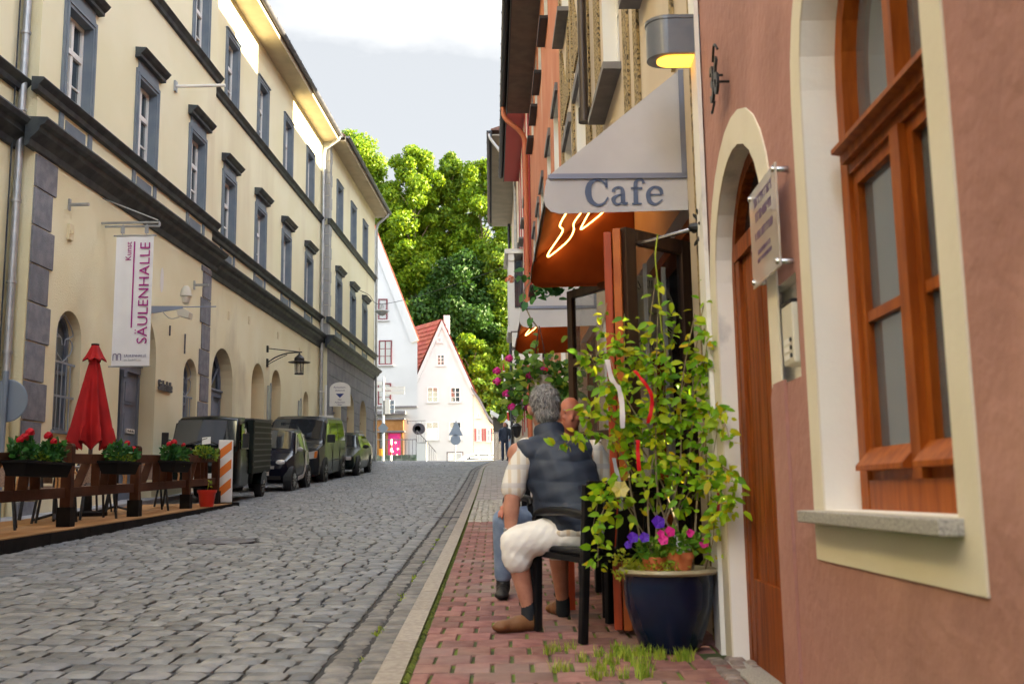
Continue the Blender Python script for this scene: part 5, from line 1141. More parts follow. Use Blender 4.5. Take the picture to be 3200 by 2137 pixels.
# white parking sign on the corner
t = thing('white_parking_sign', 'white round topped sign with blue arrow hung on a wall bracket', 'sign', (-6.95, 37.9, 3.9))
mb = MB(); mb.tube([(0, 0, 1.15), (0, 0, -.5)], .045, 8); mb.tube([(-.6, 0, .95), (.0, 0, .9)], .02, 6); mb.tube([(-.6, 0, -.3), (.0, 0, -.3)], .02, 6); mb.box(-.25, .3, -.04, .04, -.12, .02); obj('bracket', mb, m_wframe, t)
mb = MB(); mb.prism([(.15, .35), (.92, .35), (.92, 1.0)] + [(.535 + .385 * math.cos(a), 1.0 + .25 * math.sin(a)) for a in np.linspace(.2, math.pi - .2, 9)] + [(.15, 1.0)], -.03, .03); obj('board', mb, m_wframe, t)
mb = MB(); mb.prism([(.38, .82), (.69, .82), (.535, .66)], -.036, -.031); obj('arrow', mb, mat('sign_blue', (.03, .05, .22), .6), t)
for k, (s_, z, sz) in enumerate((('Parkschein-', 1.02, .10), ('Automat', .91, .10), ('Hier', .57, .08), ('Parkschein', .47, .085), ('lösen', .385, .08))): me = text_mesh(s_, sz, .001, 'CENTER'); place_mesh('lettering', me, m_violet, t, Matrix.Translation((.535, -.034, z)) @ RT)
# round sign seen from the back on a post
t = thing('round_traffic_sign', 'round blue-grey back of a traffic sign on a post beside the downpipe', 'traffic sign', (-7.25, 14.55, prof(14.5) + .08))
mb = MB(); mb.tube([(0, 0, 0), (0, 0, 2.15)], .04, 8); obj('post', mb, m_signback, t, smooth=40); mb = MB(); mb.lathe([(0, 0), (.30, 0), (.31, .012), (.30, .02), (0, .02)], 28, (0, .05, 1.73), axis='y'); obj('plate', mb, m_signback, t)
mb = MB(); mb.box(-.24, -.17, .04, .048, 1.72, 1.8); obj('sticker', mb, m_wframe, t)

# ------------------------------------------------------------------ cafe terrace
DX, DY0, DY1 = -5.33, 8.6, 19.62
def dz(y): return prof(y) + .17 - .012 * (y - 10)
m_deck = mat('deck_board', (.36, .175, .06), .7, (.44, .23, .085), 5, stretch=(1, .3, 1), island=.10); m_skirt = mat('dark_skirt', (.012, .010, .010), .85, (.02, .017, .016), 6, spec=.1); m_fence = mat('brown_fence', (.060, .020, .010), .6, (.09, .032, .015), 5, spec=.15, stretch=(1, .4, 1), bump=(20, .15, .003))
dk = thing('terrace_deck', 'low orange brown wooden deck with a black skirt along the street', 'deck')
x = DX - .012
nb = 15; bw = 1.74 / nb
for i in range(nb):
    a, b = DX - bw * i - .004, DX - bw * (i + 1) + .004; mb = MB(); k = 11; vs = []
    for j in range(k + 1):
        y = DY0 + (DY1 - DY0) * j / k; vs += [(a, y, dz(y)), (b, y, dz(y)), (b, y, dz(y) - .03), (a, y, dz(y) - .03)]
    fs = []
    for j in range(k): o = 4 * j; fs += [(o, o + 1, o + 5, o + 4), (o + 1, o + 2, o + 6, o + 5), (o + 2, o + 3, o + 7, o + 6), (o + 3, o, o + 4, o + 7)]
    mb.add(vs, fs + [(0, 1, 2, 3), (4 * k, 4 * k + 1, 4 * k + 2, 4 * k + 3)]); obj('board', mb, m_deck, dk)
y = DY0
while y < DY1 - .1:
    y1 = min(y + 1.1, DY1); mb = MB(); vs = [(DX + .005, y, dz(y) - .012), (DX + .005, y1 - .008, dz(y1) - .012), (DX + .005, y1 - .008, road_z(DX, y1) - .02), (DX + .005, y, road_z(DX, y) - .02)]; mb.add(vs + [(p[0] + .02, p[1], p[2]) for p in vs], [(0, 1, 2, 3), (4, 5, 6, 7), (0, 1, 5, 4), (3, 2, 6, 7), (0, 3, 7, 4), (1, 2, 6, 5)]); obj('skirt_panel', mb, m_skirt, dk); y = y1
mb = MB(); mb.box(DX - 1.74, DX + .02, DY1, DY1 + .03, road_z(DX, DY1) - .0, dz(DY1) - .01); obj('end_panel', mb, m_skirt, dk)
FX = -5.58; posts = [10.55, 12.9, 15.22, 17.6, 19.3]
def fence_panel(y0, y1, label, slats):
    f = thing('timber_fence', label, 'fence', (FX, y0, 0), group='brown timber fence panels along the terrace'); L = y1 - y0
    def P(t, z): return (0, L * t, dz(y0 + L * t) + z)
    for t in (0.0, 1.0):
        b = dz(y0 + L * t); s_ = .02 if t == 0 else -.02; 
        if t == 1.0 and y1 < 19: continue
        mb = MB(); mb.box(-.065, .065, L * t - .055, L * t + .055, b + .0, b + 1.0); mb.prism([(-.065, b + 1.0), (.065, b + 1.0), (.045, b + 1.03), (-.045, b + 1.03)], L * t - .055, L * t + .055); obj('post', mb, m_fence, f, bevel=.008)
        mb = MB(); mb.box(-.085, .085, L * t - .075, L * t + .075, b, b + .24); obj('post_shoe', mb, m_skirt, f)
    for z in (.42, .84):
        mb = MB(); mb.bar(P(.04, z), P(.96, z), .045, .125); obj('rail', mb, m_fence, f, bevel=.005)
    for (t0, t1) in slats:
        mb = MB(); mb.bar((-.03, L * t0, dz(y0 + L * t0) + .42), (-.03, L * t1, dz(y0 + L * t1) + .86), .03, .11, up=(1, 0, 0)); obj('slat', mb, m_fence, f)
    return f
labs = ['brown timber fence panel nearest the camera, cut by the left edge', 'brown timber fence panel in front of the red parasol', 'brown timber fence panel in front of the three-wheeled van', 'short last brown fence panel beside the striped beacon']
for (a, b, l_) in zip(posts[:-1], posts[1:], labs): fence_panel(a, b, l_, ((.12, .30), (.40, .40), (.52, .56), (.66, .64)))
# planter boxes with red flowers
m_planter = mat('black_planter', (.010, .009, .009), .8, spec=.12); m_leafP = leaf_mat('geranium_leaf', [(.015, .07, .02), (.03, .12, .03), (.06, .20, .03), (.02, .09, .03)], .25); m_leafYg = leaf_mat('creeping_leaf', [(.12, .22, .02), (.22, .32, .03), (.30, .36, .04)], .3)
m_redfl = leaf_mat('red_petal', [(.50, .0, .015), (.65, .01, .03), (.40, .0, .01)], .25); m_soil = mat('potting_soil', (.03, .02, .015), .95, (.05, .035, .025), 40, bump=(60, .8, .01))
def small_leaves(mb, c, rx, ry, rz, n, s, seedr=nrs, up=.3):
    u = seedr.normal(size=(n, 3)); u /= np.linalg.norm(u, axis=1)[:, None]; P = u * np.array([rx, ry, rz]) * (.35 + .65 * seedr.rand(n))[:, None] + np.array(c)
    d = u + np.array([0, 0, up]) + .5 * seedr.normal(size=(n, 3)); d /= np.linalg.norm(d, axis=1)[:, None]; w = np.cross(d, seedr.normal(size=(n, 3))); w /= np.linalg.norm(w, axis=1)[:, None] + 1e-6; sz = s * (.6 + .8 * seedr.rand(n))
    for p, a, b, q in zip(P, d, w, sz):
        nrm = np.cross(a, b) * q * .12
        mb.add([p, p + a * q * .45 + b * q * .38 + nrm, p + a * q, p + a * q * .45 - b * q * .38 + nrm], [(0, 1, 2), (0, 2, 3)])
def bloom(mb, c, r, n=26):
    for k in range(n):
        t = math.acos(1 - 1.55 * (k + .5) / n); a = k * 2.4; d = Vector((math.sin(t) * math.cos(a), math.sin(t) * math.sin(a), math.cos(t))); p = Vector(c) + d * r * .75; x = d.orthogonal().normalized() * r * .42; y = d.cross(x).normalized() * r * .42
        mb.add([p - x, p - y, p + x + d * r * .25, p + y + d * r * .2], [(0, 1, 2, 3)])
def planter(y, w, label, blooms, tufts_):
    p = thing('planter_box', label, 'planter', (FX + .16, y, dz(y) + .63), 0, 'black planter boxes on the terrace fence'); h = .17
    mb = MB(); mb.add([(-.10, -w / 2 + .06, 0), (.10, -w / 2 + .06, 0), (.10, w / 2 - .06, 0), (-.10, w / 2 - .06, 0), (-.14, -w / 2, h), (.14, -w / 2, h), (.14, w / 2, h), (-.14, w / 2, h)], [(0, 3, 2, 1), (0, 1, 5, 4), (1, 2, 6, 5), (2, 3, 7, 6), (3, 0, 4, 7)]); mb.box(-.155, .155, -w / 2 - .015, -w / 2 + .01, h - .03, h); mb.box(-.155, .155, w / 2 - .01, w / 2 + .015, h - .03, h); mb.box(.13, .155, -w / 2, w / 2, h - .03, h); mb.box(-.155, -.13, -w / 2, w / 2, h - .03, h); obj('box', mb, m_planter, p)
    mb = MB(); mb.quad((-.13, -w / 2 + .02, h - .04), (.13, -w / 2 + .02, h - .04), (.13, w / 2 - .02, h - .04), (-.13, w / 2 - .02, h - .04)); obj('soil', mb, m_soil, p)
    mb = MB()
    for (yy, r, hh) in tufts_: small_leaves(mb, (rnd.uniform(-.03, .03), yy, h + hh * .45), r * .9, r, hh * .45, int(200 * r / .16), .075)
    obj('foliage', mb, m_leafP, p)
    mb = MB(); small_leaves(mb, (.03, 0, h + .02), .11, w * .36, .09, 190, .045); obj('creeper', mb, m_leafYg, p)
    for (yy, zz, r) in blooms:
        mb = MB(); bloom(mb, (rnd.uniform(-.04, .08), yy, h + zz * .85), r * .78); obj('bloom', mb, m_redfl, p)
        s_ = MB(); s_.tube([(0, yy * .9, h), (.02, yy, h + zz * .85)], .005, 4); obj('stem', s_, m_leafP, p)
planter(11.75, 1.2, 'long black planter with four red geraniums, nearest the camera', [(-.40, .30, .06), (-.27, .37, .065), (.25, .36, .065), (.42, .24, .06), (-.50, .26, .05), (.20, .28, .05)], [(-.35, .14, .28), (.32, .15, .28), (0, .10, .12)])
planter(14.15, .82, 'black planter with bushy green geranium below the red parasol', [(.15, .30, .055), (.34, .22, .05), (.30, .08, .035), (.22, .14, .03)], [(-.10, .16, .28), (.25, .13, .2)])
planter(16.5, .82, 'black planter with one large red bloom before the dark van', [(-.30, .33, .07), (-.38, .30, .05), (.28, .32, .045)], [(-.32, .14, .26), (.25, .15, .28), (0, .10, .14)])
t = thing('fence_plant', 'yellowish green trailing plant on the last fence panel beside the beacon', 'plant', (FX + .02, 18.5, dz(18.5) + .86)); mb = MB(); small_leaves(mb, (0, -.1, .10), .12, .30, .10, 170, .07); small_leaves(mb, (0, .5, .08), .10, .16, .11, 80, .07); obj('foliage', mb, m_leafYg, t); mb = MB(); small_leaves(mb, (.02, 0, .07), .11, .40, .10, 100, .07); obj('foliage', mb, m_leafP, t)
# red pot on the deck
t = thing('red_flower_pot', 'empty looking bright red flower pot on the deck beside the beacon', 'flower pot', (-5.42, 18.25, dz(18.25))); mb = MB(); mb.lathe([(.0, .0), (.115, 0), (.15, .24), (.165, .24), (.17, .29), (.155, .29), (.145, .25), (0, .25)], 24); obj('pot', mb, mat('red_plastic', (.60, .03, .012), .4), t, smooth=40); mb = MB(); mb.tube([(0, 0, .25), (.03, 0, .42)], .006, 4); small_leaves(mb, (.03, 0, .4), .03, .03, .05, 6, .05); obj('seedling', mb, m_leafYg, t)
# striped beacon
t = thing('striped_beacon', 'orange and white striped warning beacon at the end of the deck', 'beacon', (-5.50, 19.66, road_z(-5.3, 19.5) + .06)); m_or = mat('beacon_orange', (.80, .22, .035), .45); m_wh = mat('beacon_white', (.80, .80, .80), .45)
mb = MB(); mb.box(-.135, .135, -.02, .02, .02, 1.2); obj('panel', mb, m_wh, t, bevel=.012)
for k in range(3):
    for sx in (1,):
        z = .12 + k * .36; pts = [(-.105, z), (.105, z + .18), (.105, z + .36), (-.105, z + .18)]; mb = MB(); mb.prism([(u, min(w, 1.18)) for u, w in pts], -.024, -.021); obj('stripe', mb, m_or, t)
mb = MB(); mb.box(-.25, .25, -.15, .15, -.06, .02); obj('foot', mb, m_skirt, t)
t.rotation_euler = (0, 0, R(25))
# closed red parasol
m_canvas = mat('red_canvas', (.42, .008, .010), .8, (.33, .006, .008), 4, bump=(20, .1, .004)); t = thing('closed_red_parasol', 'closed red parasol standing on the terrace before the door', 'parasol', (-6.42, 15.6, dz(15.6))); H0 = 1.05; H1 = 2.62
mb = MB(); mb.tube([(0, 0, 0), (0, 0, 2.5)], .032, 10); obj('pole', mb, m_greylint, t, smooth=40); mb = MB(); mb.lathe([(.28, 0), (.28, .05), (.06, .08), (.05, .3), (0, .3)], 20); obj('base', mb, m_skirt, t)
mb = MB(); n = 64; K = 14; vs = []
for j in range(K + 1):
    f = j / K; rb = .055 + .215 * (1 - f) ** .85
    for i in range(n):
        a = 2 * math.pi * i / n; fold = 1 + (.30 * (1 - f) + .10) * math.cos(8 * a + .6 * math.sin(3 * f)) + .07 * math.cos(16 * a + 1); r = rb * fold; z = H0 + (2.38 - H0) * f + (.07 * math.cos(8 * a) * (1 - f) if j < 3 else 0); vs.append((r * math.cos(a), r * math.sin(a), z))
mb.add(vs, [(j * n + i, j * n + (i + 1) % n, (j + 1) * n + (i + 1) % n, (j + 1) * n + i) for j in range(K) for i in range(n)]); obj('canopy', mb, m_canvas, t, smooth=70)
mb = MB(); vs = []
for j, (z, r, f) in enumerate(((2.36, .165, .16), (2.42, .125, .12), (2.55, .07, .05), (2.585, .055, 0.0))):
    for i in range(n): a = 2 * math.pi * i / n; rr_ = r * (1 + f * math.cos(8 * a)); vs.append((rr_ * math.cos(a), rr_ * math.sin(a), z - (.02 * math.cos(8 * a) if j == 0 else 0)))
mb.add(vs, [(j * n + i, j * n + (i + 1) % n, (j + 1) * n + (i + 1) % n, (j + 1) * n + i) for j in range(3) for i in range(n)]); obj('vent_cap', mb, m_canvas, t, smooth=70); mb = MB(); mb.lathe([(.058, 2.585), (.058, 2.61), (0, 2.615)], 16); obj('finial', mb, m_skirt, t)
# bistro chairs and tables
m_rattan = mat('rattan', (.42, .20, .07), .55, (.55, .28, .10), 30); m_seat = mat('woven_seat', (.36, .26, .20), .7, (.25, .17, .13), 60)
def bistro_chair():
    c = thing('bistro_chair', 'x', 'chair', group='bistro chairs on the terrace')
    for (x, y) in ((-.2, -.2), (.2, -.2), (-.19, .2), (.19, .2)):
        mb = MB(); mb.tube([(x * 1.25, y * 1.25, 0), (x, y, .44)], .018, 6); obj('leg', mb, m_black, c)
    mb = MB(); mb.lathe([(0, .43), (.21, .43), (.225, .445), (.215, .465), (0, .46)], 20); obj('seat', mb, m_seat, c)
    mb = MB(); mb.tube(bez([(-.22, .0, .45), (-.24, .02, .62), (-.22, .22, .70), (0, .27, .76), (.22, .22, .70), (.24, .02, .62), (.22, 0, .45)], 5), .016, 6); obj('arm_rail', mb, m_rattan, c)
    mb = MB(); mb.tube(bez([(-.17, .2, .45), (-.17, .24, .74), (0, .28, .86), (.17, .24, .74), (.17, .2, .45)], 5), .016, 6); obj('back_frame', mb, m_black, c); mb = MB(); vs = [(-.15 + .3 * i / 6, .225 + .045 * (1 - ((i - 3) / 3) ** 2), z) for z in (.50, .80) for i in range(7)]; mb.add(vs, [(i, i + 1, 8 + i, 7 + i) for i in range(6)]); obj('backrest', mb, m_seat, c)
    return c
def bistro_table():
    t = thing('bistro_table', 'x', 'table', group='bistro tables on the terrace'); mb = MB(); mb.lathe([(0, .72), (.33, .72), (.34, .735), (.33, .75), (0, .75)], 28); obj('table_top', mb, mat('table_grey', (.32, .32, .34), .4), t); mb = MB(); mb.tube([(0, 0, .02), (0, 0, .72)], .03, 8); obj('column', mb, m_black, t)
    for k in range(4): a = k * math.pi / 2 + .4; mb = MB(); mb.tube([(0, 0, .1), (.28 * math.cos(a), .28 * math.sin(a), .02)], .02, 6); obj('foot', mb, m_black, t)
    return t
c0, t0 = bistro_chair(), bistro_table(); 
CS = [(-6.05, 11.35, 2.2, 'rattan bistro chair nearest the camera behind the first planter'), (-6.25, 12.45, .4, 'bistro chair just left of the second fence post'), (-6.75, 11.6, 4.2, 'bistro chair by the wall at the left edge of the terrace'), (-6.05, 13.65, 1.9, 'rattan armed chair behind the second fence panel, left end'), (-6.0, 14.75, .7, 'bistro chair right behind the planter under the parasol'), (-6.7, 14.6, 3.6, 'bistro chair beside the parasol pole near the wall'), (-6.05, 16.0, 2.0, 'rattan armed chair behind the third fence panel'), (-6.0, 17.05, .5, 'bistro chair behind the planter with one large bloom'), (-6.8, 16.6, 4.0, 'bistro chair by the grey blue door'), (-6.05, 18.35, 1.6, 'bistro chair at the far end of the terrace near the beacon')]
for k, (x, y, a, l_) in enumerate(CS): o = c0 if k == 0 else copy_tree(c0); o.location = (x, y, dz(y)); o.rotation_euler = (R(2), 0, a); o['label'] = l_
for k, (x, y, l_) in enumerate([(-6.35, 11.9, 'round grey bistro table nearest the camera on the terrace'), (-6.3, 14.2, 'round grey bistro table below the red parasol'), (-6.35, 16.5, 'round grey bistro table behind the third fence panel')]): o = t0 if k == 0 else copy_tree(t0); o.location = (x, y, dz(y)); o['label'] = l_
# ------------------------------------------------------------------ vehicles (front towards the camera, local y runs to the rear)
m_tyre = mat('tyre_rubber', (.015, .015, .016), .8); m_rim = mat('alloy_rim', (.45, .44, .42), .35, metal=.8); m_trimblk = mat('black_plastic', (.02, .02, .022), .55)
m_lampc = glass_mat('headlamp_glass', (.55, .55, .55), 1.0, .05); m_indic = mat('orange_lens', (.7, .2, .03), .3); m_redlens = mat('red_lens', (.4, .01, .01), .3)
m_carglass = mat('car_glass', (.11, .125, .15), .04, metal=.8, spec=.6); m_plate = mat('number_plate', (.75, .75, .72), .5)
def car_paint(nm, c): return mat(nm, tuple(v * .7 for v in c), .2, metal=.0, coat=.0, spec=.13)
class Body:
    """lofted body shell; stations (y, z_bottom, z_belt, z_roof, half width, half roof width)"""
    def __init__(s, st): s.st = np.array(st, float)
    def at(s, y): return [np.interp(y, s.st[:, 0], s.st[:, k]) for k in range(1, 6)]
    def sec(s, y):
        zb, ze, zr, w, wr = s.at(y)
        return [(w * .86, zb), (w * .97, zb + .06), (w, zb + (ze - zb) * .35), (w * .995, zb + (ze - zb) * .7), (w * .955, ze), (wr + (w * .955 - wr) * .5, ze + (zr - ze) * .5), (wr, ze + (zr - ze) * .86), (wr * .90, ze + (zr - ze) * .965), (wr * .6, zr), (0, zr + .012)]
    def mesh(s, mb, n=46, y0=None, y1=None):
        ys = sorted(set(list(np.linspace(s.st[0, 0], s.st[-1, 0], n)) + list(s.st[:, 0]))); k = 19; vs = []
        for y in ys:
            h = s.sec(y); vs += [(x, y, z) for x, z in h] + [(-x, y, z) for x, z in h[-2::-1]]
        m = len(ys); fs = [(j * k + i, j * k + i + 1, (j + 1) * k + i + 1, (j + 1) * k + i) for j in range(m - 1) for i in range(k - 1)] + [(j * k + k - 1, j * k, (j + 1) * k, (j + 1) * k + k - 1) for j in range(m - 1)]
        fs += [tuple(range(k)), tuple(range(m * k - 1, (m - 1) * k - 1, -1))]; mb.add(vs, fs); return mb
    def side(s, y, t):
        """point on the right flank: t=0 belt, t=1 roof edge"""
        zb, ze, zr, w, wr = s.at(y); return Vector((w * .955 + (wr - w * .955) * t * .92, y, ze + (zr - ze) * t * .82))
    def glass(s, ya0, ya1, yb0, yb1, t0=.10, t1=.98, sgn=1, off=.008):
        """side window; lower edge from ya0 to yb0, upper edge from ya1 to yb1"""
        mb = MB(); n = 8; vs = []
        for i in range(n + 1):
            f = i / n
            for t, (p, q) in ((t0, (ya0, yb0)), (t1, (ya1, yb1))): v = s.side(p + (q - p) * f, t); vs.append(((v.x + off) * sgn, v.y, v.z))
        mb.add(vs, [(2 * i, 2 * i + 1, 2 * i + 3, 2 * i + 2) for i in range(n)]); return mb
    def screen(s, y0, y1, k=.90, off=.012):
        mb = MB(); n = 6; vs = []
        for j in range(n + 1):
            y = y0 + (y1 - y0) * j / n; zb, ze, zr, w, wr = s.at(y)
            ww = wr * k
            for i in range(7): u = (i - 3) / 3; vs.append((ww * u, y - off, zr + .014 - .03 * u * u + off * .6))
        mb.add(vs, [(j * 7 + i, j * 7 + i + 1, (j + 1) * 7 + i + 1, (j + 1) * 7 + i) for j in range(n) for i in range(6)]); return mb
def wheel(v, x, y, r, w, spokes=8):
    mb = MB(); mb.lathe([(r * .62, -w / 2), (r * .93, -w / 2), (r, -w * .32), (r, w * .32), (r * .93, w / 2), (r * .62, w / 2)], 26, (x, y, r), axis='x'); o = obj('wheel', mb, m_tyre, v, smooth=50)
    sg = 1 if x > 0 else -1; mb = MB(); mb.lathe([(r * .64, sg * w * .48), (r * .60, sg * w * .50), (r * .56, sg * w * .42), (r * .2, sg * w * .46), (0, sg * w * .48)], 22, (x, y, r), axis='x')
    for k in range(spokes): a = k * 2 * math.pi / spokes; c, s_ = math.cos(a), math.sin(a); mb.bar((x + sg * w * .47, y + c * r * .2, r + s_ * r * .2), (x + sg * w * .47, y + c * r * .58, r + s_ * r * .58), .02, .05, up=(1, 0, 0))
    obj('rim', mb, m_rim, o, smooth=40)
def archd(v, x, y, r, w): mb = MB(); mb.lathe([(0, -w), (r, -w), (r, w), (0, w)], 24, (x, y, r * .86), axis='x'); obj('wheel_arch', mb, m_trimblk, v)
def seat_on(v, x, y): v.location = (x, y, road_z(x, y)); sl = (road_z(x, y + 2) - road_z(x, y)) / 2; v.rotation_euler = (math.atan(sl), math.atan(.024), math.atan(.0))
# small two-seat city car
v = thing('city_car', 'small dark two-seat city car with silver frame, parked behind the three-wheeler', 'car'); B = Body([(0, .32, .55, .57, .52, .46), (.10, .24, .74, .76, .64, .56), (.5, .20, .90, .93, .73, .64), (.62, .20, .93, 1.0, .735, .64), (1.08, .20, .96, 1.50, .745, .60), (1.8, .20, .99, 1.555, .75, .60), (2.32, .22, .99, 1.44, .735, .57), (2.46, .3, .95, 1.12, .69, .55), (2.5, .36, .85, .95, .64, .5)])
pb = car_paint('navy_paint', (.012, .014, .03)); ps = car_paint('silver_paint', (.58, .56, .56))
mb = MB(); B.mesh(mb); obj('body', mb, pb, v, smooth=50)
obj('windscreen', B.screen(.66, 1.06), m_carglass, v)
for sg in (1, -1):
    obj('side_window', B.glass(.80, 1.14, 1.72, 1.70, sgn=sg), m_carglass, v); obj('side_window', B.glass(1.86, 1.84, 2.22, 2.12, sgn=sg), m_carglass, v)
    mb = MB()                                       # silver safety frame: pillar, sill and rear wing
    pts = [(.62, .0), (1.08, 1.0), (1.2, 1.04), (.78, .0)]; q = [B.side(y, t) for y, t in pts]; mb.add([((p.x + .014) * sg, p.y, p.z) for p in q], [(0, 1, 2, 3)])
    q = [B.side(y, t) for y, t in ((1.12, .99), (1.12, 1.10), (2.25, 1.10), (2.25, .99))]; mb.add([((p.x + .012) * sg, p.y, p.z) for p in q], [(0, 1, 2, 3)])
    q = [B.side(y, t) for y, t in ((1.72, .02), (1.70, 1.0), (1.86, 1.0), (1.98, .02))]; mb.add([((p.x + .014) * sg, p.y, p.z) for p in q], [(0, 1, 2, 3)])
    mb.add([((.758) * sg, 1.72, .98), (.758 * sg, 1.98, .98), (.758 * sg, 1.80, .50), (.758 * sg, 1.50, .30), (.752 * sg, .85, .26), (.752 * sg, .85, .36), (.758 * sg, 1.42, .40), (.758 * sg, 1.62, .58)], [(0, 1, 2, 7), (7, 2, 3, 6), (6, 3, 4, 5)]); obj('safety_frame', mb, ps, v)
    mb = MB(); mb.ell((.80 * sg, .80, 1.03), .085, .06, .06); obj('mirror', mb, ps, v, smooth=60)
    mb = MB(); mb.ell((.47 * sg, .14, .70), .15, .10, .085, 14, 8); obj('headlamp', mb, m_lampc, v, smooth=60)
    for y in (.36, 2.13): archd(v, .66 * sg, y, .335, .1); wheel(v, .68 * sg, y, .285, .17, 12)
mb = MB(); mb.box(-.22, .22, -.035, .01, .40, .50); obj('number_plate', mb, m_plate, v); me = text_mesh('8', .095, .001, 'CENTER'); place_mesh('lettering', me, m_trimblk, v, Matrix.Translation((.17, -.038, .415)) @ RT)
mb = MB(); mb.box(-.34, .34, -.02, .03, .56, .63); obj('grille', mb, ps, v); mb = MB(); mb.box(-.5, .5, -.015, .05, .30, .39); obj('bumper', mb, m_trimblk, v); seat_on(v, -6.2, 25.15)
mb = MB(); mb.bar((-.3, .58, .985), (.1, .66, 1.05), .015); obj('wiper', mb, m_trimblk, v)
# large van
v = thing('parked_van', 'large dark grey van parked behind the small city car', 'van'); B = Body([(0, .30, .80, .82, .78, .7), (.12, .22, .98, 1.0, .90, .80), (.75, .20, 1.12, 1.16, .94, .82), (.90, .2, 1.14, 1.24, .945, .82), (1.55, .2, 1.16, 1.86, .95, .80), (1.9, .2, 1.16, 1.96, .95, .80), (4.5, .22, 1.16, 1.97, .95, .80), (4.82, .26, 1.16, 1.88, .93, .78), (4.9, .34, 1.1, 1.5, .9, .76)])
pv = car_paint('van_grey', (.035, .038, .045)); mb = MB(); B.mesh(mb); obj('body', mb, pv, v, smooth=50); obj('windscreen', B.screen(.96, 1.54), m_carglass, v)
for sg in (1, -1):
    obj('side_window', B.glass(1.18, 1.62, 2.0, 1.98, t1=.94, sgn=sg), m_carglass, v); obj('side_window', B.glass(2.12, 2.12, 3.25, 3.25, t1=.94, sgn=sg), m_carglass, v); obj('side_window', B.glass(3.38, 3.38, 4.5, 4.45, t1=.94, sgn=sg), m_carglass, v)
    mb = MB(); mb.box(.93 * sg - .12 + .12 * sg, .93 * sg + .12 + .12 * sg, 1.10, 1.2, 1.18, 1.42); obj('mirror', mb, m_trimblk, v, bevel=.02)
    mb = MB(); mb.prism([(.50 * sg, .70), (.84 * sg, .74), (.86 * sg, .96), (.56 * sg, .90)], -.03, .16); obj('headlamp', mb, m_lampc, v); mb = MB(); mb.prism([(.78 * sg, .75), (.85 * sg, .76), (.865 * sg, .95), (.80 * sg, .93)], -.034, .10); obj('indicator', mb, m_indic, v)
    for y in (.92, 3.92): archd(v, .85 * sg, y, .41, .11); wheel(v, .86 * sg, y, .335, .2, 8)
    mb = MB(); mb.box(.948 * sg, .962 * sg, 2.05, 2.07, .3, 1.15); mb.box(.948 * sg, .962 * sg, 3.3, 3.32, .3, 1.15); mb.box(.945 * sg, .958 * sg, 2.1, 3.3, .62, .66); obj('door_seam', mb, m_trimblk, v)
mb = MB(); mb.box(-.5, .5, -.03, .05, .72, .86); obj('grille', mb, m_trimblk, v); mb = MB(); mb.box(-.26, .26, -.05, .0, .48, .58); obj('number_plate', mb, m_plate, v); seat_on(v, -6.5, 29.45)
# estate car
v = thing('estate_car', 'dark green estate car, last in the row of parked vehicles', 'car'); ST = [(0, .32, .55, .57, .66, .5), (.12, .24, .68, .70, .80, .6), (1.15, .2, .88, .92, .86, .66), (1.32, .2, .90, .98, .865, .66), (1.95, .2, .93, 1.38, .87, .60), (2.5, .2, .94, 1.45, .87, .60), (3.9, .22, .95, 1.42, .86, .58), (4.45, .26, .95, 1.15, .83, .58), (4.6, .36, .86, .95, .78, .55)]
B = Body(ST); pg = car_paint('dark_green_paint', (.010, .018, .018)); mb = MB(); B.mesh(mb); obj('body', mb, pg, v, smooth=50); obj('windscreen', B.screen(1.36, 1.94), m_carglass, v)
for sg in (1, -1):
    obj('side_window', B.glass(1.5, 2.0, 2.55, 2.5, sgn=sg), m_carglass, v); obj('side_window', B.glass(2.62, 2.58, 3.4, 3.36, sgn=sg), m_carglass, v); obj('side_window', B.glass(3.48, 3.44, 4.2, 4.0, sgn=sg), m_carglass, v)
    mb = MB(); mb.ell((.98 * sg, 1.55, .98), .11, .06, .07); obj('mirror', mb, m_trimblk, v, smooth=60); mb = MB(); mb.box(min(.4 * sg, .72 * sg), max(.4 * sg, .72 * sg), -.02, .14, .56, .68); obj('headlamp', mb, m_lampc, v, bevel=.02)
    mb = MB(); mb.tube([(.50 * sg, 2.2, 1.50), (.50 * sg, 4.0, 1.48)], .018, 6); obj('roof_rail', mb, m_zinc, v)
    for y in (.85, 3.5): archd(v, .78 * sg, y, .38, .09); wheel(v, .79 * sg, y, .31, .19, 7)
mb = MB(); mb.box(-.3, .3, -.03, .03, .52, .62); obj('grille', mb, m_trimblk, v); seat_on(v, -6.12, 34.1)
# pale car beyond the crest
v = thing('pale_car', 'pale silver car half hidden behind the crest before the white house', 'car'); B = Body(ST); pw = car_paint('pale_silver', (.80, .80, .78)); mb = MB(); B.mesh(mb); obj('body', mb, pw, v, smooth=50); obj('windscreen', B.screen(1.36, 1.94), m_glasspale, v)
for sg in (1, -1):
    for a in ((1.5, 2.0, 2.55, 2.5), (2.62, 2.58, 3.4, 3.36), (3.48, 3.44, 4.2, 4.0)): obj('side_window', B.glass(*a, sgn=sg), m_carglass, v)
    for y in (.85, 3.5): wheel(v, .79 * sg, y, .31, .19, 7)
    mb = MB(); mb.ell((.98 * sg, 1.55, .98), .11, .06, .07); obj('mirror', mb, m_trimblk, v, smooth=60)
v.location = (-5.1, 73, 2.42); v.rotation_euler = (0, 0, R(-66))
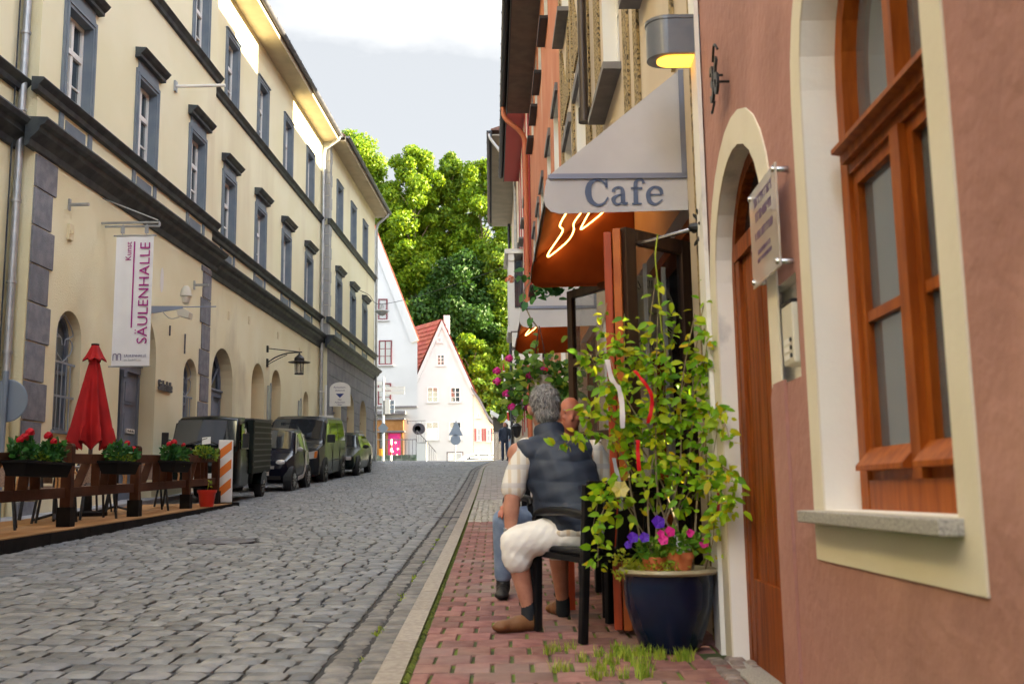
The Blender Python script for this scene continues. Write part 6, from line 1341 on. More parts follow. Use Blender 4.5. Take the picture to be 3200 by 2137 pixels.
# three-wheeled delivery van
v = thing('three_wheeled_van', 'black three-wheeled delivery van with a ribbed cargo box', 'van'); pk = car_paint('ape_black', (.008, .012, .012)); W = .66
def cab_sec(y):                                     # half outline of the cab at depth y
    return None
mb = MB(); st = [(0.0, .42, .72, .50), (.10, .34, .95, .60), (.26, .30, 1.06, .64), (.40, .28, 1.35, .655), (.56, .27, 1.60, .64), (.72, .27, 1.64, .635), (1.25, .27, 1.65, .635)]; vs = []; K = 13
for (y, zb, zt, w) in st:
    h = [(w * .8, zb), (w, zb + .06), (w * 1.02, zb + (min(zt, .95) - zb) * .6), (w, min(zt, 1.0)), (w * .93, zt - .10), (w * .84, zt - .02), (0, zt + .015)]; vs += [(x, y, z) for x, z in h] + [(-x, y, z) for x, z in h[-2::-1]]
m_ = len(st); mb.add(vs, [(j * K + i, j * K + i + 1, (j + 1) * K + i + 1, (j + 1) * K + i) for j in range(m_ - 1) for i in range(K - 1)] + [(j * K + K - 1, j * K, (j + 1) * K, (j + 1) * K + K - 1) for j in range(m_ - 1)] + [tuple(range(K)), tuple(range(m_ * K - 1, (m_ - 1) * K - 1, -1))]); obj('cab', mb, pk, v, smooth=45)
mb = MB(); n = 6
vs = []
for j in range(n + 1):
    f = j / n; y = .275 + (.525 - .275) * f; z = 1.075 + (1.55 - 1.075) * f
    for i in range(7): u = (i - 3) / 3; vs.append((u * (.60 - .05 * f), y - .035, z - .012 * u * u + .02))
mb.add(vs, [(j * 7 + i, j * 7 + i + 1, (j + 1) * 7 + i + 1, (j + 1) * 7 + i) for j in range(n) for i in range(6)]); obj('windscreen', mb, m_carglass, v)
for sg in (1, -1):
    mb = MB(); x = .655 * sg; mb.add([(.668 * sg, .46, 1.02), (.668 * sg, 1.08, 1.02), (.612 * sg, 1.06, 1.52), (.625 * sg, .60, 1.50)], [(0, 1, 2, 3)]); obj('side_window', mb, m_carglass, v)
    mb = MB(); mb.ell((.40 * sg, .04, .72), .095, .06, .09, 14, 8); obj('headlamp', mb, m_lampc, v, smooth=60); mb = MB(); mb.box(.76 * sg - .06, .76 * sg + .06, .34, .40, 1.05, 1.32); mb.tube([(.6 * sg, .42, 1.15), (.74 * sg, .38, 1.2)], .012, 5); obj('mirror', mb, m_trimblk, v, bevel=.015)
    wheel(v, .62 * sg, 2.45, .25, .14, 6); mb = MB(); mb.lathe([(.0, -.09), (.33, -.09), (.33, .09), (0, .09)], 20, (.62 * sg, 2.45, .24), axis='x'); mb.f = [f for f in mb.f]; mb.v = [(a, b, max(c, .30)) for a, b, c in mb.v]; obj('mudguard', mb, pk, v)
wheel(v, 0.0, .45, .24, .13, 6)
mb = MB(); mb.box(-.70, .70, 1.32, 3.15, .52, 1.60); box = obj('cargo_box', mb, mat('box_green_black', (.009, .014, .013), .5, (.013, .02, .017), 3, spec=.15), v, bevel=.04)
for k in range(9):
    z = .64 + k * .115
    for sg in (1, -1): mb = MB(); mb.box(.70 * sg - .016, .70 * sg + .016, 1.36, 3.11, z, z + .03); obj('rib', mb, mat('rib_grey', (.045, .055, .052), .45), box)
mb = MB(); mb.box(-.71, .71, 1.30, 3.17, 1.60, 1.625); obj('box_roof', mb, mat('grey_roof', (.10, .10, .11), .5), box)
mb = MB(); mb.box(-.45, .45, 1.1, 3.0, .30, .52); obj('chassis', mb, m_trimblk, v); mb = MB(); mb.box(-.26, .26, -.03, .0, .46, .57); obj('number_plate', mb, m_plate, v); mb = MB(); mb.box(-.5, .5, .0, .06, .40, .46); obj('bumper', mb, m_trimblk, v)
mb = MB(); mb.add([(-.02, .245, 1.10), (.14, .26, 1.12), (.12, .325, 1.25), (-.04, .315, 1.23)], [(0, 1, 2, 3)]); mb.v = [(a, b - .035, c) for a, b, c in mb.v]; obj('paper_note', mb, m_plate, v); mb = MB(); mb.bar((-.30, .215, 1.10), (.06, .27, 1.22), .014); mb.bar((.35, .215, 1.08), (.1, .27, 1.17), .014); obj('wiper', mb, m_trimblk, v)
seat_on(v, -6.22, 20.35); v.rotation_euler[2] = R(1.5); v.scale = (1.06, 1.0, 1.06)
# ------------------------------------------------------------------ open cafe door leaves
m_darkwood = mat('dark_stained_wood', (.035, .018, .012), .4, (.055, .028, .016), 6, stretch=(5, 5, .6), spec=.3)
m_redwood = mat('red_varnish', (.40, .055, .012), .35, (.30, .04, .01), 6, stretch=(5, 5, .5), spec=.35)
m_cafeglass = glass_mat('cafe_glass', (.02, .025, .03), .30, .02)
def leaf_door(name, label, a, b, z0, z1, rails, edge=m_redwood, th=.045, st=.075, face=m_darkwood):
    """glazed leaf standing between plan points a and b"""
    a, b = Vector((*a, 0)), Vector((*b, 0)); L = (b - a).length; t = thing(name, label, 'door', (a.x, a.y, 0), math.atan2(b.y - a.y, b.x - a.x))
    for x in (0, L - st): mb = MB(); mb.box(x, x + st, -th / 2, th / 2, z0, z1); obj('stile', mb, edge if x == 0 else face, t, bevel=.004)
    zs = [z0] + rails + [z1 - st]; 
    for z in zs: mb = MB(); mb.box(st, L - st, -th / 2, th / 2, z, z + st); obj('rail', mb, face, t, bevel=.004)
    for p, q in zip(zs[:-1], zs[1:]): mb = MB(); mb.box(st, L - st, -.004, .004, p + st, q); obj('pane', mb, m_cafeglass, t)
    return t
d1 = leaf_door('glazed_door_leaf', 'dark glazed cafe door leaf standing open below the awning', (.63, 5.60), (1.06, 5.98), prof(5.8) + .02, 2.42, [prof(5.8) + .62], edge=m_darkwood, st=.085)
for (u0, u1) in ((.20, .235), (.36, .40)):  # pale upright strips stand in for reflections on the door glass
    mb = MB(); vs = [(u0 + (u1 - u0) * i / 6, .035 + .006 * math.sin(i * 2.2), z) for z in (.9, 2.25) for i in range(7)]; mb.add(vs, [(i, i + 1, 8 + i, 7 + i) for i in range(6)]); obj('curtain_or_glint', mb, m_curtain_glint, d1)
leaf_door('folded_door_leaf', 'red varnished folded door leaf seen edge on beside the climbing plant', (.545, 5.62), (.66, 6.12), prof(5.8) + .02, 2.40, [1.0], edge=m_redwood, st=.05)
leaf_door('narrow_door_leaf', 'narrow orange red door edge between the folded leaf and the dark leaf', (.592, 5.58), (.70, 6.05), prof(5.8) + .02, 2.41, [1.0], edge=mat('orange_varnish', (.46, .12, .02), .35, (.36, .08, .015), 5, spec=.3), st=.04)
cs = leaf_door('open_casement', 'open brown framed casement behind the grey haired man', (.47, 8.25), (.80, 7.75), .5, 2.58, [1.36, 1.95], st=.065, edge=m_darkwood)
# clock face seen through the door glass
t = thing('wall_clock', 'cream round clock with roman numerals behind the dark door glass', 'clock', (.80, 5.95, 1.98), R(38))
mb = MB(); mb.lathe([(0, -.01), (.235, -.01), (.24, 0), (.235, .01), (0, .01)], 36, axis='y'); obj('dial', mb, mat('clock_cream', (.62, .52, .36), .6), t)
for k, s_ in enumerate(('XII', 'I', 'II', 'III', 'IIII', 'V', 'VI', 'VII', 'VIII', 'IX', 'X', 'XI')):
    a = math.pi / 2 - k * math.pi / 6; me = text_mesh(s_, .07, .001, 'CENTER'); place_mesh('numeral', me, m_black, t, Matrix.Translation((.185 * math.cos(a), -.013, .185 * math.sin(a))) @ RT @ Matrix.Rotation(a - math.pi / 2, 4, 'Z') @ Matrix.Translation((0, -.025, 0)))
mb = MB(); mb.bar((0, -.016, 0), (.10, -.016, .02), .014, .004); mb.bar((0, -.018, 0), (-.05, -.018, .13), .010, .004); obj('hand', mb, m_black, t)
# iron door stay
t = thing('door_stay', 'black wrought iron stay holding the cafe door open', 'door stay', (1.0, 5.28, 2.33)); mb = MB(); mb.tube([(0, 0, 0), (-.28, .35, .0)], .011, 8); obj('rod', mb, m_steel, t); mb = MB()
for k in range(6): a = k * math.pi / 3; mb.tube(bez([(0, 0, 0), (.005, .05 * math.cos(a), .05 * math.sin(a)), (-.02, .10 * math.cos(a), .10 * math.sin(a))], 4), [.014] * 4 + [.010] * 4 + [.004], 6)
mb.lathe([(.0, -.06), (.02, -.05), (.03, 0)], 10, axis='x'); obj('rosette', mb, m_black, t)
mb = MB(); mb.tube(bez([(.80, 5.42, 2.33), (.78, 5.40, 2.2), (.79, 5.41, 2.05), (.80, 5.40, 1.8), (.83, 5.38, 1.55)], 6), .005, 5); obj('hanging_string', mb, mat('green_string', (.30, .34, .03), .8), label='yellow green string hanging from the door stay', cat='string')

# ------------------------------------------------------------------ leaf building blocks
def leaf_mesh(name, m, w=.62, curl=.18, heart=.06):
    prof_ = [(0, .02, 0), (-heart, .2, 0), (.12, .36, .0), (.38, .46, .02), (.65, .34, .0), (.86, .15, -.03), (1.0, .0, -.08)]
    mb = MB(); vs = []
    for (u, hw, z) in prof_: vs += [(-hw * w, u, z + curl * hw), (0, max(u, 0), z * 1.0), (hw * w, u, z + curl * hw)]
    fs = []
    for i in range(len(prof_) - 1): o = 3 * i; fs += [(o, o + 1, o + 4, o + 3), (o + 1, o + 2, o + 5, o + 4)]
    mb.add(vs, fs); return mb.mesh(name, [m], smooth=60)
def leaf_frame(p, d, n, s):
    d = Vector(d).normalized(); n = Vector(n); x = d.cross(n); x = x.normalized() if x.length > 1e-4 else d.orthogonal().normalized(); z = x.cross(d); M4 = Matrix.Identity(4)
    for i in range(3): M4[i][0], M4[i][1], M4[i][2], M4[i][3] = x[i] * s, d[i] * s, z[i] * s, p[i]
    return M4
def grow(name_leaf, leaves, me, parent, near, rest_name, m):
    """first `near` leaves are parts of their own, others one joined part"""
    rest = MB(); base = [v.co.copy() for v in me.vertices]; faces = [tuple(p.vertices) for p in me.polygons]
    for k, M4 in enumerate(leaves):
        if k < near:
            o = bpy.data.objects.new(name_leaf, me); COL.objects.link(o); o.parent = parent; o.matrix_local = M4
        else: rest.add([tuple(M4 @ v) for v in base], faces)
    if rest.v: obj(rest_name, rest, m, parent, smooth=60, kind='stuff')
# ------------------------------------------------------------------ big glazed pot with the climbing plant
PX, PY = .755, 5.19; PZ = prof(PY)
m_glaze = mat('dark_blue_glaze', (.004, .009, .028), .2, (.008, .015, .042), 3, coat=.1, spec=.3); m_terra = mat('terracotta', (.52, .12, .035), .75, (.60, .19, .07), 12, bump=(60, .2, .003)); m_rimglaze = mat('rim_glaze', (.30, .25, .16), .4, (.38, .33, .22), 10)
t = thing('glazed_plant_pot', 'large dark blue glazed plant pot standing by the house door', 'pot', (PX, PY, PZ))
mb = MB(); mb.lathe([(0, 0), (.135, 0), (.15, .02), (.185, .12), (.214, .22), (.222, .32), (.220, .36), (.230, .372)], 40); obj('body', mb, m_glaze, t, smooth=50)
mb = MB(); mb.lathe([(.220, .365), (.238, .370), (.246, .380), (.240, .393), (.215, .395), (.205, .385), (.20, .35)], 40); obj('rim', mb, m_rimglaze, t, smooth=50)
mb = MB(); mb.lathe([(0, .365), (.203, .365)], 30); obj('soil', mb, m_soil, t)
def flower_pot(label, x, y, z, r, h, petal, nfl, seed):
    p = thing('terracotta_pot', label, 'flower pot', (x, y, z)); mb = MB(); mb.lathe([(0, 0), (r * .68, 0), (r * .92, h * .70), (r * .93, h * .72), (r, h * .72), (r * 1.02, h), (r * .9, h), (r * .86, h * .8), (0, h * .8)], 26); obj('pot', mb, m_terra, p, smooth=35)
    rs = np.random.RandomState(seed); mb = MB(); small_leaves(mb, (0, 0, h + .035), r * 1.55, r * 1.35, .065, 170, .042, rs); obj('foliage', mb, m_leafB, p)
    for (fx, fy, fz, fr) in nfl:
        mb = MB(); d0 = Vector((rs.uniform(-.3, .3), -1, .35)).normalized(); ax = d0.orthogonal().normalized(); ay = d0.cross(ax)
        for k in range(5):
            a = k * 2 * math.pi / 5 + .3; e1 = (ax * math.cos(a) + ay * math.sin(a)) * fr; e2 = (ax * math.cos(a + .62) + ay * math.sin(a + .62)) * fr * .9; e3 = (ax * math.cos(a - .62) + ay * math.sin(a - .62)) * fr * .9; c = Vector((fx, fy, fz))
            mb.add([c, c + e3 + d0 * fr * .2, c + e1 * 1.08 + d0 * fr * .12, c + e2 + d0 * fr * .2], [(0, 1, 2, 3)])
        obj('blossom', mb, petal, p)
        s_ = MB(); s_.tube([(fx * .4, fy * .4, h), (fx, fy + .004, fz)], .0025, 4); obj('stalk', s_, m_leafB, p)
    return p
m_leafB = leaf_mat('bedding_leaf', [(.05, .15, .015), (.10, .25, .02), (.18, .34, .03), (.28, .40, .04)], .3); m_pinkpet = leaf_mat('pink_petal', [(.70, .015, .28), (.80, .04, .36), (.62, .01, .22)], .3); m_purppet = leaf_mat('violet_petal', [(.10, .02, .50), (.14, .03, .62), (.07, .015, .40)], .3)
flower_pot('terracotta pot of pink busy lizzies standing in the glazed pot', PX + .045, PY - .12, PZ + .362, .066, .115, m_pinkpet, [(-.055, -.07, .215, .026), (-.085, -.05, .175, .026), (-.095, -.04, .205, .02), (.045, -.05, .205, .022), (.115, -.03, .155, .024)], 3)
flower_pot('terracotta pot of violet petunias standing in the glazed pot', PX - .075, PY - .10, PZ + .35, .060, .105, m_purppet, [(-.11, -.05, .20, .028), (-.055, -.06, .20, .026), (.02, -.02, .27, .034), (-.13, -.03, .165, .02)], 4)
t = thing('pot_stonecrop', 'yellow green creeping stonecrop spilling over the left pot rim', 'plant', (PX, PY, PZ + .365)); mb = MB()
for a in np.linspace(2.6, 4.9, 9): small_leaves(mb, (.165 * math.cos(a), .165 * math.sin(a), .03), .05, .05, .045, 60, .02)
small_leaves(mb, (-.24, -.10, .06), .05, .05, .07, 90, .022); obj('foliage', mb, leaf_mat('stonecrop', [(.26, .34, .02), (.42, .46, .03), (.50, .48, .05), (.30, .40, .03)], .3), t)
# climbing plant
vine = thing('climbing_plant', 'tall yellow green climbing plant growing from the glazed pot', 'plant', (PX, PY, PZ + .38))
m_stem = mat('vine_stem', (.20, .15, .10), .8, (.30, .24, .14), 20); m_vleaf = leaf_mat('vine_leaf', [(.09, .26, .010), (.20, .42, .012), (.34, .54, .012), (.12, .34, .012), (.46, .58, .012), (.60, .60, .016), (.10, .29, .012), (.66, .46, .016)], .38)
vr = random.Random(5); stems = []
O = Vector((PX, PY, PZ + .38))
def stem(pts, r0=.006, r1=.0025): 
    P = bez([Vector(p) - O for p in pts], 7); mb = MB(); mb.tube(P, list(np.linspace(r0, r1, len(P))), 5); obj('stem', mb, m_stem, vine, smooth=60); stems.append(P)
b0 = lambda: (PX + vr.uniform(-.13, .13), PY + vr.uniform(-.08, .12), PZ + .39)
for k in range(11):                                  # upright shoots
    x1 = PX + -.26 + .05 * k + vr.uniform(-.04, .04); h = vr.uniform(1.5, 2.08); y1 = PY + vr.uniform(-.06, .16); b = b0()
    stem([b, ((b[0] + x1) / 2 + vr.uniform(-.06, .06), (b[1] + y1) / 2, .55 + (h - .55) * .35), (x1 + vr.uniform(-.06, .06), y1, .55 + (h - .55) * .7), (x1 + vr.uniform(-.08, .08), y1 - .03, h)])
side = [[(.62, 5.2, 1.0), (.48, 5.15, 1.22), (.34, 5.1, 1.24), (.22, 5.05, 1.16)], [(.62, 5.25, 1.15), (.50, 5.2, 1.32), (.40, 5.1, 1.38), (.33, 5.05, 1.33)], [(.60, 5.2, .85), (.48, 5.12, 1.0), (.42, 5.1, .93), (.38, 5.08, .78)], [(.64, 5.2, .75), (.52, 5.1, .92), (.43, 5.05, .86), (.40, 5.0, .72), (.395, 5.0, .60)], [(.65, 5.22, 1.3), (.52, 5.2, 1.5), (.45, 5.15, 1.46)], [(.66, 5.22, 1.5), (.55, 5.2, 1.68), (.47, 5.2, 1.66)],
        [(.88, 5.2, .9), (.98, 5.05, 1.05), (1.0, 4.85, 1.05), (.995, 4.68, .98)], [(.88, 5.2, 1.1), (.97, 5.0, 1.30), (.99, 4.85, 1.30), (.995, 4.7, 1.15)], [(.90, 5.15, .7), (.98, 5.0, .88), (1.0, 4.85, .86), (1.0, 4.72, .95)], [(.88, 5.2, 1.35), (.96, 5.15, 1.55), (.98, 5.05, 1.72)], [(.93, 5.12, PZ + .39), (.965, 5.05, .75), (.955, 5.02, 1.0), (.985, 4.95, 1.25)], [(.80, 5.22, .8), (.9, 5.1, 1.0), (.97, 4.95, 1.0), (.99, 4.8, .9)]]
for s_ in side: stem(s_, .004, .0015)
for _ in range(10): a = vr.choice(stems[:11]); i = vr.randint(8, len(a) - 5); p = a[i] + O; dx = vr.uniform(-.22, .2); stem([p, p + Vector((dx * .5, -.05, .08)), p + Vector((dx, -.09, vr.uniform(-.02, .14)))], .003, .0015)
vl_me = leaf_mesh('vine_leaf', m_vleaf); LV = []
for si, P in enumerate(stems):
    L = len(P); start = int(L * (.34 if si < 11 else .12)); n = int((L - start) * (2.9 if si < 11 else 2.4))
    for _ in range(n):
        i = vr.uniform(start, L - 1.01); j = int(i); p = P[j].lerp(P[j + 1], i - j); d = Vector((vr.gauss(0, 1), vr.gauss(-.5, .7), vr.gauss(-.35, .6))).normalized(); nn = Vector((vr.gauss(0, .6), vr.gauss(-.9, .4), vr.gauss(.5, .4))); s_ = vr.uniform(.030, .066)
        LV.append(leaf_frame(p + d * .018 + Vector((vr.gauss(0, .02), vr.gauss(0, .02), vr.gauss(0, .015))), d, nn, s_))
for _ in range(150):                                 # fill of the bushy middle
    p = Vector((vr.gauss(PX - .01, .13), vr.uniform(PY - .12, PY + .12), vr.uniform(.85, 1.9))) - O; d = Vector((vr.gauss(0, 1), vr.gauss(-.5, .7), vr.gauss(-.35, .6))).normalized(); LV.append(leaf_frame(p, d, (vr.gauss(0, .6), -.9, .5), vr.uniform(.032, .058)))
vr.shuffle(LV); LV.sort(key=lambda m_: -m_.to_scale()[0]); grow('leaf', LV, vl_me, vine, 300, 'small_leaves', m_vleaf)
# ribbons and a white flower tied into the plant
def ribbon3(name, label, pts, w, m, twist=.5):
    P = bez(pts, 7); mb = MB(); vs = []
    for i, p in enumerate(P):
        a = twist * math.sin(i * .5); e_ = Vector((math.cos(a), math.sin(a) * .8, .15 * math.sin(i))) * w / 2; vs += [p - e_, p + e_]
    mb.add(vs, [(2 * i, 2 * i + 1, 2 * i + 3, 2 * i + 2) for i in range(len(P) - 1)]); return obj(name, mb, m, smooth=60, label=label, cat='ribbon')
m_rr = mat('red_ribbon', (.62, .006, .01), .5); m_wr = mat('white_ribbon', (.74, .70, .72), .6)
ribbon3('ribbon', 'red ribbon looped in the upper climbing plant', [(.60, 5.00, 1.54), (.635, 4.98, 1.49), (.675, 4.98, 1.42), (.672, 4.98, 1.34), (.655, 4.99, 1.28)], .020, m_rr); ribbon3('ribbon', 'red ribbon hanging low on the left of the climbing plant', [(.605, 4.99, 1.20), (.60, 4.97, 1.13), (.605, 4.98, 1.05)], .020, m_rr)
ribbon3('ribbon', 'white ribbon hanging beside the red door edge', [(.47, 5.03, 1.60), (.49, 5.02, 1.50), (.52, 5.02, 1.46), (.535, 5.02, 1.38), (.535, 5.02, 1.26)], .026, m_wr); ribbon3('ribbon', 'small dark red ribbon at the lower right of the plant', [(.965, 4.93, .98), (.97, 4.92, .92), (.965, 4.93, .84)], .014, mat('maroon_ribbon', (.25, .01, .02), .6)); ribbon3('ribbon', 'grey ribbon dangling over the dark vest', [(.50, 5.15, 1.12), (.51, 5.12, 1.05), (.53, 5.12, .96), (.525, 5.12, .86)], .02, mat('grey_ribbon', (.30, .32, .36), .6))
t = thing('paper_flower', 'pale yellow paper flower tied to the left side of the climbing plant', 'flower', (.515, 5.02, .965)); mb = MB()
for k in range(6): a = k * 1.05; e1, e2 = Vector((math.cos(a), -.2, math.sin(a))) * .045, Vector((math.cos(a + .5), -.3, math.sin(a + .5))) * .035; e3 = Vector((math.cos(a - .5), -.3, math.sin(a - .5))) * .035; mb.add([(0, 0, 0), e3, e1, e2], [(0, 1, 2, 3)])
obj('petals', mb, leaf_mat('paper_petal', [(.72, .60, .12), (.78, .70, .30), (.74, .62, .08)], .3), t)
for (x, z) in ((.80, .68), (.845, .66)):
    mb = MB(); mb.box(x - .022, x + .022, PY - .10, PY - .097, z - .05, z + .06); obj('plant_label', mb, m_wr, label='white plant label stuck behind the flowers in the glazed pot' if x < .82 else 'white plant label at the right behind the pink flowers', cat='label')
# weeds between the pavers
wsp = [(vr.uniform(.15, .85), vr.uniform(4.55, 5.25)) for _ in range(26)] + [(vr.gauss(.55, .06), vr.gauss(5.05, .05)) for _ in range(12)] + [(.80, 4.98), (.78, 4.95), (.81, 4.93)]
tufts([(x, y, prof(y) - .006) for x, y in wsp], 26, .065, .028, m_grass, 'pavement_weeds', 'tufts of yellow green grass growing between the red pavers by the pot', 'grass', lean=.7, wd=.0028)

# ------------------------------------------------------------------ hanging basket, honeysuckle, far signs
m_vd = leaf_mat('basket_leaf', [(.025, .08, .012), (.06, .16, .015), (.15, .28, .02), (.04, .11, .015), (.34, .42, .03)], .3)
hb = thing('hanging_basket', 'hanging basket with trailing leaves and magenta flowers behind the man', 'hanging basket', (.27, 9.9, 2.02)); mb = MB(); mb.lathe([(0, -.16), (.07, -.15), (.10, -.05), (.115, .06), (.105, .06), (.09, 0), (0, 0)], 22); obj('pot', mb, mat('pale_pot', (.60, .50, .42), .6), hb, smooth=40)
mb = MB(); mb.tube([(.09, 0, .05), (0, 0, .55)], .005, 4); mb.tube([(-.09, 0, .05), (0, 0, .55)], .005, 4); obj('hanger', mb, m_black, hb)
bl = leaf_mesh('basket_leaf', m_vd, w=.85, curl=.1); LB_ = []
for (cx, cz, sx, sz, n) in ((-.18, -.08, .11, .15, 150), (.22, -.02, .10, .10, 110), (0, .12, .12, .09, 90), (.16, -.22, .08, .10, 60), (-.08, .3, .02, .10, 14)):
    for _ in range(n): d = Vector((vr.gauss(0, 1), vr.gauss(-.4, .7), vr.gauss(-.4, .7))).normalized(); LB_.append(leaf_frame((vr.gauss(cx, sx), vr.gauss(0, .10), vr.gauss(cz, sz)), d, (vr.gauss(0, .6), -.9, .5), vr.uniform(.055, .105)))
grow('leaf', LB_, bl, hb, 120, 'small_leaves', m_vd)
m_mgpet = leaf_mat('magenta_petal', [(.62, .01, .22), (.75, .06, .40), (.55, .005, .16)], .3)
for (x, z) in ((-.30, .22), (-.42, .10), (-.42, .0), (-.33, -.12), (-.28, -.25), (-.12, -.26), (.02, .10), (-.10, .05)):
    mb = MB(); bloom(mb, (x, -.08, z), .042, 20); obj('bloom', mb, m_mgpet, hb); mb = MB(); mb.tube(bez([(x * .4, -.02, z * .3 + .02), (x * .8, -.06, z + .03), (x, -.08, z)], 4), .0025, 4); obj('stem', mb, m_vd, hb)
mb = MB(); bloom(mb, (.05, -.1, .10), .03, 14); obj('bloom', mb, m_redfl, hb); mb = MB(); bloom(mb, (.30, -.1, -.12), .03, 14); obj('bloom', mb, m_redfl, hb)
hn = thing('honeysuckle', 'dark green honeysuckle spray hanging under the Cafe awning', 'plant', (.52, 8.3, 2.70)); m_hl = leaf_mat('honeysuckle_leaf', [(.02, .10, .03), (.04, .17, .03), (.08, .26, .04), (.03, .13, .04)], .3); hm = leaf_mesh('honeysuckle_leaf', m_hl, w=.72, curl=.1); LH = []
for _ in range(330): u = vr.random(); x = -.30 + .55 * u; LH.append(leaf_frame((x + vr.gauss(0, .05), vr.gauss(0, .08), .08 + vr.gauss(0, .055) - .45 * max(0, .5 - u) * vr.random()), Vector((vr.gauss(0, 1), vr.gauss(-.4, .6), vr.gauss(-.2, .7))), (vr.gauss(0, .5), -.8, .6), vr.uniform(.05, .10)))
grow('leaf', LH, hm, hn, 100, 'small_leaves', m_hl); mb = MB(); mb.tube(bez([(.3, 0, .1), (0, 0, .12), (-.3, -.02, .02), (-.42, -.03, -.12), (-.38, -.04, -.3), (-.30, -.04, -.42)], 6), .006, 5); mb.tube(bez([(-.2, 0, .05), (-.38, -.03, .03), (-.5, -.04, -.01)], 5), .004, 5); obj('stem', mb, m_stem, hn)
mb = MB(); bloom(mb, (-.53, -.04, -.01), .04, 14); obj('bloom', mb, leaf_mat('coral_petal', [(.65, .18, .10), (.70, .3, .18)], .3), hn)
for (x, z, s_) in ((-.40, -.20, .09), (-.36, -.33, .08), (-.45, .02, .06)): 
    o = bpy.data.objects.new('leaf', hm); COL.objects.link(o); o.parent = hn; o.matrix_local = leaf_frame((x, -.04, z), (-.3, -.2, -.8), (0, -1, .3), s_)
t = thing('projecting_shop_sign', 'white box sign projecting from the wall above the pavement', 'sign', (.62, 19.2, 3.35)); 
for z in (0, .34): mb = MB(); mb.box(-.62, -.05, -.06, .06, z, z + .28); obj('panel', mb, m_signw, t, bevel=.01); mb = MB(); mb.box(-.64, -.03, -.07, .07, z + .28, z + .30); obj('cap', mb, m_greylint, t)
mb = MB(); mb.box(-.06, .12, -.02, .02, .1, .14); mb.box(-.06, .12, -.02, .02, .5, .54); obj('bracket', mb, m_greylint, t)
t = thing('small_wall_lantern', 'small black wall lantern low on the far right hand facade', 'lantern', (.12, 36, 3.2)); mb = MB(); mb.tube(bez([(.3, 0, .2), (.1, 0, .45), (-.05, 0, .35), (0, 0, .2)], 5), .015, 5); obj('bracket', mb, m_black, t); mb = MB(); mb.lathe([(0, .22), (.05, .2), (.2, .08), (.18, .06), (.11, -.25), (.05, -.3), (0, -.32)], 8); obj('cage', mb, m_black, t); 
# ------------------------------------------------------------------ chairs, table and people at the cafe
m_chair = mat('black_chair_paint', (.005, .005, .006), .4, (.009, .009, .011), 10, spec=.2)
def cafe_chair(label):
    """square armchair, front towards +y"""
    c = thing('cafe_armchair', label, 'chair', group='black armchairs outside the cafe'); s = .235
    for (x, y, h) in ((-s, s, .62), (s, s, .62), (-s, -s, .80), (s, -s, .80)): mb = MB(); mb.bar((x, y, 0), (x, y - (.05 if y < 0 else 0), h), .042, .042); obj('leg', mb, m_chair, c, bevel=.006)
    mb = MB(); mb.box(-s, s, -s, s, .40, .43); obj('seat_frame', mb, m_chair, c); mb = MB(); mb.box(-s + .01, s - .01, -s + .02, s + .01, .43, .465); obj('seat', mb, m_chair, c, bevel=.015)
    for sg in (-1, 1): mb = MB(); mb.tube(bez([(sg * s, -s - .03, .64), (sg * s, -.05, .655), (sg * s, s - .03, .64), (sg * s, s + .02, .60)], 5), .024, 8); obj('armrest', mb, m_chair, c, smooth=50)
    mb = MB(); mb.bar((-s, -s - .055, .79), (s, -s - .055, .79), .035, .06); obj('top_rail', mb, m_chair, c, bevel=.008)
    for k in range(5): x = -.17 + .085 * k; mb = MB(); mb.bar((x, -s - .01, .45), (x, -s - .052, .78), .07, .012); obj('back_slat', mb, m_chair, c)
    return c
ch1 = cafe_chair('black armchair under the man in the navy vest'); ch1.location = (.435, 5.68, prof(5.68)); ch1.rotation_euler = (R(1.8), 0, R(28))
ch2 = copy_tree(ch1); ch2['label'] = 'black armchair under the man in jeans facing the camera'; ch2.location = (.30, 7.45, prof(7.45)); ch2.rotation_euler = (0, 0, R(190))
ch3 = copy_tree(ch1); ch3['label'] = 'empty black armchair behind the glazed pot against the cafe front'; ch3.location = (.80, 6.35, prof(6.35)); ch3.rotation_euler = (0, 0, R(80))
t = thing('cafe_table', 'square dark cafe table between the two seated men', 'table', (.62, 6.75, prof(6.75))); mb = MB(); mb.box(-.33, .33, -.33, .33, .70, .735); obj('table_top', mb, m_chair, t, bevel=.006)
for (x, y) in ((-.28, -.28), (.28, -.28), (-.28, .28), (.28, .28)): mb = MB(); mb.box(x - .025, x + .025, y - .025, y + .025, 0, .70); obj('leg', mb, m_redwood if (x, y) == (-.28, -.28) else m_chair, t)
mb = MB(); mb.lathe([(0, 0), (.035, 0), (.04, .09), (.036, .09), (.03, .01), (0, .01)], 16); obj('cup', mb, m_wr, label='white cup on the dark cafe table', cat='cup').location = (.45, 6.62, prof(6.75) + .736)

def cap(mb, p0, p1, r0, r1, n=14):
    p0, p1 = Vector(p0), Vector(p1); d = (p1 - p0); L = d.length; d = d.normalized(); path, rad = [], []
    for k in range(4): a = math.pi / 2 * k / 4; path.append(p0 - d * r0 * math.cos(a)); rad.append(max(.002, r0 * math.sin(a)))
    for k in range(4): f = k / 3; path.append(p0 + d * L * f); rad.append(r0 + (r1 - r0) * f)
    for k in range(1, 5): a = math.pi / 2 * k / 4; path.append(p1 + d * r1 * math.sin(a)); rad.append(max(.002, r1 * math.cos(a)))
    mb.tube(path, rad, n)
def blob(name, mb, m, parent=None, vox=.011, it=5, **k):
    o = obj(name, mb, m, parent, **k); r = o.modifiers.new('r', 'REMESH'); r.mode = 'VOXEL'; r.voxel_size = vox; r.use_smooth_shade = True
    s_ = o.modifiers.new('s', 'SMOOTH'); s_.iterations = it; s_.factor = .5; return baked(o)
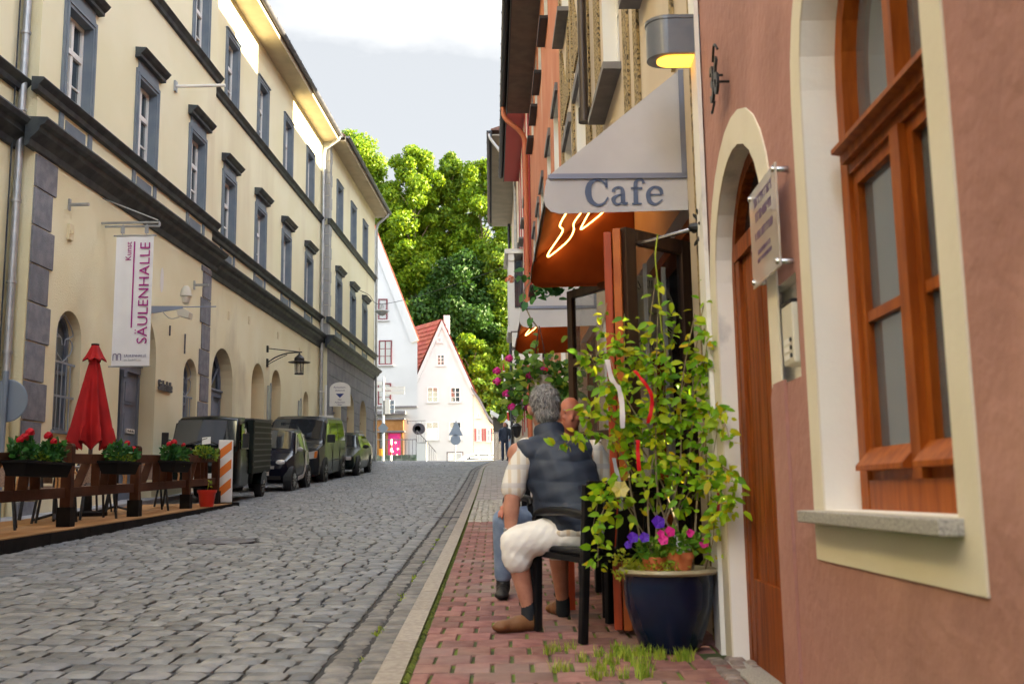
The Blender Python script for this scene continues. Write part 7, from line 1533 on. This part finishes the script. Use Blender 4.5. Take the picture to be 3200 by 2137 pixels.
def ellr(mb, c, r, rx=0, ry=0, rz=0): mb.ell(c, *r, 18, 12, T=Matrix.Rotation(rz, 3, 'Z') @ Matrix.Rotation(rx, 3, 'X') @ Matrix.Rotation(ry, 3, 'Y'))
m_skin = mat('skin', (.42, .185, .125), .55, (.50, .24, .17), 14, bump=(120, .15, .002)); m_skinred = mat('ruddy_skin', (.46, .175, .115), .5, (.40, .125, .08), 10, bump=(120, .15, .002))
m_vest = mat('navy_vest', (.022, .032, .058), .6, (.033, .045, .076), 8, bump=(60, .2, .004)); m_shorts = mat('white_shorts', (.84, .82, .81), .85, (.80, .775, .76), 12, bump=(22, .35, .012)); m_shoe = mat('brown_leather', (.14, .055, .02), .55, (.20, .09, .035), 14, bump=(60, .3, .003)); m_sock = mat('dark_sock', (.015, .018, .025), .9)
m_hair = mat('grey_hair', (.34, .33, .34), .6, (.10, .10, .115), 26, stretch=(1.4, 1.4, .7), vlo=.35, vhi=.62, bump=(60, .8, .012)); m_jeans = mat('blue_jeans', (.16, .22, .34), .85, (.24, .31, .45), 10, bump=(50, .4, .006)); m_boot = mat('black_boot', (.012, .011, .012), .5, (.02, .018, .018), 20)
def plaid(name):
    m = bpy.data.materials.new(name); m.use_nodes = True; n, l = m.node_tree.nodes, m.node_tree.links; b = n['Principled BSDF']; b.inputs['Roughness'].default_value = .9; g = n.new('ShaderNodeNewGeometry'); out = None
    for (dirn, sc, col, lo) in (('X', 6, (.58, .47, .34), .70), ('Z', 3, (.52, .50, .53), .80)):
        w = n.new('ShaderNodeTexWave'); w.bands_direction = dirn; w.inputs['Scale'].default_value = sc; w.inputs['Distortion'].default_value = .6; l.new(g.outputs['Position'], w.inputs['Vector']); rp = n.new('ShaderNodeValToRGB'); rp.color_ramp.elements[0].position = lo; rp.color_ramp.elements[1].position = lo + .06; rp.color_ramp.elements[1].color = (.75, .75, .75, 1); l.new(w.outputs['Fac'], rp.inputs['Fac']); mx = n.new('ShaderNodeMix'); mx.data_type = 'RGBA'; mx.inputs['B'].default_value = (*col, 1); l.new(rp.outputs['Color'], mx.inputs['Factor'])
        if out: l.new(out, mx.inputs['A'])
        else: mx.inputs['A'].default_value = (.70, .67, .64, 1)
        out = mx.outputs['Result']
    l.new(out, b.inputs['Base Color']); return m
m_plaid = plaid('plaid_shirt')
def hand(mb, w, d, up, s=1.0, sgn=1, curl=.5):
    """palm with five fingers: w wrist point, d pointing direction, up = back of the hand"""
    w, d, up = Vector(w), Vector(d).normalized(), Vector(up); x = d.cross(up).normalized() * sgn; up = x.cross(d).normalized() * sgn
    c = w + d * .045 * s; cap(mb, w, c + d * .02 * s, .026 * s, .032 * s); cap(mb, c - x * .018 * s, c + x * .020 * s + d * .015 * s, .022 * s, .022 * s)
    for k, (o, L) in enumerate(((-.032, .060), (-.011, .074), (.011, .078), (.032, .070))):
        p = w + d * .080 * s + x * o * s; q = p + (d * (1 - curl * .25) - up * curl * .45) * L * .55 * s + x * o * .25 * s; e_ = q + (d * (1 - curl) - up * curl) * L * .5 * s; cap(mb, p, q, .0092 * s, .0085 * s, 8); cap(mb, q, e_, .0085 * s, .0072 * s, 8)
    p = w + d * .03 * s + x * .034 * s; q = p + (d * .6 + x * .75) * .04 * s; cap(mb, p, q, .012 * s, .010 * s, 8); cap(mb, q, q + (d * .9 + x * .2 - up * .3) * .03 * s, .010 * s, .008 * s, 8)
def shoe(mb, heel, toe, z, w=.045):
    heel, toe = Vector((*heel, z)), Vector((*toe, z)); d = (toe - heel); L = d.length; d = d.normalized()
    cap(mb, heel + d * .045 + Vector((0, 0, .045)), heel + d * (L * .45) + Vector((0, 0, .045)), .045, .045); cap(mb, heel + d * L * .4 + Vector((0, 0, .04)), toe - d * .045 + Vector((0, 0, .030)), .045, .034); ellr(mb, toe - d * .05 + Vector((0, 0, .028)), (.052, .05, .028)); cap(mb, heel + d * .045 + Vector((0, 0, .05)), heel + d * .05 + Vector((0, 0, .095)), .044, .04)
def head(mb, c, face, r=.092, ears=True, nose=True, scale=1.0):
    """skull, jaw, neck stub, ears and face features; face = horizontal direction looked at"""
    c, f = Vector(c), Vector(face).normalized(); rz = math.atan2(f.y, f.x) - math.pi / 2; x = Vector((f.y, -f.x, 0))
    ellr(mb, c + Vector((0, 0, .02)), (r * .84, r * 1.08, r * 1.08), rz=rz); ellr(mb, c + f * .025 - Vector((0, 0, .055)), (r * .66, r * .78, r * .80), rz=rz); ellr(mb, c + f * .05 - Vector((0, 0, .105)), (r * .38, r * .34, r * .28), rz=rz)
    for sg in (-1, 1):
        if ears: ellr(mb, c + x * sg * r * .88 - f * .008 - Vector((0, 0, .018)), (.013, .024, .034), rz=rz, ry=.25 * sg)
        ellr(mb, c + x * sg * .034 + f * .078 + Vector((0, 0, .018)), (.026, .016, .010), rz=rz)      # brow
        ellr(mb, c + x * sg * .042 + f * .066 - Vector((0, 0, .028)), (.026, .022, .020), rz=rz)      # cheek
    cap(mb, c + f * .086 + Vector((0, 0, .0)), c + f * .108 - Vector((0, 0, .040)), .009, .014); ellr(mb, c + f * .082 - Vector((0, 0, .072)), (.026, .012, .007), rz=rz); ellr(mb, c + f * .080 - Vector((0, 0, .086)), (.023, .012, .008), rz=rz)
def quilt(o, step, amp, z0=0):
    me = o.data; me.update(); co = np.zeros(len(me.vertices) * 3); me.vertices.foreach_get('co', co); co = co.reshape(-1, 3); no = np.zeros(len(me.vertices) * 3); me.vertex_normals.foreach_get('vector', no); no = no.reshape(-1, 3)
    ph = (co[:, 2] - z0 + .035 * np.cos((co[:, 0] - co[:, 0].mean()) * 5.5)) / step; k = np.abs(np.sin(ph * math.pi)) ** .45; wr = np.sin(co[:, 0] * 60 + co[:, 2] * 38) * .0018 + np.sin(co[:, 0] * 23 - co[:, 2] * 71) * .0022
    co += no * ((k - .6) * amp + wr)[:, None]; me.vertices.foreach_set('co', co.ravel()); me.update()
# --- man in the navy vest, seen from behind
g = prof(5.8); hip = Vector((.40, 5.78, g + .53)); chest = Vector((.305, 5.88, 1.08)); neck = Vector((.245, 5.93, 1.285)); hd = Vector((.215, 5.96, 1.445)); sL, sR = Vector((.065, 5.88, 1.175)), Vector((.485, 5.92, 1.175))
eL, wL = Vector((.022, 5.78, .925)), Vector((.008, 5.77, .725)); eR, wR = Vector((.62, 6.02, .93)), Vector((.58, 6.30, .93)); kL, aL = Vector((.03, 5.76, g + .475)), Vector((.105, 5.80, g + .115)); kR, aR = Vector((.285, 6.20, g + .48)), Vector((.315, 6.27, g + .10)); hL, hR = Vector((.30, 5.74, g + .53)), Vector((.47, 5.86, g + .53))
mb = MB(); cap(mb, hip, chest, .15, .16); cap(mb, chest, neck - Vector((0, 0, .05)), .14, .07); cap(mb, neck - Vector((0, 0, .06)), hd - Vector((0, 0, .04)), .062, .058)
for a, b, c_, s_ in ((sL, eL, wL, -1), (sR, eR, wR, 1)): cap(mb, chest + (a - chest) * .5 + Vector((0, 0, .02)), a, .09, .068); cap(mb, a, b, .056, .046); cap(mb, b, b.lerp(c_, .35), .046, .047); cap(mb, b.lerp(c_, .35), c_, .046, .029)
hand(mb, wL, (-.10, .12, -.55), (-.7, -.4, .3), 1.0, 1, .45); hand(mb, wR, (-.6, .5, -.1), (0, 0, 1), 1.0, 1, .5)
for a, b, c_ in ((hL, kL, aL), (hR, kR, aR)): cap(mb, a, b, .085, .062); cap(mb, b, b.lerp(c_, .32), .056, .060); cap(mb, b.lerp(c_, .32), c_, .060, .036); cap(mb, c_, c_ - Vector((0, 0, .05)), .036, .036)
head(mb, hd, (-.15, 1, 0), .098)
man = blob('person', mb, m_skin, vox=.0085, it=4, label='seated man in navy quilted vest and white shorts, seen from behind', cat='person')
mb = MB(); cap(mb, hip + Vector((-.01, .0, .045)), chest, .190, .192); ellr(mb, chest + Vector((0, -.01, -.02)), (.205, .15, .20), rz=.1); cap(mb, sL + Vector((.065, 0, .0)), sR - Vector((.065, 0, 0)), .098, .098); ellr(mb, hip + Vector((-.02, .02, .14)), (.20, .165, .14)); cap(mb, chest + Vector((-.03, 0, .12)), neck - Vector((0, .01, .03)), .11, .082); ellr(mb, chest + Vector((.03, -.02, -.18)), (.20, .165, .2))
vest = blob('vest', mb, m_vest, man, vox=.0095, it=8); quilt(vest, .115, .010, .70)
mb = MB(); mb.lathe([(.074, -.02), (.086, -.02), (.090, .045), (.083, .062), (.074, .055)], 26); o = obj('collar', mb, m_vest, man, smooth=50); o.location = neck - Vector((0, .0, .012)); o.rotation_euler = (R(-16), R(-6), 0)
mb = MB(); cap(mb, sL + Vector((.045, 0, .015)), sL.lerp(eL, .58), .080, .064); cap(mb, sL.lerp(eL, .45), sL.lerp(eL, .78), .064, .072); blob('shirt_sleeve', mb, m_plaid, man, vox=.0095, it=5); mb = MB(); cap(mb, sR, sR.lerp(eR, .75), .078, .072); blob('shirt_sleeve', mb, m_plaid, man, vox=.0095, it=5)
mb = MB(); ellr(mb, hip + Vector((.0, -.0, .0)), (.205, .19, .06), rz=.5); blob('shirt_hem', mb, m_plaid, man, vox=.010, it=4)
mb = MB(); ellr(mb, hip + Vector((.0, -.0, -.025)), (.20, .185, .10), rz=.5); cap(mb, hL, hL.lerp(kL, .95), .108, .096); cap(mb, hR, hR.lerp(kR, .9), .105, .095); cap(mb, kL + Vector((.012, 0, .0)), kL + Vector((.018, .005, -.085)), .092, .088); cap(mb, kR + Vector((.01, -.03, .0)), kR + Vector((0, 0, -.06)), .08, .08)
sh_ = blob('shorts', mb, m_shorts, man, vox=.0095, it=30)
me = sh_.data; co = np.zeros(len(me.vertices) * 3); me.vertices.foreach_get('co', co); co = co.reshape(-1, 3); no = np.zeros_like(co.ravel()); me.vertex_normals.foreach_get('vector', no); no = no.reshape(-1, 3); co += no * (.0016 * np.sin(co[:, 0] * 46 + co[:, 2] * 22 + 2.5 * np.sin(co[:, 1] * 30 + co[:, 2] * 40)) + .0012 * np.sin(co[:, 2] * 90 - co[:, 0] * 120))[:, None]; me.vertices.foreach_set('co', co.ravel()); me.update()
mb = MB(); shoe(mb, (.165, 5.82), (-.095, 5.74), g); blob('shoe', mb, m_shoe, man, vox=.0075, it=3); mb = MB(); shoe(mb, (.325, 6.24), (.25, 6.50), g + .02); blob('shoe', mb, m_shoe, man, vox=.0075, it=3)
for a in (aL, aR): mb = MB(); cap(mb, a + Vector((0, 0, .02)), a - Vector((0, 0, .05)), .041, .043); obj('sock', mb, m_sock, man, smooth=60)
mb = MB(); ellr(mb, hd + Vector((.006, -.016, .032)), (.088, .102, .100), rz=.15); ellr(mb, hd + Vector((.014, -.050, -.035)), (.070, .058, .07)); hair = blob('hair', mb, m_hair, man, vox=.008, it=3)
me = hair.data; co = np.zeros(len(me.vertices) * 3); me.vertices.foreach_get('co', co); co = co.reshape(-1, 3); no = np.zeros_like(co.ravel()); me.vertex_normals.foreach_get('vector', no); no = no.reshape(-1, 3); co += no * (.0045 * np.sin(co[:, 0] * 210 + 3 * np.sin(co[:, 2] * 60)) * np.sin(co[:, 2] * 120 + co[:, 0] * 60) + .004 * nrs.rand(len(co)))[:, None]; me.vertices.foreach_set('co', co.ravel()); me.update()
m_strand = leaf_mat('hair_strand', [(.50, .49, .49), (.16, .16, .17), (.30, .29, .30), (.62, .60, .60), (.10, .10, .11)], .15)
def strands(parent, hair, c, n, L, seed):
    rs = random.Random(seed); vs_ = hair.data.vertices; mb = MB()
    for _ in range(n):
        v = vs_[rs.randrange(len(vs_))]; p, nn = v.co.copy(), v.normal.copy(); d = (Vector((0, 0, -1)) + Vector((rs.gauss(0, .5), rs.gauss(-.1, .5), rs.gauss(0, .35)))); d = (d - nn * d.dot(nn)).normalized(); s_ = d.cross(nn).normalized() * .0016; l_ = L * rs.uniform(.5, 1.2)
        p += nn * .001; mb.add([p - s_, p + s_, p + d * l_ * .6 + nn * .004 + s_ * .7, p + d * l_ + nn * rs.uniform(-.001, .005), p + d * l_ * .6 + nn * .004 - s_ * .7], [(0, 1, 2, 4), (4, 2, 3)])
    return obj('hair_strands', mb, m_strand, parent, kind='stuff')
strands(man, hair, hd, 2600, .034, 2)
mb = MB(); mb.lathe([(.033, -.012), (.036, -.010), (.036, .010), (.033, .012)], 20); o = obj('watch_strap', mb, m_steel, man, smooth=50); o.location = wL + Vector((0, 0, .025)); o.rotation_euler = (R(10), R(8), 0); man.location.x -= .035
# --- man in jeans facing the camera
g = prof(7.1); hip = Vector((.36, 7.48, g + .54)); chest = Vector((.37, 7.40, 1.13)); neck = Vector((.40, 7.30, 1.36)); hd = Vector((.405, 7.25, 1.50)); sL, sR = Vector((.18, 7.36, 1.24)), Vector((.57, 7.36, 1.24)); eL, wL = Vector((.02, 7.28, 1.0)), Vector((-.055, 7.06, .87)); eR, wR = Vector((.68, 7.20, .99)), Vector((.58, 6.98, 1.04))
kL, aL = Vector((-.075, 7.05, g + .52)), Vector((-.085, 7.18, g + .12)); kR, aR = Vector((.30, 7.02, g + .52)), Vector((.31, 7.16, g + .12)); hL, hR = Vector((.27, 7.46, g + .54)), Vector((.45, 7.46, g + .54))
mb = MB(); cap(mb, hip, chest, .15, .16); cap(mb, chest, neck - Vector((0, 0, .05)), .14, .07); cap(mb, neck - Vector((0, 0, .06)), hd - Vector((0, 0, .04)), .058, .056)
for a, b, c_ in ((sL, eL, wL), (sR, eR, wR)): cap(mb, chest + (a - chest) * .5, a, .09, .068); cap(mb, a, b, .056, .046); cap(mb, b, c_, .046, .030)
hand(mb, wL, (-.10, -.8, -.35), (0, -.2, 1), 1.05, -1, .55); hand(mb, wR, (-.3, -.4, .5), (0, -1, 0), 1.0, 1, .7)
for a, b, c_ in ((hL, kL, aL), (hR, kR, aR)): cap(mb, a, b, .08, .06); cap(mb, b, c_, .055, .038)
head(mb, hd, (.05, -1, 0), .094); man2 = blob('person', mb, m_skinred, vox=.0085, it=4, label='bald man in blue jeans facing the camera behind the vested man', cat='person')
mb = MB(); cap(mb, hip + Vector((0, 0, .05)), chest, .175, .18); cap(mb, sL + Vector((.05, 0, 0)), sR - Vector((.05, 0, 0)), .09, .09); cap(mb, chest, neck - Vector((0, 0, .05)), .12, .08)
for a, b, c_ in ((sL, eL, wL), (sR, eR, wR)): cap(mb, a, b, .072, .060); cap(mb, b, b.lerp(c_, .8), .058, .046)
blob('jacket', mb, mat('dark_jacket', (.015, .015, .022), .8), man2, vox=.011, it=5)
mb = MB(); ellr(mb, hip, (.18, .17, .11))
for a, b, c_ in ((hL, kL, aL), (hR, kR, aR)): cap(mb, a, b, .092, .078); cap(mb, b, b.lerp(c_, .92), .078, .062)
blob('jeans', mb, m_jeans, man2, vox=.0105, it=4)
for x in (-.085, .31):
    mb = MB(); shoe(mb, (x, 7.24), (x - .01, 6.96), g + .0); cap(mb, (x, 7.18, g + .06), (x, 7.18, g + .17), .05, .048); blob('boot', mb, m_boot, man2, vox=.009, it=3)
for sg in (-1, 1):
    mb = MB(); mb.ell(hd + Vector((sg * .034, -.079, .004)), .011, .008, .007, 10, 8); obj('eye', mb, m_boot, man2); mb = MB(); mb.ell(hd + Vector((sg * .034, -.082, .024)), .020, .008, .005, 10, 6); obj('eyebrow', mb, m_hair, man2)
mb = MB(); ellr(mb, hd + Vector((0, .045, .0)), (.088, .062, .06)); blob('hair', mb, m_hair, man2, vox=.009, it=3)
mb = MB(); mb.tube([(.50, 7.04, 1.30), (.60, 7.02, 1.302)], .006, 6); obj('cigarette', mb, m_wr, label='white cigarette held beside the bald mans face', cat='cigarette')
# --- walker far up the pavement
wx, wy = -.41, 47.5; g = prof(wy); P = lambda x, y, z: Vector((wx + x, wy + y, g + z)); mb = MB(); cap(mb, P(0, 0, .95), P(.02, 0, 1.35), .13, .15); cap(mb, P(.02, 0, 1.35), P(.02, 0, 1.52), .1, .055); head(mb, P(.02, -.02, 1.64), (-.4, -1, 0), .092); legs = [(P(-.09, 0, .92), P(-.10, -.06, .5), P(-.10, .02, .08)), (P(.09, 0, .92), P(.12, .02, .5), P(.13, .06, .08))]; arms = [(P(-.2, 0, 1.40), P(-.24, .02, 1.12), P(-.22, -.06, .88)), (P(.22, 0, 1.4), P(.27, .02, 1.14), P(.22, -.12, .98))]
for a, b, c_ in legs: cap(mb, a, b, .075, .055); cap(mb, b, c_, .05, .035)
for a, b, c_ in arms: cap(mb, a, b, .05, .042); cap(mb, b, c_, .04, .028); hand(mb, c_, (0, -.1, -1), (-1, 0, 0), 1.0)
wk = blob('person', mb, m_skin, vox=.013, it=3, label='walker in dark navy jacket and jeans at the top of the pavement', cat='person')
mb = MB(); cap(mb, P(0, 0, .98), P(.02, 0, 1.38), .165, .175); cap(mb, P(-.16, 0, 1.41), P(.2, 0, 1.41), .08, .08)
for a, b, c_ in arms: cap(mb, a, b, .07, .06); cap(mb, b, b.lerp(c_, .9), .055, .045)
blob('jacket', mb, m_vest, wk, vox=.014, it=3); mb = MB(); cap(mb, P(-.06, 0, .95), P(.06, 0, .95), .12, .12)
for a, b, c_ in legs: cap(mb, a, b, .09, .07); cap(mb, b, c_, .068, .055)
blob('jeans', mb, mat('dark_jeans', (.03, .045, .09), .85), wk, vox=.014, it=3)
for a, b, c_ in legs: mb = MB(); shoe(mb, (c_.x, c_.y + .07), (c_.x - .02, c_.y - .2), g); blob('shoe', mb, m_boot, wk, vox=.012, it=2)
mb = MB(); ellr(mb, P(.02, .015, 1.69), (.088, .098, .075)); blob('hair', mb, m_hair, wk, vox=.013, it=2)
